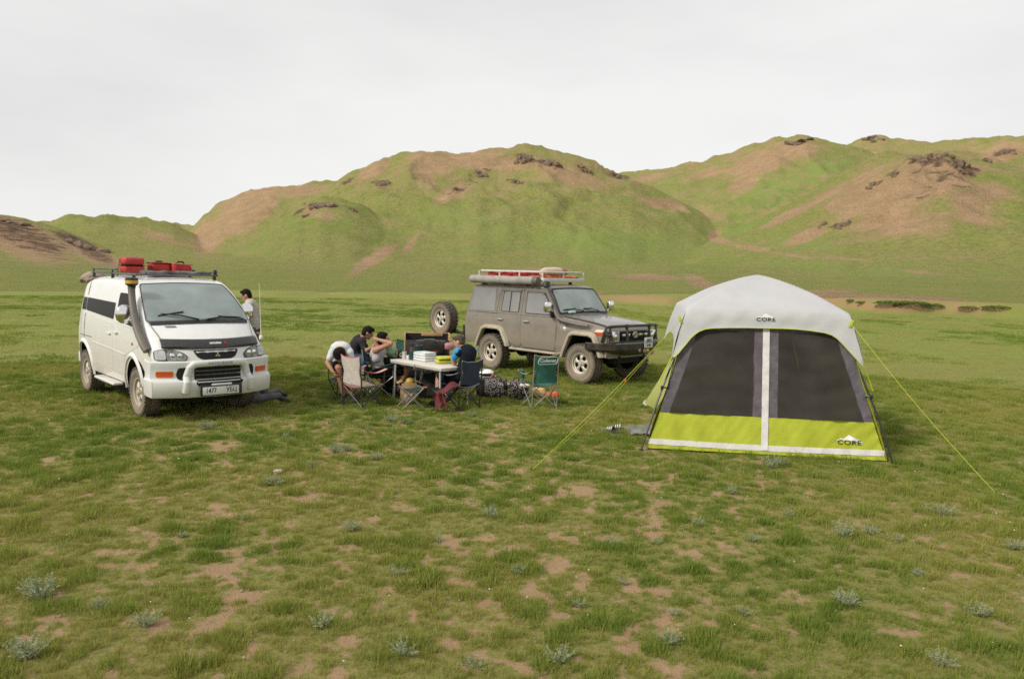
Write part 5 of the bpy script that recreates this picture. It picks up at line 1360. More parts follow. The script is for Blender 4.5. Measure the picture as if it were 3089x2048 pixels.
# --- flap of the left side, held out
def tl(tx, ty, Y): return TI @ at(*TP(tx, ty), Y)
a0, a1, a2, a3 = tl(628, 640, 10.9), tl(395, 1005, 12.3), tl(478, 1046, 11.9), tl(560, 930, 10.75)
g = MB(); P = [[(a0.lerp(a1, u)).lerp(a3.lerp(a2, u), v) + Vector((0, 0, .03 * math.sin(u * 3.1) * math.sin(v * 3.1))) for v in (0, .25, .5, .75, 1)] for u in [i / 8 for i in range(9)]]
g.grid(P, 0, .004); g.build('side_flap', material('pale_lime_fabric', (.60, .63, .22), .7, var=.1, bump=.2, bscale=8, sub=.3), tent)
g = MB(); e0 = a1.lerp(a0, .06); g.box(a1.lerp(a2, .12) + Vector((0, -.004, .02)), (.07, .01, .07), rot=(0, R(30), 0)); g.build('flap_corner', M_hem, tent)
# --- guy ropes
M_guy = material('lime_guy_rope', (.45, .50, .03), .7)
GL, GR = TI @ G(1227 * K, 1086 * K), TI @ G(2300 * K, 1139 * K)
tabL = Vector(fly_front(*on_front(655, 395), .015)); tabR = Vector(fly_front(*on_front(1897, 425), .015))
for tab, gp, s in ((tabL, GL, -1), (tabR, GR, 1)):
    g = MB(); g.box(tab, (.035, .02, .10), rot=(0, R(20 * s), 0), bev=.005); g.build('guy_tab', M_limed, tent)
    gr = empty('guy_rope'); gr.parent = tent
    def sagp(t, dz=.0): q = tab.lerp(gp, t); q.z -= .05 * math.sin(math.pi * t) + dz * math.sin(math.pi * min(1, max(0, (t - .12) / .88))); return q
    g = MB(); g.tube([sagp(i / 24) for i in range(25)], .0030, 5); g.build('rope', M_guy, gr)
    if s < 0:
        g = MB(); g.tube([sagp(t, .055) for t in [.14 + .86 * i / 22 for i in range(23)]], .0030, 5); g.build('return_rope', M_guy, gr)
        g = MB(); g.box(sagp(.40, .03), (.022, .02, .05), bev=.006); g.build('slider', material('orange_slider', (.65, .10, .02), .4), gr)
    g = MB(); d = (gp - tab); d.z = 0; d.normalize(); g.tube([gp + Vector((0, 0, .03)), gp + d * -.03 + Vector((0, 0, -.12))], .006, 6); g.build('peg', M_pole, gr)

# things by the tent
M_mat = material('grey_mat', (.24, .24, .26), .85, var=.5, vscale=7, col2=(.15, .15, .17), bump=.7, bscale=18)
c0 = (G(*TP(300, 1245)) + G(*TP(440, 1205))) / 2
e = empty('grey_mat', (c0.x + .10, c0.y + .1, .012), R(8), 'crumpled grey mat on the grass by the left side of the tent', 'mat')
P = [[(-.32 + .64 * i / 16, -.28 + .56 * j / 14, .012 + .022 * abs(math.sin(i * .9 + j * .5)) + .014 * math.sin(j * 1.7 + i * .4)) for j in range(15)] for i in range(17)]
g = MB(); g.grid(P[::-1], 0, .012); g.build('cloth', M_mat, e, ang=50)
M_sole = material('sandal_black', (.03, .03, .032), .6)
for k_, (tx, ty, rz, lab) in enumerate(((178, 1222, 60, 'left one of the two black slide sandals with white stripes on the grass'), (235, 1205, 82, 'right one of the two black slide sandals, nearer the tent'))):
    p = G(*TP(tx, ty)); e = empty('slide_sandal', (p.x, p.y, .004), R(rz), lab, 'sandal', 'black slide sandals by the tent')
    o = [(-.045, -.13), (.04, -.135), (.05, -.04), (.055, .07), (.03, .135), (-.02, .14), (-.05, .08), (-.042, -.03)]
    g = MB(); g.patch(rpoly(o, .03), lambda a, b, off: (a, b, off), .030, .03, skirt=.030); g.build('sole', M_sole, e)
    P = [[(.056 * math.cos(R(180 * i / 12)), -.0 + .10 * v + .02, .028 + .062 * math.sin(R(180 * i / 12)) * (1.05 - .35 * v)) for v in (0, .33, .66, 1)] for i in range(13)]
    g = MB(); g.grid(P, 0, .006); g.build('strap', M_sole, e)
    for q in (.12, .42, .72):
        P2 = [[Vector((.056 * math.cos(R(a)), .10 * v + .02, .028 + .062 * math.sin(R(a)) * (1.05 - .35 * v))) * 1.0 + Vector((0, 0, .004)) for v in (q, q + .13)] for a in range(25, 156, 10)]
        g = MB(); g.grid(P2, 0, .002); g.build('white_stripe', M_hem, e)
p = G(*TP(130, 1200)); e = empty('grey_slipper', (p.x - .02, p.y, .004), R(75), 'flat grey slipper on the grass left of the two striped sandals', 'slipper')
g = MB(); g.patch(rpoly([(-.04, -.12), (.04, -.12), (.045, .06), (.02, .13), (-.03, .12), (-.045, .03)], .03), lambda a, b, off: (a, b, off), .022, .03, skirt=.022); g.build('sole', M_mat, e)

# ================================================================== CAMP FURNITURE
C2s = 520 / 2365
def c2(x, y): return (960 + x * C2s, 960 + y * C2s)
def c3(x, y): return (1280 + x * 480 / 2352, 960 + y * 480 / 2352)
M_tube = material('steel_tube_grey', (.36, .36, .34), .35, metal=.6)
M_tubeb = material('dark_tube', (.03, .034, .034), .4)
M_wtop = material('white_table_top', (.64, .585, .52), .45, var=.12, vscale=6)
M_alum = material('pale_aluminium', (.60, .60, .57), .35, metal=.4)
# ---- table
A, B, Cc = G(*c2(985, 563), .68), G(*c2(1690, 688), .68), G(*c2(2095, 640), .68)
uL = (A - B); L = uL.length; uL.normalize(); uS = Vector((-uL.y, uL.x, 0))
if uS.dot(Cc - B) < 0: uS = -uS
Wd = .66
ctr = B + uL * (L / 2) + uS * (Wd / 2)
tb = empty('folding_table', (ctr.x, ctr.y, 0), math.atan2(uL.y, uL.x), 'white folding camp table with pale tubular legs', 'table')
bpy.context.view_layer.update(); TBI = tb.matrix_world.inverted()
sg = 1 if (TBI @ Vector((B.x, B.y, 0))).y < 0 else -1
for s in (-1, 1):
    g = MB(); g.box((s * L / 4, 0, .668), (L / 2 - .006, Wd, .026), bev=.008); g.build('table_top', M_wtop, tb)
    g = MB(); g.box((s * (L / 4), -Wd / 2 + .012, .645), (L / 2 - .02, .02, .04), bev=.004); g.box((s * (L / 4), Wd / 2 - .012, .645), (L / 2 - .02, .02, .04), bev=.004); g.box((s * (L / 2 - .015), 0, .645), (.02, Wd - .05, .04), bev=.004); g.build('edge_frame', M_alum, tb)
    for t_ in (-1, 1):
        g = MB(); g.tube([(s * (L / 2 - .10), t_ * (Wd / 2 - .05), .64), (s * (L / 2 - .09), t_ * (Wd / 2 - .045), .32)], .016, 10); g.tube([(s * (L / 2 - .09), t_ * (Wd / 2 - .045), .34), (s * (L / 2 - .08), t_ * (Wd / 2 - .04), 0)], .012, 10); g.build('leg', M_alum, tb)
    g = MB(); y = Wd / 2 - .05; g.tube([(s * (L / 2 - .095), -y, .40), (s * (L / 2 - .095), -y + .02, .285), (s * (L / 2 - .095), -y + .06, .26), (s * (L / 2 - .095), y - .06, .26), (s * (L / 2 - .095), y - .02, .285), (s * (L / 2 - .095), y, .40)], .010, 8); g.build('crossbar', M_alum, tb)
    g = MB(); g.tube([(s * (L / 2 - .095), -.1, .645), (s * .10, -.1, .63)], .007, 6); g.build('strut', M_alum, tb)
g = MB(); g.box((0, -Wd / 2 + .01, .652), (.08, .03, .03), bev=.005); g.build('latch', M_tube, tb)
def on_table(px, py, z=.683): return G(*c2(px, py), z)

# ---- folding chairs: x right, y forward (the way the sitter looks), origin on the ground under the seat
def folding_chair(name, loc, facing, label, fab, trim, tube, w=.50, d=.44, hb=.86, hs=.40, logo=None, arms=True, pouch=True, group='folding camp chairs', lean=.10):
    e = empty(name, loc, facing - math.pi / 2, label, 'chair', group)
    x, y0, y1 = w / 2, -d / 2, d / 2
    bt = lambda s: Vector((s * x * .96, y0 - lean, hb))
    for s in (-1, 1):
        g = MB(); g.tube([(s * x, y0, 0), (s * x * .98, y0 - lean * .45, hb * .5), bt(s)], .0105, 8); g.lathe([(.018, 0), (.018, .012), (.012, .02)], 10, 0, Matrix.Translation((s * x, y0, 0))); g.build('back_post', tube, e)
        g = MB(); g.tube([(s * x, y1, .0), (s * x, y0, hs)], .0085, 6); g.build('side_brace', tube, e)
        g = MB(); g.tube([(s * x, y0, .02), (s * x, y1, hs)], .0085, 6); g.build('side_brace', tube, e)
        g = MB(); g.tube([(s * x, y1, hs - .01), (s * x, y1 + .01, hs + .22)], .0095, 8); g.build('arm_post', tube, e) if arms else None
        g = MB(); g.tube([(s * x, y1, .0), (-s * x, y1, hs)], .0085, 6); g.lathe([(.018, 0), (.018, .012), (.012, .02)], 10, 0, Matrix.Translation((s * x, y1, 0))); g.build('front_brace', tube, e)
        g = MB(); g.tube([(s * x, y0, .02), (-s * x, y0, hs - .02)], .0085, 6); g.build('rear_brace', tube, e)
        if arms:
            P = []
            for i in range(9):
                t_ = i / 8; yy = y0 - lean * .55 + (y1 + .03 - y0 + lean * .55) * t_; zz = .63 - .055 * math.sin(math.pi * t_) - .01 * t_
                P.append([(s * (x + .02) - .035, yy, zz - .004), (s * (x + .02), yy, zz), (s * (x + .02) + .035, yy, zz - .004)])
            g = MB(); g.grid(P, 0, .006); g.build('armrest', fab, e)
            g = MB(); g.tube([q[0 if s < 0 else 2] for q in P], .006, 5); g.tube([q[2 if s < 0 else 0] for q in P], .006, 5); g.build('armrest_trim', trim, e)
            if pouch and s < 0:
                g = MB(); g.lathe([(.044, -.12), (.048, -.06), (.050, 0)], 14, 0, Matrix.Translation((s * (x + .02), y1 - .06, .60))); g.lathe([(.050, 0), (.053, .004), (.050, .008)], 14, 0, Matrix.Translation((s * (x + .02), y1 - .06, .60)), cap=False); g.build('cup_holder', fab, e)
    # seat sling
    P = []
    for i in range(13):
        u = -1 + 2 * i / 12; row = []
        for j in range(11):
            v = j / 10; sag = .075 * (1 - u * u) * (.5 + .5 * math.sin(math.pi * v)) 
            row.append((u * x * (.97 - .05 * math.sin(math.pi * v)), y0 + .0 + d * v * 1.0, hs - sag + .012 * v))
        P.append(row)
    g = MB(); g.grid(P[::-1], 0, .007); g.build('seat', fab, e, ang=60)
    g = MB(); g.tube([q[-1] for q in P], .008, 6); g.tube([q[0] for q in P], .006, 6); g.build('seat_trim', trim, e)
    # back rest
    P = []
    zb0 = hs + .02
    for i in range(13):
        u = -1 + 2 * i / 12; row = []
        for j in range(13):
            v = j / 12; z = zb0 + (hb - zb0 + .01) * v; yb = y0 - lean * v - .035 * (1 - u * u) * (1 - .4 * v)
            nar = 1 - .20 * math.sin(math.pi * min(1, v * 1.15)) ** 2
            row.append((u * x * .97 * nar, yb, z - .03 * (1 - u * u) * v ** 4 + .004 * math.sin(u * 7 + v * 9)))
        P.append(row)
    g = MB(); g.grid(P, 0, .007); bk = g.build('backrest', fab, e, ang=60)
    g = MB(); g.tube([q[-1] for q in P], .008, 6); g.tube(P[0], .007, 6); g.tube(P[-1], .007, 6); g.build('backrest_trim', trim, e)
    if logo: logo(e, x, y0, hb, lean)
    return e
def face_to(dx, dy): return math.atan2(dy, dx)
M_wfab = material('white_chair_fabric', (.62, .57, .50), .85, var=.18, vscale=14, bump=.4, bscale=20, sub=.2)
M_rtrim = material('red_trim', (.48, .06, .04), .8)
M_green = material('green_chair_fabric', (.012, .075, .062), .8, var=.45, vscale=9, col2=(.03, .14, .115), bump=.3, bscale=16)
M_gold = material('gold_trim', (.36, .26, .10), .8)
M_navy = material('navy_chair_fabric', (.018, .026, .058), .8, var=.5, vscale=10, col2=(.035, .045, .09), bump=.4, bscale=18)
M_navy2 = material('blue_chair_fabric', (.05, .09, .20), .8, var=.3, vscale=10, bump=.3, bscale=18)
M_grtrim = material('grey_trim', (.25, .25, .24), .8)
M_dkgreen = material('dark_green_canvas', (.02, .045, .035), .85, var=.4, vscale=9, bump=.4, bscale=18)
folding_chair('camp_chair', (-2.41, 12.90, 0), face_to(.65, .755), 'empty white camp chair with red trim, its back to the viewer', M_wfab, M_rtrim, M_tubeb, hb=.83, hs=.36, lean=.05)
blue_loc = Vector((-2.80, 13.48, 0)); blue_face = face_to(-.10, -1)
folding_chair('camp_chair', blue_loc, blue_face, 'blue camp chair under the person in the white T-shirt', M_navy2, M_navy, M_tubeb, hb=.76, hs=.36)
folding_chair('camp_chair', (-2.30, 13.95, 0), face_to(1, .12), 'dark green camp chair with grey posts under the person in the grey tank top', M_dkgreen, M_dkgreen, M_tube, hb=.84, hs=.38, pouch=False)
folding_chair('camp_chair', (-.84, 12.93, 0), face_to(-.77, .64), 'navy blue camp chair under the person in the blue sleeved top', M_navy, M_grtrim, M_tubeb, hb=.80, hs=.40, lean=.06)
def big_logo(e, x, y0, hb, lean):
    bpy.context.view_layer.update()
    Mf = axes((0.0, y0 - lean * .86 - .052, hb - .085), (1, 0, 0), (0, -lean * 2, 1), (0, -1, 0))
    Mf = Mf if True else Mf
    g = MB(); g.text('Coleman', .082, Mf @ Matrix.Translation((0, 0, .004)), sx=1.0, shear=.25, bold=.001); g.build('lettering', M_logo, e, ang=0)
    o = rpoly([(-.175, -.058), (.15, -.058), (.18, .0), (.18, .058), (-.14, .058), (-.175, 0)], .03, 3)
    g = MB(); g.tube([Mf @ Vector((a, b, .004)) for a, b in o], .006, 5, closed=True, flat=.5); g.build('logo_frame', M_logo, e, ang=0)
folding_chair('camp_chair', (.47, 13.16, 0), face_to(-.42, .90), 'empty dark green camp chair with gold trim standing alone by the patterned bags', M_green, M_gold, M_tube, w=.46, d=.42, hb=.90, hs=.42, logo=big_logo, lean=.04)
def small_logo(e, x, y0, hb, lean):
    Mf = axes((-.10, y0 - lean * .8 + .002, hb - .12), (-1, 0, 0), (0, -lean, 1), (0, 1, 0))
    g = MB(); g.text('Coleman', .045, Mf, sx=1.0, shear=.25, bold=.001); g.build('lettering', M_logo, e, ang=0)
gp = at(*c2(1170, 520), 14.75)
folding_chair('camp_chair', (gp.x, gp.y + .22, 0), face_to(-.05, -1), 'dark green camp chair standing behind the far side of the table', M_green, M_dkgreen, M_tube, w=.46, d=.42, hb=.88, hs=.42, logo=small_logo, lean=.05)

# ---- stools
def stool(loc, rz, label, w, h, fab, tube, pouch=False):
    e = empty('camp_stool', loc, rz, label, 'stool', 'camp stools')
    x = w / 2
    for s in (-1, 1):
        for t_ in (-1, 1):
            g = MB(); g.tube([(s * x, t_ * x, 0), (-s * x * .92, t_ * x, h)], .009, 6); g.build('leg', tube, e)
        g = MB(); g.tube([(s * x * .92, -x, h), (s * x * .92, x, h)], .010, 6); g.build('seat_bar', tube, e)
    P = [[((-1 + 2 * i / 8) * x * .95, (-1 + 2 * j / 8) * x, h - .05 * (1 - (-1 + 2 * i / 8) ** 2)) for j in range(9)] for i in range(9)]
    g = MB(); g.grid(P[::-1], 0, .008); g.build('seat', fab, e, ang=60)
    return e
sl = stool((-1.63, 12.86, 0), R(20), 'low dark camp stool in front of the left half of the table', .36, .33, M_dkgreen, M_tube)
g = MB(); g.lathe([(.05, -.17), (.075, -.10), (.082, 0)], 16, 0, Matrix.Translation((.22, .12, .30))); g.build('mesh_pouch', M_mesh, sl)
g = MB(); g.lathe([(.082, 0), (.088, .006), (.082, .012)], 16, 0, Matrix.Translation((.22, .12, .30)), cap=False); g.build('pouch_rim', material('orange_rim', (.50, .25, .08), .8), sl)
stool((-2.72, 14.45, 0), R(70), 'dark camp stool under the person in the black T-shirt', .38, .42, M_dkgreen, M_tubeb)
ms = stool((-1.04, 12.62, 0), R(-20), 'black camp stool mostly hidden under the maroon jacket', .34, .36, M_dkgreen, M_tubeb)
# maroon jacket draped over the stool
M_maroon = material('maroon_cloth', (.165, .030, .032), .85, var=.30, vscale=6, col2=(.10, .018, .022), bump=.5, bscale=12)
j0, j1, j2, j3 = at(*c2(1578, 1058), 12.42), at(*c2(1700, 1035), 12.36), at(*c2(1950, 915), 12.62), at(*c2(1790, 895), 12.80)
e = empty('jacket', (-1.04, 12.55, 0), 0, 'maroon jacket draped over a stool, its hem hanging to the grass', 'jacket')
off = Vector((1.04, -12.55, 0))
P = []
for i in range(15):
    u = i / 14; row = []
    for j in range(9):
        v = j / 8; q = j0.lerp(j1, v).lerp(j3.lerp(j2, v), u); row.append(q + off + Vector((0, 0, .035 * math.sin(math.pi * v) + .012 * math.sin(u * 7 + v * 4))))
    P.append(row)
for k_ in range(1, 11):
    row = []; t_ = k_ / 10
    for j in range(9):
        v = j / 8; q = Vector(P[0][j]) if False else j0.lerp(j1, v) + off
        low = .03 + .13 * (1 - abs(2 * v - 1)) * (1 if t_ > .7 else 0)
        zt = q.z + (.035 * math.sin(math.pi * v)); z = zt + (low - zt) * t_
        q2 = q + Vector(((.05 + .06 * v) * t_, (.02) * math.sin(t_ * 3) - .03 * t_ + .03 * math.sin(v * 9 + t_ * 2), 0)); row.append(Vector((q2.x, q2.y, z)))
    P.insert(0, row)
g = MB(); g.grid(P, 0, .012); g.build('cloth', M_maroon, e, ang=60)
# ================================================================== GEAR
def soft_box(mb, c, size, rz=0.0, seed=0, puff=4.0, wob=.02, m=0):
    bmx = bmesh.new(); bmesh.ops.create_cube(bmx, size=1); bmesh.ops.subdivide_edges(bmx, edges=list(bmx.edges), cuts=6, use_grid_fill=True)
    cz, sz = math.cos(rz), math.sin(rz)
    for v in bmx.verts:
        q = v.co.copy(); rr = (abs(q.x * 2) ** puff + abs(q.y * 2) ** puff + abs(q.z * 2) ** puff) ** (1 / puff); f_ = 1 / max(rr, 1)
        p = Vector((q.x * size[0] * f_, q.y * size[1] * f_, q.z * size[2] * f_))
        n_ = float(vnoise(q.x * 4 + seed * 3.1, q.y * 4 + q.z * 5 + seed, 17)) - .5
        p *= 1 + n_ * wob * 8
        v.co = Vector((c[0] + p.x * cz - p.y * sz, c[1] + p.x * sz + p.y * cz, c[2] + p.z))
    mb.bm(bmx, m); return mb
def rel(e, p): return Vector(p) - Vector(e.location)
M_blkbag = material('black_nylon', (.011, .011, .012), .7, var=.5, vscale=9, col2=(.024, .024, .024), bump=.6, bscale=14, spec=.2)
M_olive = material('olive_nylon', (.040, .037, .028), .8, var=.6, vscale=8, col2=(.014, .014, .012), bump=.6, bscale=14, spec=.2)
M_wood = material('plywood', (.42, .27, .12), .7, var=.25, vscale=7)
M_cyan = material('white_plastic_box', (.70, .73, .72), .35, var=.12, vscale=9)
M_greencase = material('lime_case', (.46, .50, .05), .6, var=.15, vscale=6, bump=.2, bscale=10)
M_dgreen = material('dark_green_enamel', (.012, .05, .045), .3)
M_card = material('cardboard', (.42, .29, .16), .85, var=.3, vscale=6)
M_pink = material('pinkish_cloth', (.45, .22, .22), .85, var=.3, vscale=9, bump=.4)
M_wht = material('white_cloth', (.62, .64, .66), .8, var=.15, vscale=10, bump=.4, bscale=16)
# on the table
e_p = on_table(1450, 590); e = empty('plastic_box', (e_p.x, e_p.y + .12, .683), math.atan2(uL.y, uL.x), 'white plastic food boxes stacked on the middle of the table', 'box')
for k_ in range(3):
    g = MB(); g.box((0, 0, .022 + k_ * .045), (.36 - .012 * k_, .25, .040), bev=.014, seg=3); g.build('box_layer', M_cyan, e)
g = MB(); g.box((0, 0, .142), (.34, .24, .012), bev=.005); g.build('lid', M_cyan, e)
e_p = on_table(1730, 615); e = empty('lime_case', (e_p.x, e_p.y + .02, .683), R(20), 'flat lime green case lying on the right end of the table', 'case')
g = MB(); soft_box(g, (0, 0, .032), (.31, .24, .064), 0, 3, 6, .006); g.build('lower_half', M_greencase, e, ang=60)
g = MB(); soft_box(g, (.01, .02, .085), (.29, .23, .056), 0, 5, 4, .010); g.build('upper_half', M_greencase, e, ang=60)
g = MB(); g.tube([(-.13, -.118, .062), (0, -.124, .062), (.14, -.11, .062), (.155, 0, .062)], .006, 6); g.build('zip', M_dark, e)
def mug(px, py, name, lab, r0, h, mat_, prof=None):
    p = on_table(px, py); e = empty(name, (p.x, p.y, .683), 0, lab, name.split('_')[-1])
    return e
e = mug(1180, 555, 'steel_mug', 'grey steel mug on the left end of the table', .04, .1, M_tube)
g = MB(); g.lathe([(.040, 0), (.043, .06), (.043, .125), (.039, .125), (.037, .02)], 20, 0); g.build('cup', M_alum, e); g = MB(); g.tube([(-.042, 0, .10), (-.075, 0, .09), (-.075, 0, .05), (-.042, 0, .035)], .007, 6); g.build('handle', M_alum, e)
e = mug(1125, 545, 'black_kettle', 'small black kettle left of the grey steel mug', .05, .1, M_black)
g = MB(); g.lathe([(.045, 0), (.055, .03), (.05, .09), (.03, .125), (.012, .13), (.012, .15), (0, .152)], 20, 0); g.build('pot', M_black, e); g = MB(); g.tube([(.05, 0, .05), (.08, 0, .10), (.095, 0, .12)], .010, 8); g.build('spout', M_black, e); g = MB(); g.tube([(-.045, 0, .04), (-.085, 0, .06), (-.08, 0, .12), (-.03, 0, .13)], .007, 6); g.build('handle', M_black, e)
e = mug(1235, 562, 'white_cup', 'small white cup between the steel mug and the dark green flask', .03, .07, M_cyan)
g = MB(); g.lathe([(.030, 0), (.036, .07), (.032, .07), (.027, .01)], 18, 0); g.build('cup', M_cyan, e)
e = mug(1283, 568, 'dark_green_flask', 'dark green vacuum flask on the table with a small red mark', .045, .3, M_dgreen)
g = MB(); g.lathe([(.045, 0), (.047, .01), (.047, .20), (.036, .23)], 20, 0); g.build('body', M_dgreen, e); g = MB(); g.lathe([(.038, .225), (.040, .24), (.040, .285), (.03, .295), (0, .296)], 20, 0); g.build('cap', M_black, e)
g = MB(); g.box((0, -.046, .165), (.03, .008, .03), bev=.003); g.build('red_mark', M_red, e)
p = on_table(1345, 560); e = empty('coffee_pot', (p.x + .02, p.y + .16, .683), 0, 'tall black lidded coffee pot behind the white boxes on the table', 'coffee pot')
g = MB(); g.lathe([(.055, 0), (.058, .02), (.056, .16), (.062, .20)], 20, 0); g.build('jug', M_dgreen, e); g = MB(); g.lathe([(.066, .20), (.070, .21), (.066, .225), (.04, .24), (.012, .25), (.012, .27), (0, .272)], 20, 0); g.build('lid', M_black, e)
g = MB(); g.tube([(.06, 0, .18), (.105, 0, .17), (.105, 0, .06), (.06, 0, .04)], .009, 8); g.build('handle', M_black, e)
# open plywood crate and the bag pile behind the table
p = at(*c2(1490, 330), 15.3); z0 = 0
e = empty('wooden_crate', (p.x, 15.35, 0), R(8), 'open wooden crate with dark inside, behind the pile of bags', 'crate')
g = MB(); zt = p.z + .17
for s in (-1, 1): g.box((s * .43, 0, zt / 2), (.03, .5, zt), bev=.004)
g.box((0, .24, zt / 2), (.84, .03, zt - .004), bev=.004); g.box((0, 0, .02), (.84, .45, .03))
g.build('crate_sides', M_wood, e)
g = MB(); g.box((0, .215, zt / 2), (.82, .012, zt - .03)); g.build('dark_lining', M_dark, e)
g = MB(); g.box((0, -.24, zt / 2 - .05), (.83, .03, zt - .12), bev=.004); g.build('front_board', material('dark_stained_board', (.035, .025, .016), .7, var=.4), e)
g = MB(); g.box((.10, .20, zt - .04), (.42, .012, .055), bev=.003); g.build('top_batten', M_wood, e)
def bag(px, py, Y, size, rz, mat_, lab, seed, puff=3.2, strap=True, name='duffel_bag', group='bags piled behind the table', zc=None):
    q = at(*c2(px, py), Y); z = q.z if zc is None else zc
    e = empty(name, (q.x, q.y, 0), rz, lab, 'bag', group)
    g = MB(); soft_box(g, (0, 0, z), size, 0, seed, puff, .022); g.build('bag_body', mat_, e, ang=60)
    if strap:
        g = MB(); h = size[2] / 2; g.tube([(-size[0] * .2, -size[1] * .3, z + h * .86), (-size[0] * .18, -size[1] * .36, z + h * 1.12), (size[0] * .1, -size[1] * .36, z + h * 1.15), (size[0] * .2, -size[1] * .3, z + h * .86)], .012, 6, flat=.5); g.build('carry_strap', M_grtrim, e)
        g = MB(); g.tube([(-size[0] * .40, -size[1] * .18, z + h * .93), (0, -size[1] * .2, z + h * 1.0), (size[0] * .40, -size[1] * .18, z + h * .93)], .006, 5); g.build('zip', M_greytxt, e)
    return e
bag(1540, 420, 14.75, (.66, .42, .34), R(5), M_olive, 'big olive black duffel bag on top of the pile behind the table', 2)
bag(1420, 600, 14.7, (.55, .45, .40), R(-10), M_blkbag, 'black rucksack at the left foot of the bag pile behind the table', 4, name='rucksack', zc=.20)
bag(1690, 590, 14.75, (.60, .50, .44), R(12), M_blkbag, 'black bag at the right foot of the bag pile behind the table', 6, zc=.22)
bag(1560, 640, 14.85, (.7, .5, .56), R(0), M_blkbag, 'large black bag at the bottom middle of the pile behind the table', 8, zc=.28, strap=False)
bag(1800, 385, 14.3, (.17, .14, .13), R(30), M_pink, 'small pinkish pouch on the right shoulder of the bag pile', 9, name='pouch', strap=False)
q = at(*c2(1560, 440), 14.5); e = empty('red_strap', (q.x, q.y, q.z - .03), 0, 'thin red and orange strap lying over the front of the bag pile', 'strap')
g = MB(); g.tube([(-.12, -.02, -.03), (-.04, -.06, .0), (.04, -.05, .01), (.10, -.03, .012)], .010, 6, flat=.5); g.build('webbing', material('orange_red_strap', (.60, .10, .05), .7), e)
q = at(*c2(985, 440), 14.3); e = empty('light_green_bag', (q.x, q.y, 0), 0, 'pale green bag behind the seated person in the grey tank top', 'bag')
g = MB(); soft_box(g, (0, 0, q.z), (.18, .16, .24), 0, 12, 3, .03); g.build('bag_body', material('pale_green_plastic', (.42, .58, .34), .5, var=.3, bump=.5), e, ang=60)
g = MB(); g.box((-.09, -.09, q.z - .06), (.05, .03, .14), rot=(0, R(25), 0), bev=.005); g.build('white_label', M_wht, e)
g = MB(); g.box((0, 0, (q.z - .12) / 2), (.22, .20, q.z - .13), bev=.02); g.build('dark_base', M_blkbag, e)
# under the table
def gear(px, py, Y, name, lab, cat, group=None, rz=0.0):
    q = at(*c2(px, py), Y); return empty(name, (q.x, q.y, 0), rz, lab, cat, group)
e = gear(1240, 900, 13.6, 'cardboard_box', 'torn cardboard box of food under the left half of the table', 'box', None, R(15))
g = MB(); g.box((0, 0, .15), (.26, .22, .30), bev=.006); g.build('box_body', M_card, e)
for s in (-1, 1):
    g = MB(); g.box((s * .16, 0, .315), (.10, .20, .008), rot=(0, R(s * 25), 0)); g.build('flap', M_card, e)
g = MB(); soft_box(g, (.02, -.02, .32), (.16, .14, .12), 0, 21, 2.5, .03); g.build('yellow_packet', material('yellow_packet', (.55, .36, .06), .5, var=.4), e, ang=60)
e = gear(1255, 985, 13.25, 'paper_bag', 'crumpled beige paper bag on the grass in front of the cardboard box', 'bag')
g = MB(); soft_box(g, (0, 0, .08), (.18, .16, .17), R(20), 23, 2.4, .06); g.build('paper', material('beige_paper', (.52, .42, .31), .9, var=.3, bump=.6), e, ang=30)
e = gear(1590, 860, 13.75, 'black_rucksack', 'black and green rucksack standing under the right half of the table', 'bag')
g = MB(); soft_box(g, (0, 0, .23), (.44, .30, .46), 0, 31, 3, .03); g.build('bag_body', M_blkbag, e, ang=60)
g = MB(); soft_box(g, (-.02, -.15, .18), (.26, .10, .24), 0, 33, 3, .02); g.build('front_pocket', M_olive, e, ang=60)
g = MB(); g.tube([(.1, -.16, .42), (.12, -.2, .25), (.1, -.17, .06)], .014, 6, flat=.5); g.build('strap', M_grtrim, e)
q = at(*c2(1500, 690), 13.9); e = empty('side_table', (q.x, q.y, 0), R(-12), 'small low white table standing behind the folding table', 'table')
g = MB(); g.box((0, 0, q.z), (.42, .36, .022), bev=.006); g.build('table_top', M_wtop, e)
for sx_ in (-1, 1):
    for sy_ in (-1, 1):
        g = MB(); g.tube([(sx_ * .17, sy_ * .14, q.z - .01), (sx_ * .18, sy_ * .15, 0)], .010, 8); g.build('leg', M_alum, e)
# patterned bags, dishes and bits right of the navy chair
M_ptn = bpy.data.materials.new('circle_pattern_cloth'); M_ptn.use_nodes = True
t = M_ptn.node_tree; b = t.nodes['Principled BSDF']; b.inputs['Roughness'].default_value = .7
tcx = N(t, 'ShaderNodeTexCoord'); vo = N(t, 'ShaderNodeTexVoronoi'); vo.inputs['Scale'].default_value = 15; vo.inputs['Randomness'].default_value = .75
t.links.new(tcx.outputs['Object'], vo.inputs['Vector'])
cr_ = N(t, 'ShaderNodeValToRGB'); cr_.color_ramp.interpolation = 'CONSTANT'
els = cr_.color_ramp.elements; els[0].position = 0; els[0].color = (.35, .31, .29, 1); els[1].position = .14; els[1].color = (.012, .012, .014, 1)
for pos, col in ((.40, (.42, .36, .33, 1)), (.485, (.012, .012, .014, 1))): q = els.new(pos); q.color = col
t.links.new(vo.outputs['Distance'], cr_.inputs[0]); t.links.new(cr_.outputs[0], b.inputs['Base Color'])
def g3(px, py, Y): return at(*c3(px, py), Y)
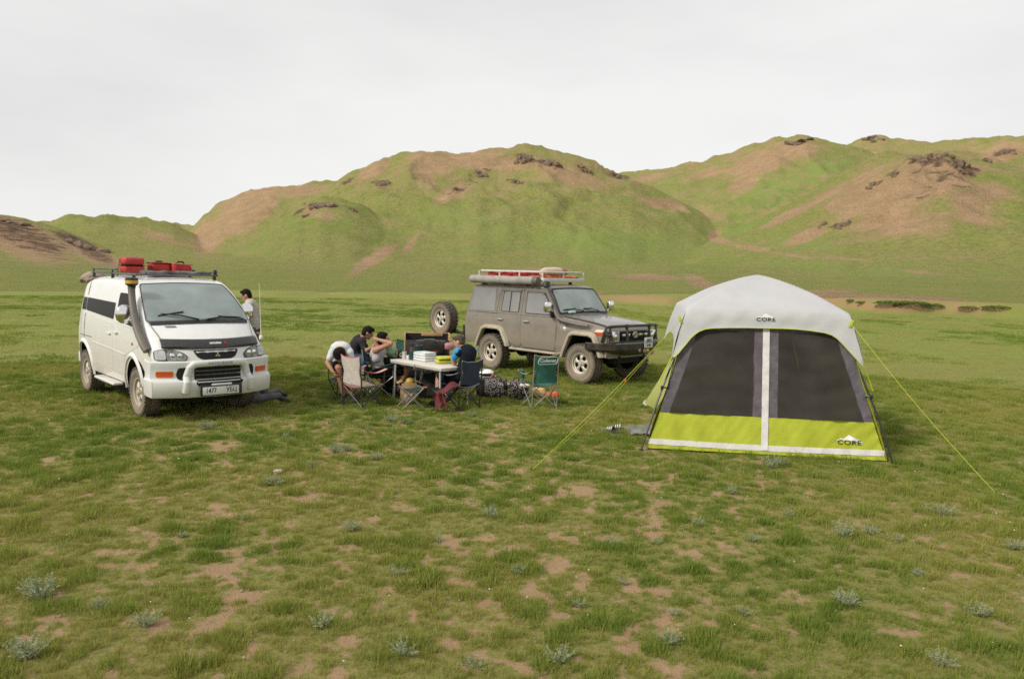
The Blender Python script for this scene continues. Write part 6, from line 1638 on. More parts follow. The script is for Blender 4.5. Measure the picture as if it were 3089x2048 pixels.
for (px, Y, sz, rz, lab, sd_) in ((1060, 14.05, (.44, .30, .36), R(6), 'left of the two black bags patterned with pale rings', 41), (1400, 13.95, (.36, .28, .36), R(-8), 'right of the two black bags patterned with pale rings, beside the green chair', 43)):
    q = g3(px, 1080, Y); e = empty('patterned_bag', (q.x, q.y, 0), rz, lab, 'bag', 'ring patterned bags')
    g = MB(); soft_box(g, (0, 0, .17), sz, 0, sd_, 3.4, .02); g.build('bag_body', M_ptn, e, ang=60)
    g = MB(); g.tube([(-.10, -.05, .33), (-.08, -.07, .38), (.06, -.07, .385), (.09, -.05, .33)], .012, 6, flat=.5); g.build('handle', M_blkbag, e)
q = g3(1140, 950, 14.05); e = empty('white_cloth', (q.x, q.y, q.z - .05), 0, 'bunched white cloth on top of the left patterned bag', 'cloth')
g = MB(); bmx = bmesh.new(); bmesh.ops.create_icosphere(bmx, subdivisions=3, radius=1)
for v in bmx.verts:
    n_ = float(vnoise(v.co.x * 3 + 4, v.co.y * 3 + v.co.z * 2.2, 5)); v.co *= .7 + .6 * n_
g.bm(bmx, 0, Matrix.Diagonal((.13, .10, .075, 1))); g.build('cloth', M_wht, e, ang=40)
q = g3(1360, 970, 13.95); e = empty('lilac_towel', (q.x, q.y, q.z), R(15), 'folded lilac towel on top of the right patterned bag', 'towel')
g = MB(); soft_box(g, (0, 0, 0), (.22, .16, .06), 0, 51, 3, .03); g.build('cloth', material('lilac_cloth', (.52, .40, .48), .85, bump=.4), e, ang=60)
q = g3(1485, 990, 13.75); e = empty('white_towel', (q.x, q.y, q.z), R(-10), 'white folded towel hanging over the right patterned bag beside the lilac one', 'towel')
g = MB(); soft_box(g, (0, 0, 0), (.18, .14, .055), 0, 53, 3, .03); g.build('cloth', material('cream_cloth', (.66, .64, .56), .85, bump=.4), e, ang=60)
q = g3(920, 905, 14.25); e = empty('black_crate', (q.x, q.y, 0), R(5), 'black crate behind the navy chair, carrying white dishes', 'crate')
zc = q.z
g = MB(); g.box((0, 0, zc / 2), (.36, .28, zc), bev=.02); g.build('crate_body', M_blkbag, e)
g = MB(); g.box((0, 0, zc + .005), (.38, .30, .018), bev=.006); g.build('rim', M_black, e)
M_dish = material('white_dish', (.74, .75, .75), .3)
e = empty('dish', (q.x + .02, q.y - .02, zc + .015), 0, 'lower white dish on the black crate', 'dish')
g = MB(); g.lathe([(.0, 0), (.10, 0), (.155, .055), (.150, .058), (.10, .010), (0, .010)], 24, 0); g.build('bowl', M_dish, e)
e = empty('black_pot', (q.x + .02, q.y - .01, zc + .07), 0, 'flat black pot between the two white dishes', 'pot')
g = MB(); g.lathe([(0, 0), (.125, 0), (.135, .05), (.13, .055), (.12, .012), (0, .012)], 24, 0); g.build('pot_body', M_black, e); g = MB(); g.tube([(.12, .03, .045), (.20, .06, .07), (.24, .07, .09)], .009, 6); g.build('handle', M_black, e)
e = empty('dish', (q.x - .01, q.y - .02, zc + .13), 0, 'upper white dish upside down on the black pot', 'dish')
g = MB(); g.lathe([(.145, 0), (.135, .022), (.08, .055), (0, .058)], 24, 0, cap=True); g.build('bowl', M_dish, e)
q = g3(1008, 842, 14.15); e = empty('red_ball', (q.x, q.y, q.z - .03), 0, 'small red round lid beside the white dishes', 'lid')
g = MB(); g.ell((0, 0, .03), (.035, .035, .032)); g.build('knob', material('bright_red_plastic', (.62, .05, .03), .35), e)
q = g3(1690, 1110, 14.2); e = empty('food_packet', (q.x, q.y, 0), R(10), 'yellow and white food packet lying behind the legs of the lone green chair', 'packet')
g = MB(); soft_box(g, (0, 0, .09), (.26, .15, .17), 0, 61, 3, .03); g.build('packet', material('orange_yellow_packet', (.58, .34, .07), .5, var=.7, vscale=9, col2=(.66, .55, .40)), e, ang=60)
for (px, py, r_, lab) in ((1850, 1080, .065, 'left red ball shaped bag behind the lone green chair'), (1930, 1120, .07, 'right red ball shaped bag behind the lone green chair')):
    q = g3(px, py, 14.1); e = empty('red_bundle', (q.x, q.y, 0), 0, lab, 'bundle', 'red bundles behind the green chair')
    g = MB(); soft_box(g, (0, 0, r_ * .95), (r_ * 2.1, r_ * 1.9, r_ * 1.9), 0, int(px), 2.2, .03); g.build('bundle', material('orange_red_cloth', (.62, .09, .035), .7, bump=.3) if 'orange_red_cloth' not in bpy.data.materials else bpy.data.materials['orange_red_cloth'], e, ang=60)

# ================================================================== PEOPLE
SKIN = {'tan': material('tan_skin', (.40, .205, .125), .55, var=.15, vscale=12), 'pale': material('pale_skin', (.48, .27, .19), .55, var=.15, vscale=12), 'dark': material('brown_skin', (.33, .17, .10), .55, var=.15, vscale=12)}
M_hairb = material('black_hair', (.006, .0055, .005), .75, var=.5, vscale=30, col2=(.014, .012, .011), bump=.7, bscale=60, spec=.12)
M_hairbr = material('brown_hair', (.075, .038, .020), .6, var=.5, vscale=30, col2=(.035, .018, .01), bump=.7, bscale=60)
M_eye = material('dark_eye', (.01, .008, .006), .2)
def remesh(name, mb, mat_, parent, vox, smooth=4, fac=.5, noise=0.0, seed=0):
    o = mb.build(name, mat_, parent, ang=0)
    md = o.modifiers.new('r', 'REMESH'); md.mode = 'VOXEL'; md.voxel_size = vox
    if smooth: ms = o.modifiers.new('s', 'SMOOTH'); ms.iterations = smooth; ms.factor = fac
    dg = bpy.context.evaluated_depsgraph_get(); me = bpy.data.meshes.new_from_object(o.evaluated_get(dg)); me.name = name
    o.modifiers.clear(); old = o.data; o.data = me; bpy.data.meshes.remove(old)
    if noise:
        n = len(me.vertices); co = np.empty(n * 3, np.float32); me.vertices.foreach_get('co', co); co = co.reshape(-1, 3)
        nr = np.empty(n * 3, np.float32); me.vertices.foreach_get('normal', nr); nr = nr.reshape(-1, 3)
        d = (fbm(co[:, 0] * 11 + seed + co[:, 2] * 5, co[:, 1] * 11 + co[:, 2] * 9, 7, 3) - .5) * 2 * noise
        me.vertices.foreach_set('co', (co + nr * d[:, None]).ravel().astype(np.float32))
    me.polygons.foreach_set('use_smooth', [True] * len(me.polygons)); me.update()
    return o
def limb(mb, a, b, ra, rb, k=6):
    a, b = Vector(a), Vector(b)
    n = max(2, k); mb.tube([a.lerp(b, i / n) for i in range(n + 1)], [ra + (rb - ra) * i / n for i in range(n + 1)], 12)
    mb.ell(a, (ra,) * 3, u=12, w=8); mb.ell(b, (rb,) * 3, u=12, w=8)
def basis(z, x):
    z = Vector(z).normalized(); x = Vector(x); x = (x - z * x.dot(z)).normalized(); y = z.cross(x)
    return Matrix((x, y, z)).transposed()
def hand(mb, wrist, d, palm_n, sc=1.0, curl=.5, side=1):
    d = Vector(d).normalized(); n = Vector(palm_n); n = (n - d * n.dot(d)).normalized(); s = d.cross(n) * side
    Bm = Matrix((s, n, d)).transposed()
    c_ = Vector(wrist) + d * .045 * sc; mb.ell(c_, (.040 * sc, .017 * sc, .052 * sc), Bm, u=14, w=10)
    for i, (off_, ln) in enumerate(((-.030, .066), (-.010, .076), (.010, .070), (.029, .055))):
        p = Vector(wrist) + d * .085 * sc + s * off_ * sc
        q = p + (d * math.cos(curl * .6) + n * math.sin(curl * .6) + s * off_ * 2.2) * ln * .55 * sc
        r_ = q + (d * math.cos(curl * 1.5) + n * math.sin(curl * 1.5) + s * off_ * 1.0) * ln * .5 * sc
        limb(mb, p, q, .0092 * sc, .0086 * sc, 2); limb(mb, q, r_, .0086 * sc, .0072 * sc, 2)
    p = Vector(wrist) + d * .030 * sc - s * .030 * sc; q = p + (d * .6 - s * .75 + n * .25).normalized() * .042 * sc; r_ = q + (d * .85 - s * .2 + n * .4).normalized() * .030 * sc
    limb(mb, p, q, .0115 * sc, .0100 * sc, 2); limb(mb, q, r_, .0100 * sc, .0080 * sc, 2)
TORSO = [(0, .155, .115), (.14, .150, .112), (.30, .138, .102), (.48, .145, .108), (.66, .162, .118), (.82, .160, .108), (.93, .120, .085), (1.0, .065, .060)]
def torso(mb, J, grow=0.0, t0=0.0, t1=1.0, sc=1.0):
    a, m_, b = J['pel'], J['che'], J['nek']
    ctl = m_ * 2 - (a + b) * .5
    pts = []
    def bz(t_): return a * (1 - t_) ** 2 + ctl * 2 * t_ * (1 - t_) + b * t_ * t_
    for i in range(15):
        t_ = t0 + (t1 - t0) * i / 14
        lat = lerp_tab([(q[0], q[1]) for q in TORSO], t_) * sc + grow; dep = lerp_tab([(q[0], q[2]) for q in TORSO], t_) * sc + grow
        ax = (bz(min(1, t_ + .05)) - bz(max(0, t_ - .05)))
        mb.ell(bz(t_), (lat, dep, .070 + grow * .5), basis(ax, J['side']), u=16, w=10)
def person(label, J, skin, hairm, shirt=None, short=None, shoe=None, sleeve=.55, tank=False, legw=1.0, sc=1.0, trouser=False, sleevecol=None, hair_long=0.0, group=None):
    """J: world joints. pel che nek hed (head centre), look, hup, side (to the person's left is +), and L/R of sh el wr hip kn an toe"""
    base = Vector((J['pel'].x, J['pel'].y, 0)); root = empty('person', base, 0, label, 'person', group)
    J = {k: (v - base if k not in ('look', 'hup', 'side', 'hdL', 'hdR', 'pnL', 'pnR') and isinstance(v, Vector) else v) for k, v in J.items()}
    J['side'] = J['side'].normalized()
    for S, s in (('L', 1), ('R', -1)):
        J.setdefault('hip' + S, J['pel'] + J['side'] * s * .088 * sc)
        J.setdefault('sh' + S, J['nek'].lerp(J['che'], .36) + J['side'] * s * .165 * sc)
    b = MB(); torso(b, J, 0, 0, 1, sc)
    look, hup = J['look'].normalized(), J['hup'].normalized(); hup = (hup - look * hup.dot(look)).normalized(); hs = hup.cross(look)     # hs: the person's left
    Hm = Matrix((hs, look, hup)).transposed(); H = J['hed']
    def hp(x, y, z): return H + Hm @ Vector((x, y, z)) * sc
    limb(b, J['nek'] - (H - J['nek']).normalized() * .04, hp(0, -.025, -.06), .060 * sc, .052 * sc, 3)
    b.ell(H, (.074 * sc, .094 * sc, .112 * sc), Hm, u=20, w=14)
    b.ell(hp(0, .028, -.062), (.056 * sc, .060 * sc, .056 * sc), Hm); b.ell(hp(0, .072, -.098), (.022 * sc, .020 * sc, .018 * sc), Hm)
    b.ell(hp(0, .098, -.018), (.014 * sc, .022 * sc, .030 * sc), Hm); b.ell(hp(0, .088, -.062), (.026 * sc, .012 * sc, .011 * sc), Hm)
    b.ell(hp(0, .086, .022), (.055 * sc, .014 * sc, .012 * sc), Hm)
    for s in (-1, 1): b.ell(hp(s * .077, -.010, -.012), (.011 * sc, .022 * sc, .032 * sc), Hm)
    for S, s in (('L', 1), ('R', -1)):
        sh, el, wr = J['sh' + S], J['el' + S], J['wr' + S]
        b.ell(sh, (.066 * sc,) * 3); limb(b, sh, el, .054 * sc, .041 * sc); limb(b, el, el.lerp(wr, .35), .043 * sc, .044 * sc, 3); limb(b, el.lerp(wr, .35), wr, .044 * sc, .027 * sc, 4)
        hand(b, wr, J.get('hd' + S, wr - el), J.get('pn' + S, Vector((0, 0, -1))), sc, .7, s)
        hi, kn, an = J['hip' + S], J['kn' + S], J['an' + S]
        limb(b, hi, kn, .088 * sc * legw, .058 * sc * legw); limb(b, kn, kn.lerp(an, .35), .056 * sc * legw, .058 * sc * legw, 3); limb(b, kn.lerp(an, .35), an, .058 * sc * legw, .037 * sc, 4)
        toe = J['toe' + S]; hl = an + (an - toe).normalized() * .05 * sc
        limb(b, Vector((hl.x, hl.y, hl.z - .03)), toe, .034 * sc, .030 * sc, 4)
    remesh('body', b, SKIN[skin], root, .0085, 3)
    # hair
    h = MB(); h.ell(hp(0, -.014, .026), (.084 * sc, .098 * sc, .100 * sc), Hm, u=24, w=16); h.ell(hp(0, -.045, -.02), (.078 * sc, .062 * sc, .078 * sc), Hm); h.ell(hp(0, .052, .082), (.060 * sc, .042 * sc, .034 * sc), Hm)
    if hair_long: h.ell(hp(0, -.02, .045), (.092 * sc, .10 * sc, .10 * sc), Hm); (h.ell(hp(0, -.03, .03), (.102 * sc, .105 * sc, .125 * sc), Hm) if hair_long > 1 else None)
    o = remesh('hair', h, hairm, root, .009, 2, .5, .011, 3)
    # keep the hair off the face
    me = o.data; bmx = bmesh.new(); bmx.from_mesh(me); inv = Hm.transposed()
    dl = [v for v in bmx.verts if (lambda q: q.y > .060 * sc and q.z < .048 * sc)(inv @ (v.co - H))]
    bmesh.ops.delete(bmx, geom=dl, context='VERTS'); bmx.to_mesh(me); bmx.free()
    for s in (-1, 1):
        g = MB(); g.ell(hp(s * .031, .086, .004), (.012 * sc, .008 * sc, .007 * sc), Hm, u=10, w=8); g.build('eye', M_eye, root)
    if shirt:
        c_ = MB(); torso(c_, J, .014, -.04 if not tank else -.02, .90 if not tank else .80, sc)
        for S in 'LR':
            sh, el = J['sh' + S], J['el' + S]
            if not tank:
                c_.ell(sh, (.080 * sc,) * 3)
                if sleevecol is None: limb(c_, sh, sh.lerp(el, sleeve), .072 * sc, .062 * sc)
            else: limb(c_, J['nek'].lerp(J['che'], .25) + J['side'] * (.10 if S == 'L' else -.10), J['che'] + J['side'] * (.12 if S == 'L' else -.12), .05, .09)
        if not trouser or True: c_.ell(J['pel'], (.165 * sc, .125 * sc, .09 * sc), basis(J['che'] - J['pel'], J['side']))
        remesh('shirt' if not tank else 'tank_top', c_, shirt, root, .012, 4, .5, .008, 5)
        if sleevecol is not None:
            for S in 'LR':
                c2_ = MB(); sh, el = J['sh' + S], J['el' + S]; c2_.ell(sh + (sh - J['che']).normalized() * .006, (.080 * sc,) * 3); limb(c2_, sh, sh.lerp(el, sleeve), .074 * sc, .062 * sc); remesh('sleeve', c2_, sleevecol, root, .011, 3, .5, .004, 2)
    if short:
        c_ = MB(); c_.ell(J['pel'], (.172 * sc, .135 * sc, .10 * sc), basis(J['che'] - J['pel'], J['side']))
        for S in 'LR':
            hi, kn, an = J['hip' + S], J['kn' + S], J['an' + S]
            if trouser: limb(c_, hi, kn, .104 * sc, .074 * sc); limb(c_, kn, an, .072 * sc, .056 * sc)
            else: limb(c_, hi, hi.lerp(kn, .80), .108 * sc, .088 * sc)
        remesh('trousers' if trouser else 'shorts', c_, short, root, .012, 4, .5, .008, 9)
    if shoe:
        for S in 'LR':
            an, toe = J['an' + S], J['toe' + S]; hl = an + (an - toe).normalized() * .05; c_ = MB()
            limb(c_, Vector((hl.x, hl.y, hl.z - .035)), toe, .046 * sc, .042 * sc); limb(c_, an, an + Vector((0, 0, -.03)), .048 * sc, .046 * sc)
            remesh('shoe', c_, shoe, root, .010, 3)
    return root
V = Vector
def P2(x, y, Y): return at(*c2(x, y), Y)
M_tank = material('grey_tank_cloth', (.40, .385, .40), .85, var=.15, vscale=10, bump=.4, bscale=14)
M_bshirt = material('charcoal_shirt', (.022, .020, .023), .9, var=.4, vscale=7, col2=(.038, .034, .038), bump=.4, bscale=14, spec=.15)
M_wshirt = material('white_shirt', (.60, .63, .66), .85, var=.12, vscale=9, bump=.4, bscale=14)
M_blkshort = material('black_shorts', (.009, .011, .015), .9, var=.3, vscale=9, bump=.3, spec=.15)
M_rash = material('dark_rash_top', (.011, .014, .021), .85, var=.3, vscale=9, bump=.3, spec=.15)
M_bsleeve = material('bright_blue_sleeve', (.02, .26, .58), .7, var=.15)
M_beige = material('beige_shirt', (.48, .44, .37), .85, var=.18, vscale=8, bump=.4)
M_olivepants = material('olive_trousers', (.065, .06, .04), .85, var=.3, vscale=8, bump=.3)
M_greyp = material('grey_trousers', (.125, .118, .125), .9, var=.4, vscale=8, bump=.3)
M_shoe = material('dark_shoe', (.025, .026, .03), .6, var=.3)
M_bluep = material('steel_blue_shoe', (.10, .15, .22), .6)

# grey tank top, hands behind the head, in profile to the right
J = dict(pel=P2(835, 735, 13.95), che=P2(800, 545, 13.95), nek=P2(845, 405, 13.95), hed=P2(892, 290, 13.95), look=V((1, .10, .15)), hup=V((-.12, 0, 1)), side=V((-.05, 1, 0)),
         shR=P2(790, 440, 13.80), elR=P2(1000, 345, 13.72), wrR=P2(830, 295, 13.80), shL=P2(800, 430, 14.12), elL=P2(990, 330, 14.22), wrL=P2(845, 290, 14.05),
         hdR=V((-1, .35, .1)), hdL=V((-1, -.35, .1)), pnR=V((.2, 1, 0)), pnL=V((.2, -1, 0)),
         knR=P2(1210, 715, 13.84), anR=P2(1095, 985, 13.92), toeR=P2(1190, 1020, 13.86), knL=P2(1150, 650, 14.12), anL=P2(1050, 950, 14.2), toeL=P2(1140, 985, 14.2))
for S in 'LR': J['an' + S].z = .10; J['toe' + S].z = .035
person('person in a grey tank top leaning back with hands behind the head', J, 'tan', M_hairb, M_tank, M_blkshort, M_shoe, tank=True, hair_long=1)
# charcoal T-shirt, bent forward in profile to the right
J = dict(pel=P2(535, 560, 14.5), che=P2(520, 395, 14.5), nek=P2(610, 262, 14.5), hed=P2(680, 195, 14.48), look=V((.85, .25, -.42)), hup=V((.45, .1, 1)), side=V((-.2, 1, 0)),
         shR=P2(605, 315, 14.32), elR=P2(640, 460, 14.25), wrR=P2(735, 400, 14.25), elL=P2(700, 450, 14.75), wrL=P2(760, 385, 14.6), pnR=V((0, 1, 0)), pnL=V((0, -1, 0)),
         knR=P2(770, 575, 14.35), anR=V((-2.35, 14.40, .10)), toeR=V((-2.2, 14.40, .035)), knL=P2(770, 560, 14.75), anL=V((-2.35, 14.8, .10)), toeL=V((-2.2, 14.8, .035)))
person('person in a charcoal T-shirt sitting bent forward behind the others', J, 'tan', M_hairb, M_bshirt, M_blkshort, M_shoe)
# white T-shirt, doubled over with the head hanging, facing the viewer
J = dict(pel=P2(325, 640, 13.55), che=P2(315, 440, 13.38), nek=P2(296, 440, 13.12), hed=P2(290, 512, 13.0), look=V((-.05, -.35, -1)), hup=V((0, -1, .22)), side=V((1, -.08, 0)),
         shR=P2(200, 468, 13.22), elR=P2(125, 610, 13.15), wrR=P2(200, 730, 13.05), shL=P2(425, 468, 13.22), elL=P2(470, 620, 13.2), wrL=P2(400, 745, 13.08), pnR=V((1, 0, 0)), pnL=V((-1, 0, 0)),
         knR=P2(275, 680, 13.16), knL=P2(400, 690, 13.16), anR=V((-2.80, 13.24, .10)), toeR=V((-2.80, 13.10, .035)), anL=V((-2.63, 13.24, .10)), toeL=V((-2.60, 13.10, .035)))
person('person in a white T-shirt doubled over with the head hanging down', J, 'tan', M_hairb, M_wshirt, M_blkshort, M_shoe, hair_long=2)
# boy in the dark top with bright blue sleeves, back to the viewer
J = dict(pel=V((-.86, 12.95, .46)), che=P2(2050, 545, 12.98), nek=P2(2000, 415, 13.08), hed=P2(1935, 318, 13.12), look=V((-.88, .38, -.35)), hup=V((-.3, .1, 1)), side=V((-.62, -.78, 0)),
         shL=P2(1925, 465, 12.92), elL=P2(1850, 560, 12.98), wrL=P2(1890, 690, 13.1), shR=P2(2120, 455, 13.22), elR=P2(2010, 640, 13.35), wrR=P2(1910, 700, 13.25), pnL=V((.5, .5, 0)), pnR=V((-.5, -.5, 0)),
         knL=V((-1.20, 13.10, .50)), knR=V((-1.02, 13.36, .50)), anL=V((-1.20, 13.02, .10)), toeL=V((-1.32, 13.10, .035)), anR=V((-1.08, 13.33, .10)), toeR=V((-1.2, 13.42, .035)))
person('brown haired boy in a dark top with bright blue sleeves at the table', J, 'pale', M_hairbr, M_rash, M_blkshort, M_shoe, sleevecol=M_bsleeve, sleeve=.75, sc=.95)
# boy standing beyond the van
def P6(x, y, Y): return at(680 + x * .2423, 860 + y * .2423, Y)
J = dict(pel=P6(345, 560, 15.5), che=P6(335, 330, 15.5), nek=P6(290, 205, 15.5), hed=P6(256, 128, 15.5), look=V((-.92, -.15, -.35)), hup=V((-.35, 0, 1)), side=V((.1, -1, 0)),
         shL=P6(305, 245, 15.33), elL=P6(300, 410, 15.28), wrL=P6(200, 450, 15.28), shR=P6(315, 235, 15.67), elR=P6(290, 400, 15.75), wrR=P6(190, 430, 15.7), pnL=V((0, 1, 0)), pnR=V((0, -1, 0)))
px0, py0 = J['pel'].x, J['pel'].y
J.update(knL=V((px0 - .05, py0 - .10, .50)), anL=V((px0 + .02, py0 - .12, .10)), toeL=V((px0 - .14, py0 - .13, .035)), knR=V((px0 - .02, py0 + .10, .50)), anR=V((px0 + .06, py0 + .12, .10)), toeR=V((px0 - .10, py0 + .13, .035)))
person('boy in a beige shirt standing beyond the white van', J, 'pale', M_hairb, M_beige, M_olivepants, M_shoe, trouser=True, sleeve=.6)
# person on hands and knees by the front wheel of the van
def Wv(lx, ly, z): return van.matrix_world @ V((lx, ly - .10, z))
vy = (van.matrix_world.to_3x3() @ V((0, 1, 0))); vx = (van.matrix_world.to_3x3() @ V((1, 0, 0)))
J = dict(pel=Wv(-.16, 1.22, .40), che=Wv(-.52, 1.08, .36), nek=Wv(-.78, .96, .30), hed=Wv(-.92, .86, .24), look=-vx * .8 - vy * .4 - V((0, 0, .5)), hup=V((0, 0, 1)), side=vy * -.5 + vx * .2 + V((0, 0, 0)),
         elL=Wv(-.80, .78, .12), wrL=Wv(-1.0, .72, .08), elR=Wv(-.72, 1.25, .12), wrR=Wv(-.95, 1.2, .06),
         hipL=Wv(-.10, 1.14, .38), hipR=Wv(-.20, 1.30, .38), knL=Wv(.06, 1.02, .10), anL=Wv(.12, 1.42, .14), toeL=Wv(.14, 1.58, .035), knR=Wv(-.22, 1.30, .10), anR=Wv(-.42, 1.66, .12), toeR=Wv(-.46, 1.82, .035))
J['side'] = (vx * .35 - vy * .94) * -1
person('person in grey trousers kneeling by the front wheel of the white van, mostly hidden', J, 'tan', M_hairb, M_bshirt, M_greyp, M_shoe, trouser=True)
# ================================================================== PLANTS
def leaf_material(name, cols, rough=.85, sub=.35):
    """leaf colour picked per blade by the attribute 'pick', varied per plant"""
    m_ = bpy.data.materials.new(name); m_.use_nodes = True; t = m_.node_tree; b = t.nodes['Principled BSDF']
    b.inputs['Roughness'].default_value = rough; b.inputs['Specular IOR Level'].default_value = .2
    a = N(t, 'ShaderNodeAttribute'); a.attribute_name = 'pick'
    oi = N(t, 'ShaderNodeAttribute'); oi.attribute_name = 'tint'; oi.attribute_type = 'INSTANCER'
    ad = N(t, 'ShaderNodeMath', operation='MULTIPLY_ADD'); ad.inputs[1].default_value = .62; t.links.new(a.outputs['Fac'], ad.inputs[0])
    mu = N(t, 'ShaderNodeMath', operation='MULTIPLY'); mu.inputs[1].default_value = .38; t.links.new(oi.outputs['Fac'], mu.inputs[0]); t.links.new(mu.outputs[0], ad.inputs[2])
    r_ = N(t, 'ShaderNodeValToRGB'); el = r_.color_ramp.elements
    el[0].position = 0; el[0].color = (*cols[0], 1); el[1].position = 1; el[1].color = (*cols[-1], 1)
    for i, c_ in enumerate(cols[1:-1]): q = el.new((i + 1) / (len(cols) - 1)); q.color = (*c_, 1)
    t.links.new(ad.outputs[0], r_.inputs[0]); t.links.new(r_.outputs[0], b.inputs['Base Color'])
    tl = N(t, 'ShaderNodeBsdfTranslucent'); t.links.new(r_.outputs[0], tl.inputs[0])
    ms = N(t, 'ShaderNodeMixShader'); ms.inputs[0].default_value = sub; ou = t.nodes['Material Output']
    t.links.new(b.outputs[0], ms.inputs[1]); t.links.new(tl.outputs[0], ms.inputs[2]); t.links.new(ms.outputs[0], ou.inputs['Surface'])
    return m_
M_blade = leaf_material('grass_blade', [(.118, .188, .028), (.178, .248, .040), (.258, .300, .058), (.345, .325, .085), (.43, .345, .14)])
M_sage = leaf_material('silver_leaf', [(.24, .28, .155), (.33, .365, .21), (.43, .45, .285), (.36, .37, .20)], .9, .15)
def blades(n, rad, h0, h1, w, seed, lean=.5, seg=2, droop=.25, picks=(0, 1)):
    r_ = random.Random(seed); v, f, pk = [], [], []
    for i in range(n):
        a, d = r_.uniform(0, 6.283), rad * math.sqrt(r_.random()); bx, by = d * math.cos(a), d * math.sin(a)
        h = r_.uniform(h0, h1) * (1 - .35 * d / rad); la = a + r_.uniform(-.9, .9); le = r_.uniform(.05, lean) * h
        ww = w * r_.uniform(.7, 1.25); ta = r_.uniform(0, 6.283); tx, ty = math.cos(ta) * ww / 2, math.sin(ta) * ww / 2
        b = len(v); p_ = r_.uniform(*picks)
        for k_ in range(seg + 1):
            u = k_ / seg; x = bx + math.cos(la) * le * u ** 1.7; y = by + math.sin(la) * le * u ** 1.7; z = h * (u - droop * u * u * le / h) - .004; q = 1 - u * .85
            if k_ == seg: v.append((x, y, z)); pk.append(p_)
            else: v += [(x - tx * q, y - ty * q, z), (x + tx * q, y + ty * q, z)]; pk += [p_, p_]
        for k_ in range(seg - 1): o = b + 2 * k_; f.append((o, o + 1, o + 3, o + 2))
        o = b + 2 * (seg - 1); f.append((o, o + 1, o + 2))
    return v, f, pk
def leaf_mesh(name, vfp, mat_):
    v, f, pk = vfp; me = bpy.data.meshes.new(name); me.from_pydata(v, [], f); me.materials.append(mat_)
    a = me.attributes.new('pick', 'FLOAT', 'POINT'); a.data.foreach_set('value', pk); me.update(); return me
# tuft kinds (used only as instances of the one 'grass' object)
tufts = bpy.data.collections.new('grass_tufts')
def add_tuft(i, vfp):
    o = bpy.data.objects.new('tuft_%02d' % i, leaf_mesh('tuft', vfp, M_blade)); tufts.objects.link(o)
NEAR_K = 6
for i in range(3): add_tuft(i, blades(34, .042, .032, .078, .0046, 500 + i, .55, 2, picks=(.1, .9)))          # short steppe turf
for i in range(3, 5): add_tuft(i, blades(52, .058, .046, .105, .0050, 520 + i, .5, 2, picks=(.05, .62)))          # thick green clumps
add_tuft(5, blades(15, .080, .012, .095, .0036, 530, .8, 2, picks=(.6, 1)))                                    # dry litter
for i in range(6, 8): add_tuft(i, blades(24, .17, .022, .046, .012, 540 + i, 1.0, 2, picks=(.1, .85)))           # far turf
add_tuft(8, blades(30, .20, .05, .095, .014, 550, .6, 2, picks=(0, .6)))
def scatter():
    px, py, kd, sc_, tn, rz = [], [], [], [], [], []
    def put(x, y, k, s, t_):
        px.append(x); py.append(y); kd.append(k); sc_.append(s); tn.append(t_); rz.append(rng.uniform(0, 6.283, len(x)))
    def zone(r0, r1, n):
        r = np.sqrt(rng.uniform(r0 * r0, r1 * r1, n)); th = rng.uniform(R(-56), R(56), n)
        x, y = r * np.sin(th), r * np.cos(th); return x, y, r
    for (r0, r1, n) in ((2.2, 6.5, 17000), (6.5, 11, 28000), (11, 20, 58000)):
        x, y, r = zone(r0, r1, n); c_ = cover_f(x, y)
        big = fbm(x * 5.6 + 40, y * 5.6, 211, 2); tone = fbm(x * .5, y * .5, 231, 3)
        keep = rng.random(n) < (.05 + .93 * c_) * (.42 + 1.1 * nstep(.36, .62, fbm(x * 7.5, y * 7.5, 311, 2)))
        x, y, c_, big, tone, r = [q[keep] for q in (x, y, c_, big, tone, r)]
        k = rng.integers(0, 3, len(x)); cl = (big > .61) & (c_ > .55); k[cl] = rng.integers(3, 5, cl.sum())
        dry = rng.random(len(x)) < .14; k[dry] = 5
        s = rng.uniform(.55, 1.15, len(x)) * (.60 + .45 * c_) * np.where(cl, 1.0 + .5 * (big - .61) * 4, 1)
        s = s * np.clip(.95 + (r - 8) * .03, .9, 1.25)
        t_ = np.clip(.62 + (tone - .5) * 2.6 - np.where(cl, .10, 0) + rng.normal(0, .18, len(x)), 0, 1)
        put(x, y, k, s, t_)
    x, y, r = zone(19, 57, 45000); big = fbm(x * .35 + 9, y * .35, 251, 3); tone = fbm(x * .12, y * .12, 261, 3)
    k = rng.integers(6, 8, len(x)); cl = big > .56; k[cl] = 8
    put(x, y, k, rng.uniform(.6, 1.25, len(x)), np.clip(.60 + (tone - .5) * 2.4 - np.where(cl, .22, 0) + rng.normal(0, .15, len(x)), 0, 1))
    X, Y_, Kd, S, T, RZ = [np.concatenate(q) for q in (px, py, kd, sc_, tn, rz)]
    # keep the blades out of wheels, groundsheet and bags
    def clear(cx, cy, rad): nonlocal ok; ok &= np.hypot(X - cx, Y_ - cy) > rad
    ok = np.ones(len(X), bool)
    for root, xs_, yy in ((van, (0, -2.8), .71), (wag, (0, -2.73), .75)):
        for lx in xs_:
            for s in (-1, 1): p = root.matrix_world @ Vector((lx, s * yy, 0)); clear(p.x, p.y, .16)
    q = TI.to_3x3() @ Vector((0, 0, 0))
    tx = TI[0][0] * X + TI[0][1] * Y_ + TI[0][3]; ty = TI[1][0] * X + TI[1][1] * Y_ + TI[1][3]
    ok &= ~((np.abs(tx) < XB + .0) & (ty > .02) & (ty < 2.66))
    return X[ok], Y_[ok], Kd[ok], S[ok], T[ok], RZ[ok]
X, Y_, Kd, S, T, RZ = scatter()
me = bpy.data.meshes.new('grass'); me.vertices.add(len(X))
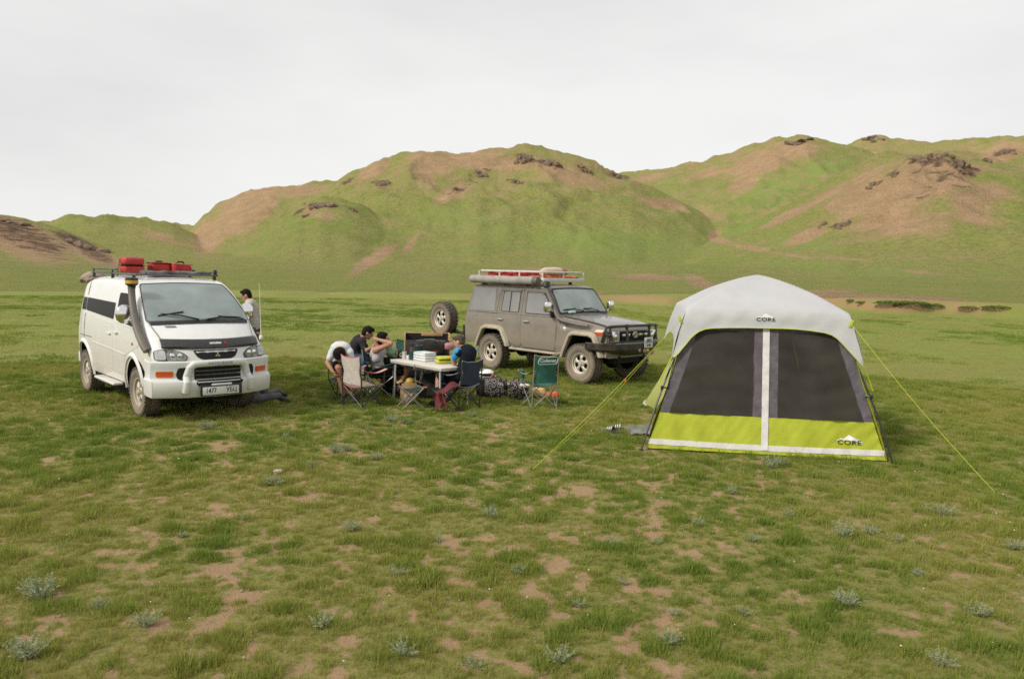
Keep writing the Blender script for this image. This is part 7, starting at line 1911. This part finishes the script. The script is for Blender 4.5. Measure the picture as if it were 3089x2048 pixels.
me.vertices.foreach_set('co', np.stack([X, Y_, terrain_h(X, Y_)], -1).astype(np.float32).ravel())
for nm, ty_, dat in (('kind_id', 'INT', Kd.astype(np.int32)), ('scl', 'FLOAT', S), ('tint', 'FLOAT', T), ('rz', 'FLOAT', RZ)):
    a = me.attributes.new(nm, ty_, 'POINT'); a.data.foreach_set('value', dat if ty_ == 'INT' else dat.astype(np.float32))
grass = bpy.data.objects.new('grass', me); C.objects.link(grass); tag(grass, 'short steppe grass and dry blades covering the meadow', None, None, 'stuff')
ng = bpy.data.node_groups.new('grass_on_points', 'GeometryNodeTree')
ng.interface.new_socket('Geometry', in_out='INPUT', socket_type='NodeSocketGeometry'); ng.interface.new_socket('Geometry', in_out='OUTPUT', socket_type='NodeSocketGeometry')
gi, go = ng.nodes.new('NodeGroupInput'), ng.nodes.new('NodeGroupOutput')
ip = ng.nodes.new('GeometryNodeInstanceOnPoints'); ci = ng.nodes.new('GeometryNodeCollectionInfo')
ci.inputs['Collection'].default_value = tufts; ci.inputs['Separate Children'].default_value = True; ci.inputs['Reset Children'].default_value = True
def named(nm, dt): n_ = ng.nodes.new('GeometryNodeInputNamedAttribute'); n_.data_type = dt; n_.inputs['Name'].default_value = nm; return n_.outputs['Attribute']
cx_ = ng.nodes.new('ShaderNodeCombineXYZ'); ng.links.new(named('rz', 'FLOAT'), cx_.inputs[2])
ip.inputs['Pick Instance'].default_value = True
ng.links.new(gi.outputs[0], ip.inputs['Points']); ng.links.new(ci.outputs[0], ip.inputs['Instance']); ng.links.new(named('kind_id', 'INT'), ip.inputs['Instance Index'])
ng.links.new(cx_.outputs[0], ip.inputs['Rotation']); ng.links.new(named('scl', 'FLOAT'), ip.inputs['Scale'])
ng.links.new(ip.outputs[0], go.inputs[0])
grass.modifiers.new('grass', 'NODES').node_group = ng

# silvery wormwood tufts: every one a plant of its own
def sage(seed, n=26, h=.22, spread=.16):
    r_ = random.Random(seed); v, f, pk = [], [], []
    for i in range(n):
        a = r_.uniform(0, 6.283); d = spread * .35 * math.sqrt(r_.random()); le = r_.uniform(.15, .95) * spread; hh = h * r_.uniform(.5, 1.0) * (1 - .35 * (le / spread) ** 2)
        base = Vector((d * math.cos(a), d * math.sin(a), 0)); tip = base + Vector((math.cos(a) * le, math.sin(a) * le, hh)); p0 = r_.random()
        ks = 11
        for k_ in range(ks):
            u = (k_ + 1) / ks; c_ = base.lerp(tip, u); c_.z = hh * (u ** .85)
            for q in range(3):
                aa = r_.uniform(0, 6.283); L = .030 * (1.15 - u * .6) * r_.uniform(.7, 1.3); up = r_.uniform(.1, .9)
                dv = Vector((math.cos(aa), math.sin(aa), up)).normalized() * L; sv_ = dv.cross(Vector((r_.uniform(-1, 1), r_.uniform(-1, 1), r_.uniform(-1, 1)))).normalized() * .0038
                b = len(v); v += [tuple(c_ - sv_), tuple(c_ + sv_), tuple(c_ + dv)]; f.append((b, b + 1, b + 2)); pp = min(1, max(0, p0 * .6 + r_.random() * .5)); pk += [pp] * 3
        b = len(v); s_ = Vector((-math.sin(a), math.cos(a), 0)) * .0025
        v += [tuple(base - s_), tuple(base + s_), tuple(base.lerp(tip, .6) + Vector((0, 0, hh * .05)) + s_), tuple(base.lerp(tip, .6) + Vector((0, 0, hh * .05)) - s_), tuple(tip)]; f += [(b, b + 1, b + 2, b + 3), (b + 3, b + 2, b + 4)]; pk += [.1] * 5
    return v, f, pk
sage_m = [leaf_mesh('wormwood', sage(700 + i, 26 + 4 * i, .21 + .02 * (i % 3), .15 + .02 * (i % 2)), M_sage) for i in range(5)]
SG = [(905, 974, 1.5, 'largest pale wormwood tuft in front of the white camp chair'), (938, 978, 1.0, "small wormwood tuft touching the right of the largest pale tuft"), (775, 1044, 1.2, 'pale wormwood tuft on the bare strip between the van and the guy rope'), (806, 1040, .9, "smaller wormwood tuft leaning on the right of the bare strip tuft"), (868, 1062, .9, "wormwood tuft below and right of the pair on the bare strip"), (850, 994, .8, "small wormwood tuft just left of the largest pale tuft"), (772, 982, .8, "small wormwood tuft below the left legs of the white camp chair"),
      (716, 1080, .9, "small wormwood tuft right of and above the tuft with the pale stone"), (632, 1120, 1.25, 'upright wormwood tuft with a pale stone, in front of the van'), (475, 992, 1.2, 'wormwood tuft on the grass by the front bumper of the van'), (497, 984, .8, "smaller wormwood tuft touching the right of the tuft by the van bumper"), (614, 972, .8, "small wormwood tuft on the grass beside the kneeling person's feet"), (812, 1226, 1.2, "wormwood tuft in the open meadow below the bare strip pair"), (1132, 1192, 1.3, 'spreading wormwood tuft on the open ground left of the guy rope peg'),
      (1088, 962, .9, 'wormwood tuft beside the hem of the maroon jacket'), (1110, 966, .7, "smaller wormwood tuft right of the one beside the maroon jacket"), (1778, 1080, 1.5, 'wormwood tuft growing against the middle of the tent front'), (1806, 1076, .9, "smaller wormwood tuft right of the tuft against the tent front"), (1612, 1212, 1.0, "wormwood tuft on the meadow below the tent's left front corner"), (1740, 1250, .9, "wormwood tuft on the meadow straight below the tent zip strip"), (1410, 1256, 1.0, "wormwood tuft between the left guy rope peg and the bottom edge"), (1518, 1254, .8, "small wormwood tuft between two others below the sandals"), (1950, 1240, 1.6, 'broad wormwood patch on the grass below the tent logo'), (2005, 1232, 1.2, "smaller wormwood tuft touching the right of the broad patch below the tent logo"), (2180, 1190, 1.6, 'broad wormwood patch near the right guy rope peg'), (2140, 1182, 1.0, "smaller wormwood tuft touching the left of the patch near the right peg"),
      (2070, 1250, .9, "wormwood tuft between the two broad patches right of the tent"), (1692, 1142, .8, "small wormwood tuft closest below the tent hem, left of its zip strip"), (1820, 1190, .9, "wormwood tuft below the tent hem, right of its zip strip"), (92, 1378, 1.9, 'big grey wormwood tuft at the left edge of the meadow'), (742, 1446, 1.3, "wormwood tuft near the bottom, left of the middle, standing alone"), (920, 1328, 1.0, "wormwood tuft left of the middle, above the bottom row of tufts"), (340, 1446, 1.2, "wormwood tuft near the bottom left, right of the big edge tuft"), (1545, 1482, 1.2, "wormwood tuft in the bottom row, right of the middle"), (1955, 1396, 1.5, 'wormwood tuft with long stems in the near right meadow'), (1290, 1526, 1.4, 'wormwood tuft at the bottom edge in the middle'), (935, 1512, 1.2, "wormwood tuft in the bottom row, just left of the middle one"), (60, 1520, 1.7, 'wormwood tuft in the near left corner'),
      (2262, 1420, 1.2, "wormwood tuft in the near right corner, above the lowest one there"), (1200, 1324, .9, "wormwood tuft in the centre of the open meadow, standing alone"), (1558, 1420, .8, "small wormwood tuft directly above a larger one in the bottom row"), (2180, 1536, 1.2, "lowest wormwood tuft in the near right corner"), (232, 1404, .9, "small wormwood tuft just right of the big tuft at the left edge"), (2345, 1268, 1.2, "wormwood tuft cut by the right edge below the guy rope peg"), (2120, 1330, .8, "small wormwood tuft under the broad patch near the right peg"), (1440, 1348, .8, "small wormwood tuft in the meadow below the tuft under the guy peg"), (1016, 1250, .7, "tiny wormwood tuft left of the spreading tuft on open ground"), (560, 1200, .7, "tiny wormwood tuft below and left of the pale stone"), (1340, 1400, .8, "small wormwood tuft above the bottom edge tuft in the middle"), (420, 1240, .7, "tiny wormwood tuft in the left meadow below the van's near wheel"), (1720, 1420, .8, "small wormwood tuft in the near meadow left of the long stemmed one"), (1095, 1540, .9, "wormwood tuft touching the bottom edge left of the middle"), (660, 1010, .7, "tiny wormwood tuft between the kneeling person and the pale stone"), (1030, 1040, .7, "tiny wormwood tuft on the grass below the low camp stool"), (1250, 985, .7, "tiny wormwood tuft on the grass below the lone green chair")]
for i, (px, py, s, lab) in enumerate(SG):
    p = G(px * K, py * K); o = bpy.data.objects.new('wormwood_tuft', sage_m[i % 5]); C.objects.link(o)
    o.location = (p.x, p.y, float(terrain_h(np.array([p.x]), np.array([p.y]))[0]) - .004); o.rotation_euler = (0, 0, i * 2.4)
    k_ = s * (.56 if p.y > 8 else .42); o.scale = (k_ * 1.15, k_ * 1.15, k_ * (.82 + .2 * rnd.random()))
    tag(o, lab or 'small silver grey wormwood tuft in the short grass', 'plant', 'wormwood tufts on the meadow')
# dark low bushes along the cut bank on the right
M_bush = leaf_material('bank_bush_leaf', [(.075, .125, .025), (.125, .19, .036), (.18, .24, .055)], .85, .2)
def bush_mesh(seed):
    r_ = random.Random(seed); v, f, pk = [], [], []
    for i in range(1500):
        a, d = r_.uniform(0, 6.283), math.sqrt(r_.random()); x, y = math.cos(a) * d, math.sin(a) * d; z = (1 - d * d) ** .5 * r_.uniform(.1, 1.0) * (.35 + 1.0 * float(vnoise(x * 4 + seed, y * 4, seed)))
        n_ = Vector((r_.uniform(-1, 1), r_.uniform(-1, 1), r_.uniform(-.2, 1))).normalized(); t_ = n_.orthogonal().normalized() * .065; u_ = n_.cross(t_) * .6
        b = len(v); c_ = Vector((x, y, z)); v += [tuple(c_ - t_), tuple(c_ + u_), tuple(c_ + t_), tuple(c_ - u_)]; f.append((b, b + 1, b + 2, b + 3)); pk += [r_.random()] * 4
    return v, f, pk
bm_ = [leaf_mesh('bush', bush_mesh(800 + i), M_bush) for i in range(3)]
for i, (px, py, w, h, lab) in enumerate(((2060, 704, 1.3, .22, 'long dark green bush on top of the cut bank, left end'), (2105, 705, 1.4, .24, 'long dark green bush on top of the cut bank, middle'), (2150, 708, .9, .20, 'dark green bush on top of the cut bank, right of the long bushes'), (2240, 713, .9, .15, 'low bush at the foot of the bank near the right edge'), (2300, 714, 1.0, .15, 'low wide bush on the bank at the right edge'), (1990, 702, .5, .2, 'small bush on the bank just right of the tent roof'), (1965, 701, .4, .2, 'tiny bush on the bank beside the tent roof'))):
    p = on_land(px, py, 50); o = bpy.data.objects.new('bank_bush', bm_[i % 3]); C.objects.link(o); o.location = p; o.scale = (w, w * .6, h); o.rotation_euler = (0, 0, .2 * (i % 2))
    tag(o, lab, 'bush', 'bushes along the cut bank')
# tiny white flowers and pebbles
def specks(name, n, r0, r1, size, mat_, zoff, seed, flat=1.0):
    rg = np.random.default_rng(seed); mb = MB(); r = np.sqrt(rg.uniform(r0 * r0, r1 * r1, n)); th = rg.uniform(R(-36), R(36), n)
    for a, b in zip(r, th):
        x, y = a * math.sin(b), a * math.cos(b); s = size * rg.uniform(.5, 1.3); bmx = bmesh.new(); bmesh.ops.create_icosphere(bmx, subdivisions=1, radius=1)
        mb.bm(bmx, 0, Matrix.Translation((x, y, zoff + (rg.uniform(0, .02) if zoff > .02 else 0))) @ Euler((rg.uniform(-.4, .4), rg.uniform(-.4, .4), rg.uniform(0, 6))).to_matrix().to_4x4() @ Matrix.Diagonal((s, s * rg.uniform(.6, 1), s * flat, 1)))
    return tag(mb.build(name, mat_, None, ang=40), None, None, None, 'stuff')
specks('tiny_white_flowers', 220, 4, 16, .0065, material('flower_white', (.72, .70, .62), .8), .045, 5, .5)
specks('pebbles', 700, 3.4, 12, .011, material('pebble_stone', (.36, .28, .22), .9, var=.4, vscale=3), .003, 6, .6)
p = G(642 * K, 1094 * K); o = None
g = MB(); soft_box(g, (0, 0, .025), (.10, .07, .055), .4, 77, 2.6, .05); o = g.build('pale_stone', material('pale_stone', (.52, .42, .34), .9, var=.2), None, ang=40, loc=(p.x, p.y, 0)); tag(o, 'pale flat stone lying beside a wormwood tuft in front of the van', 'stone')
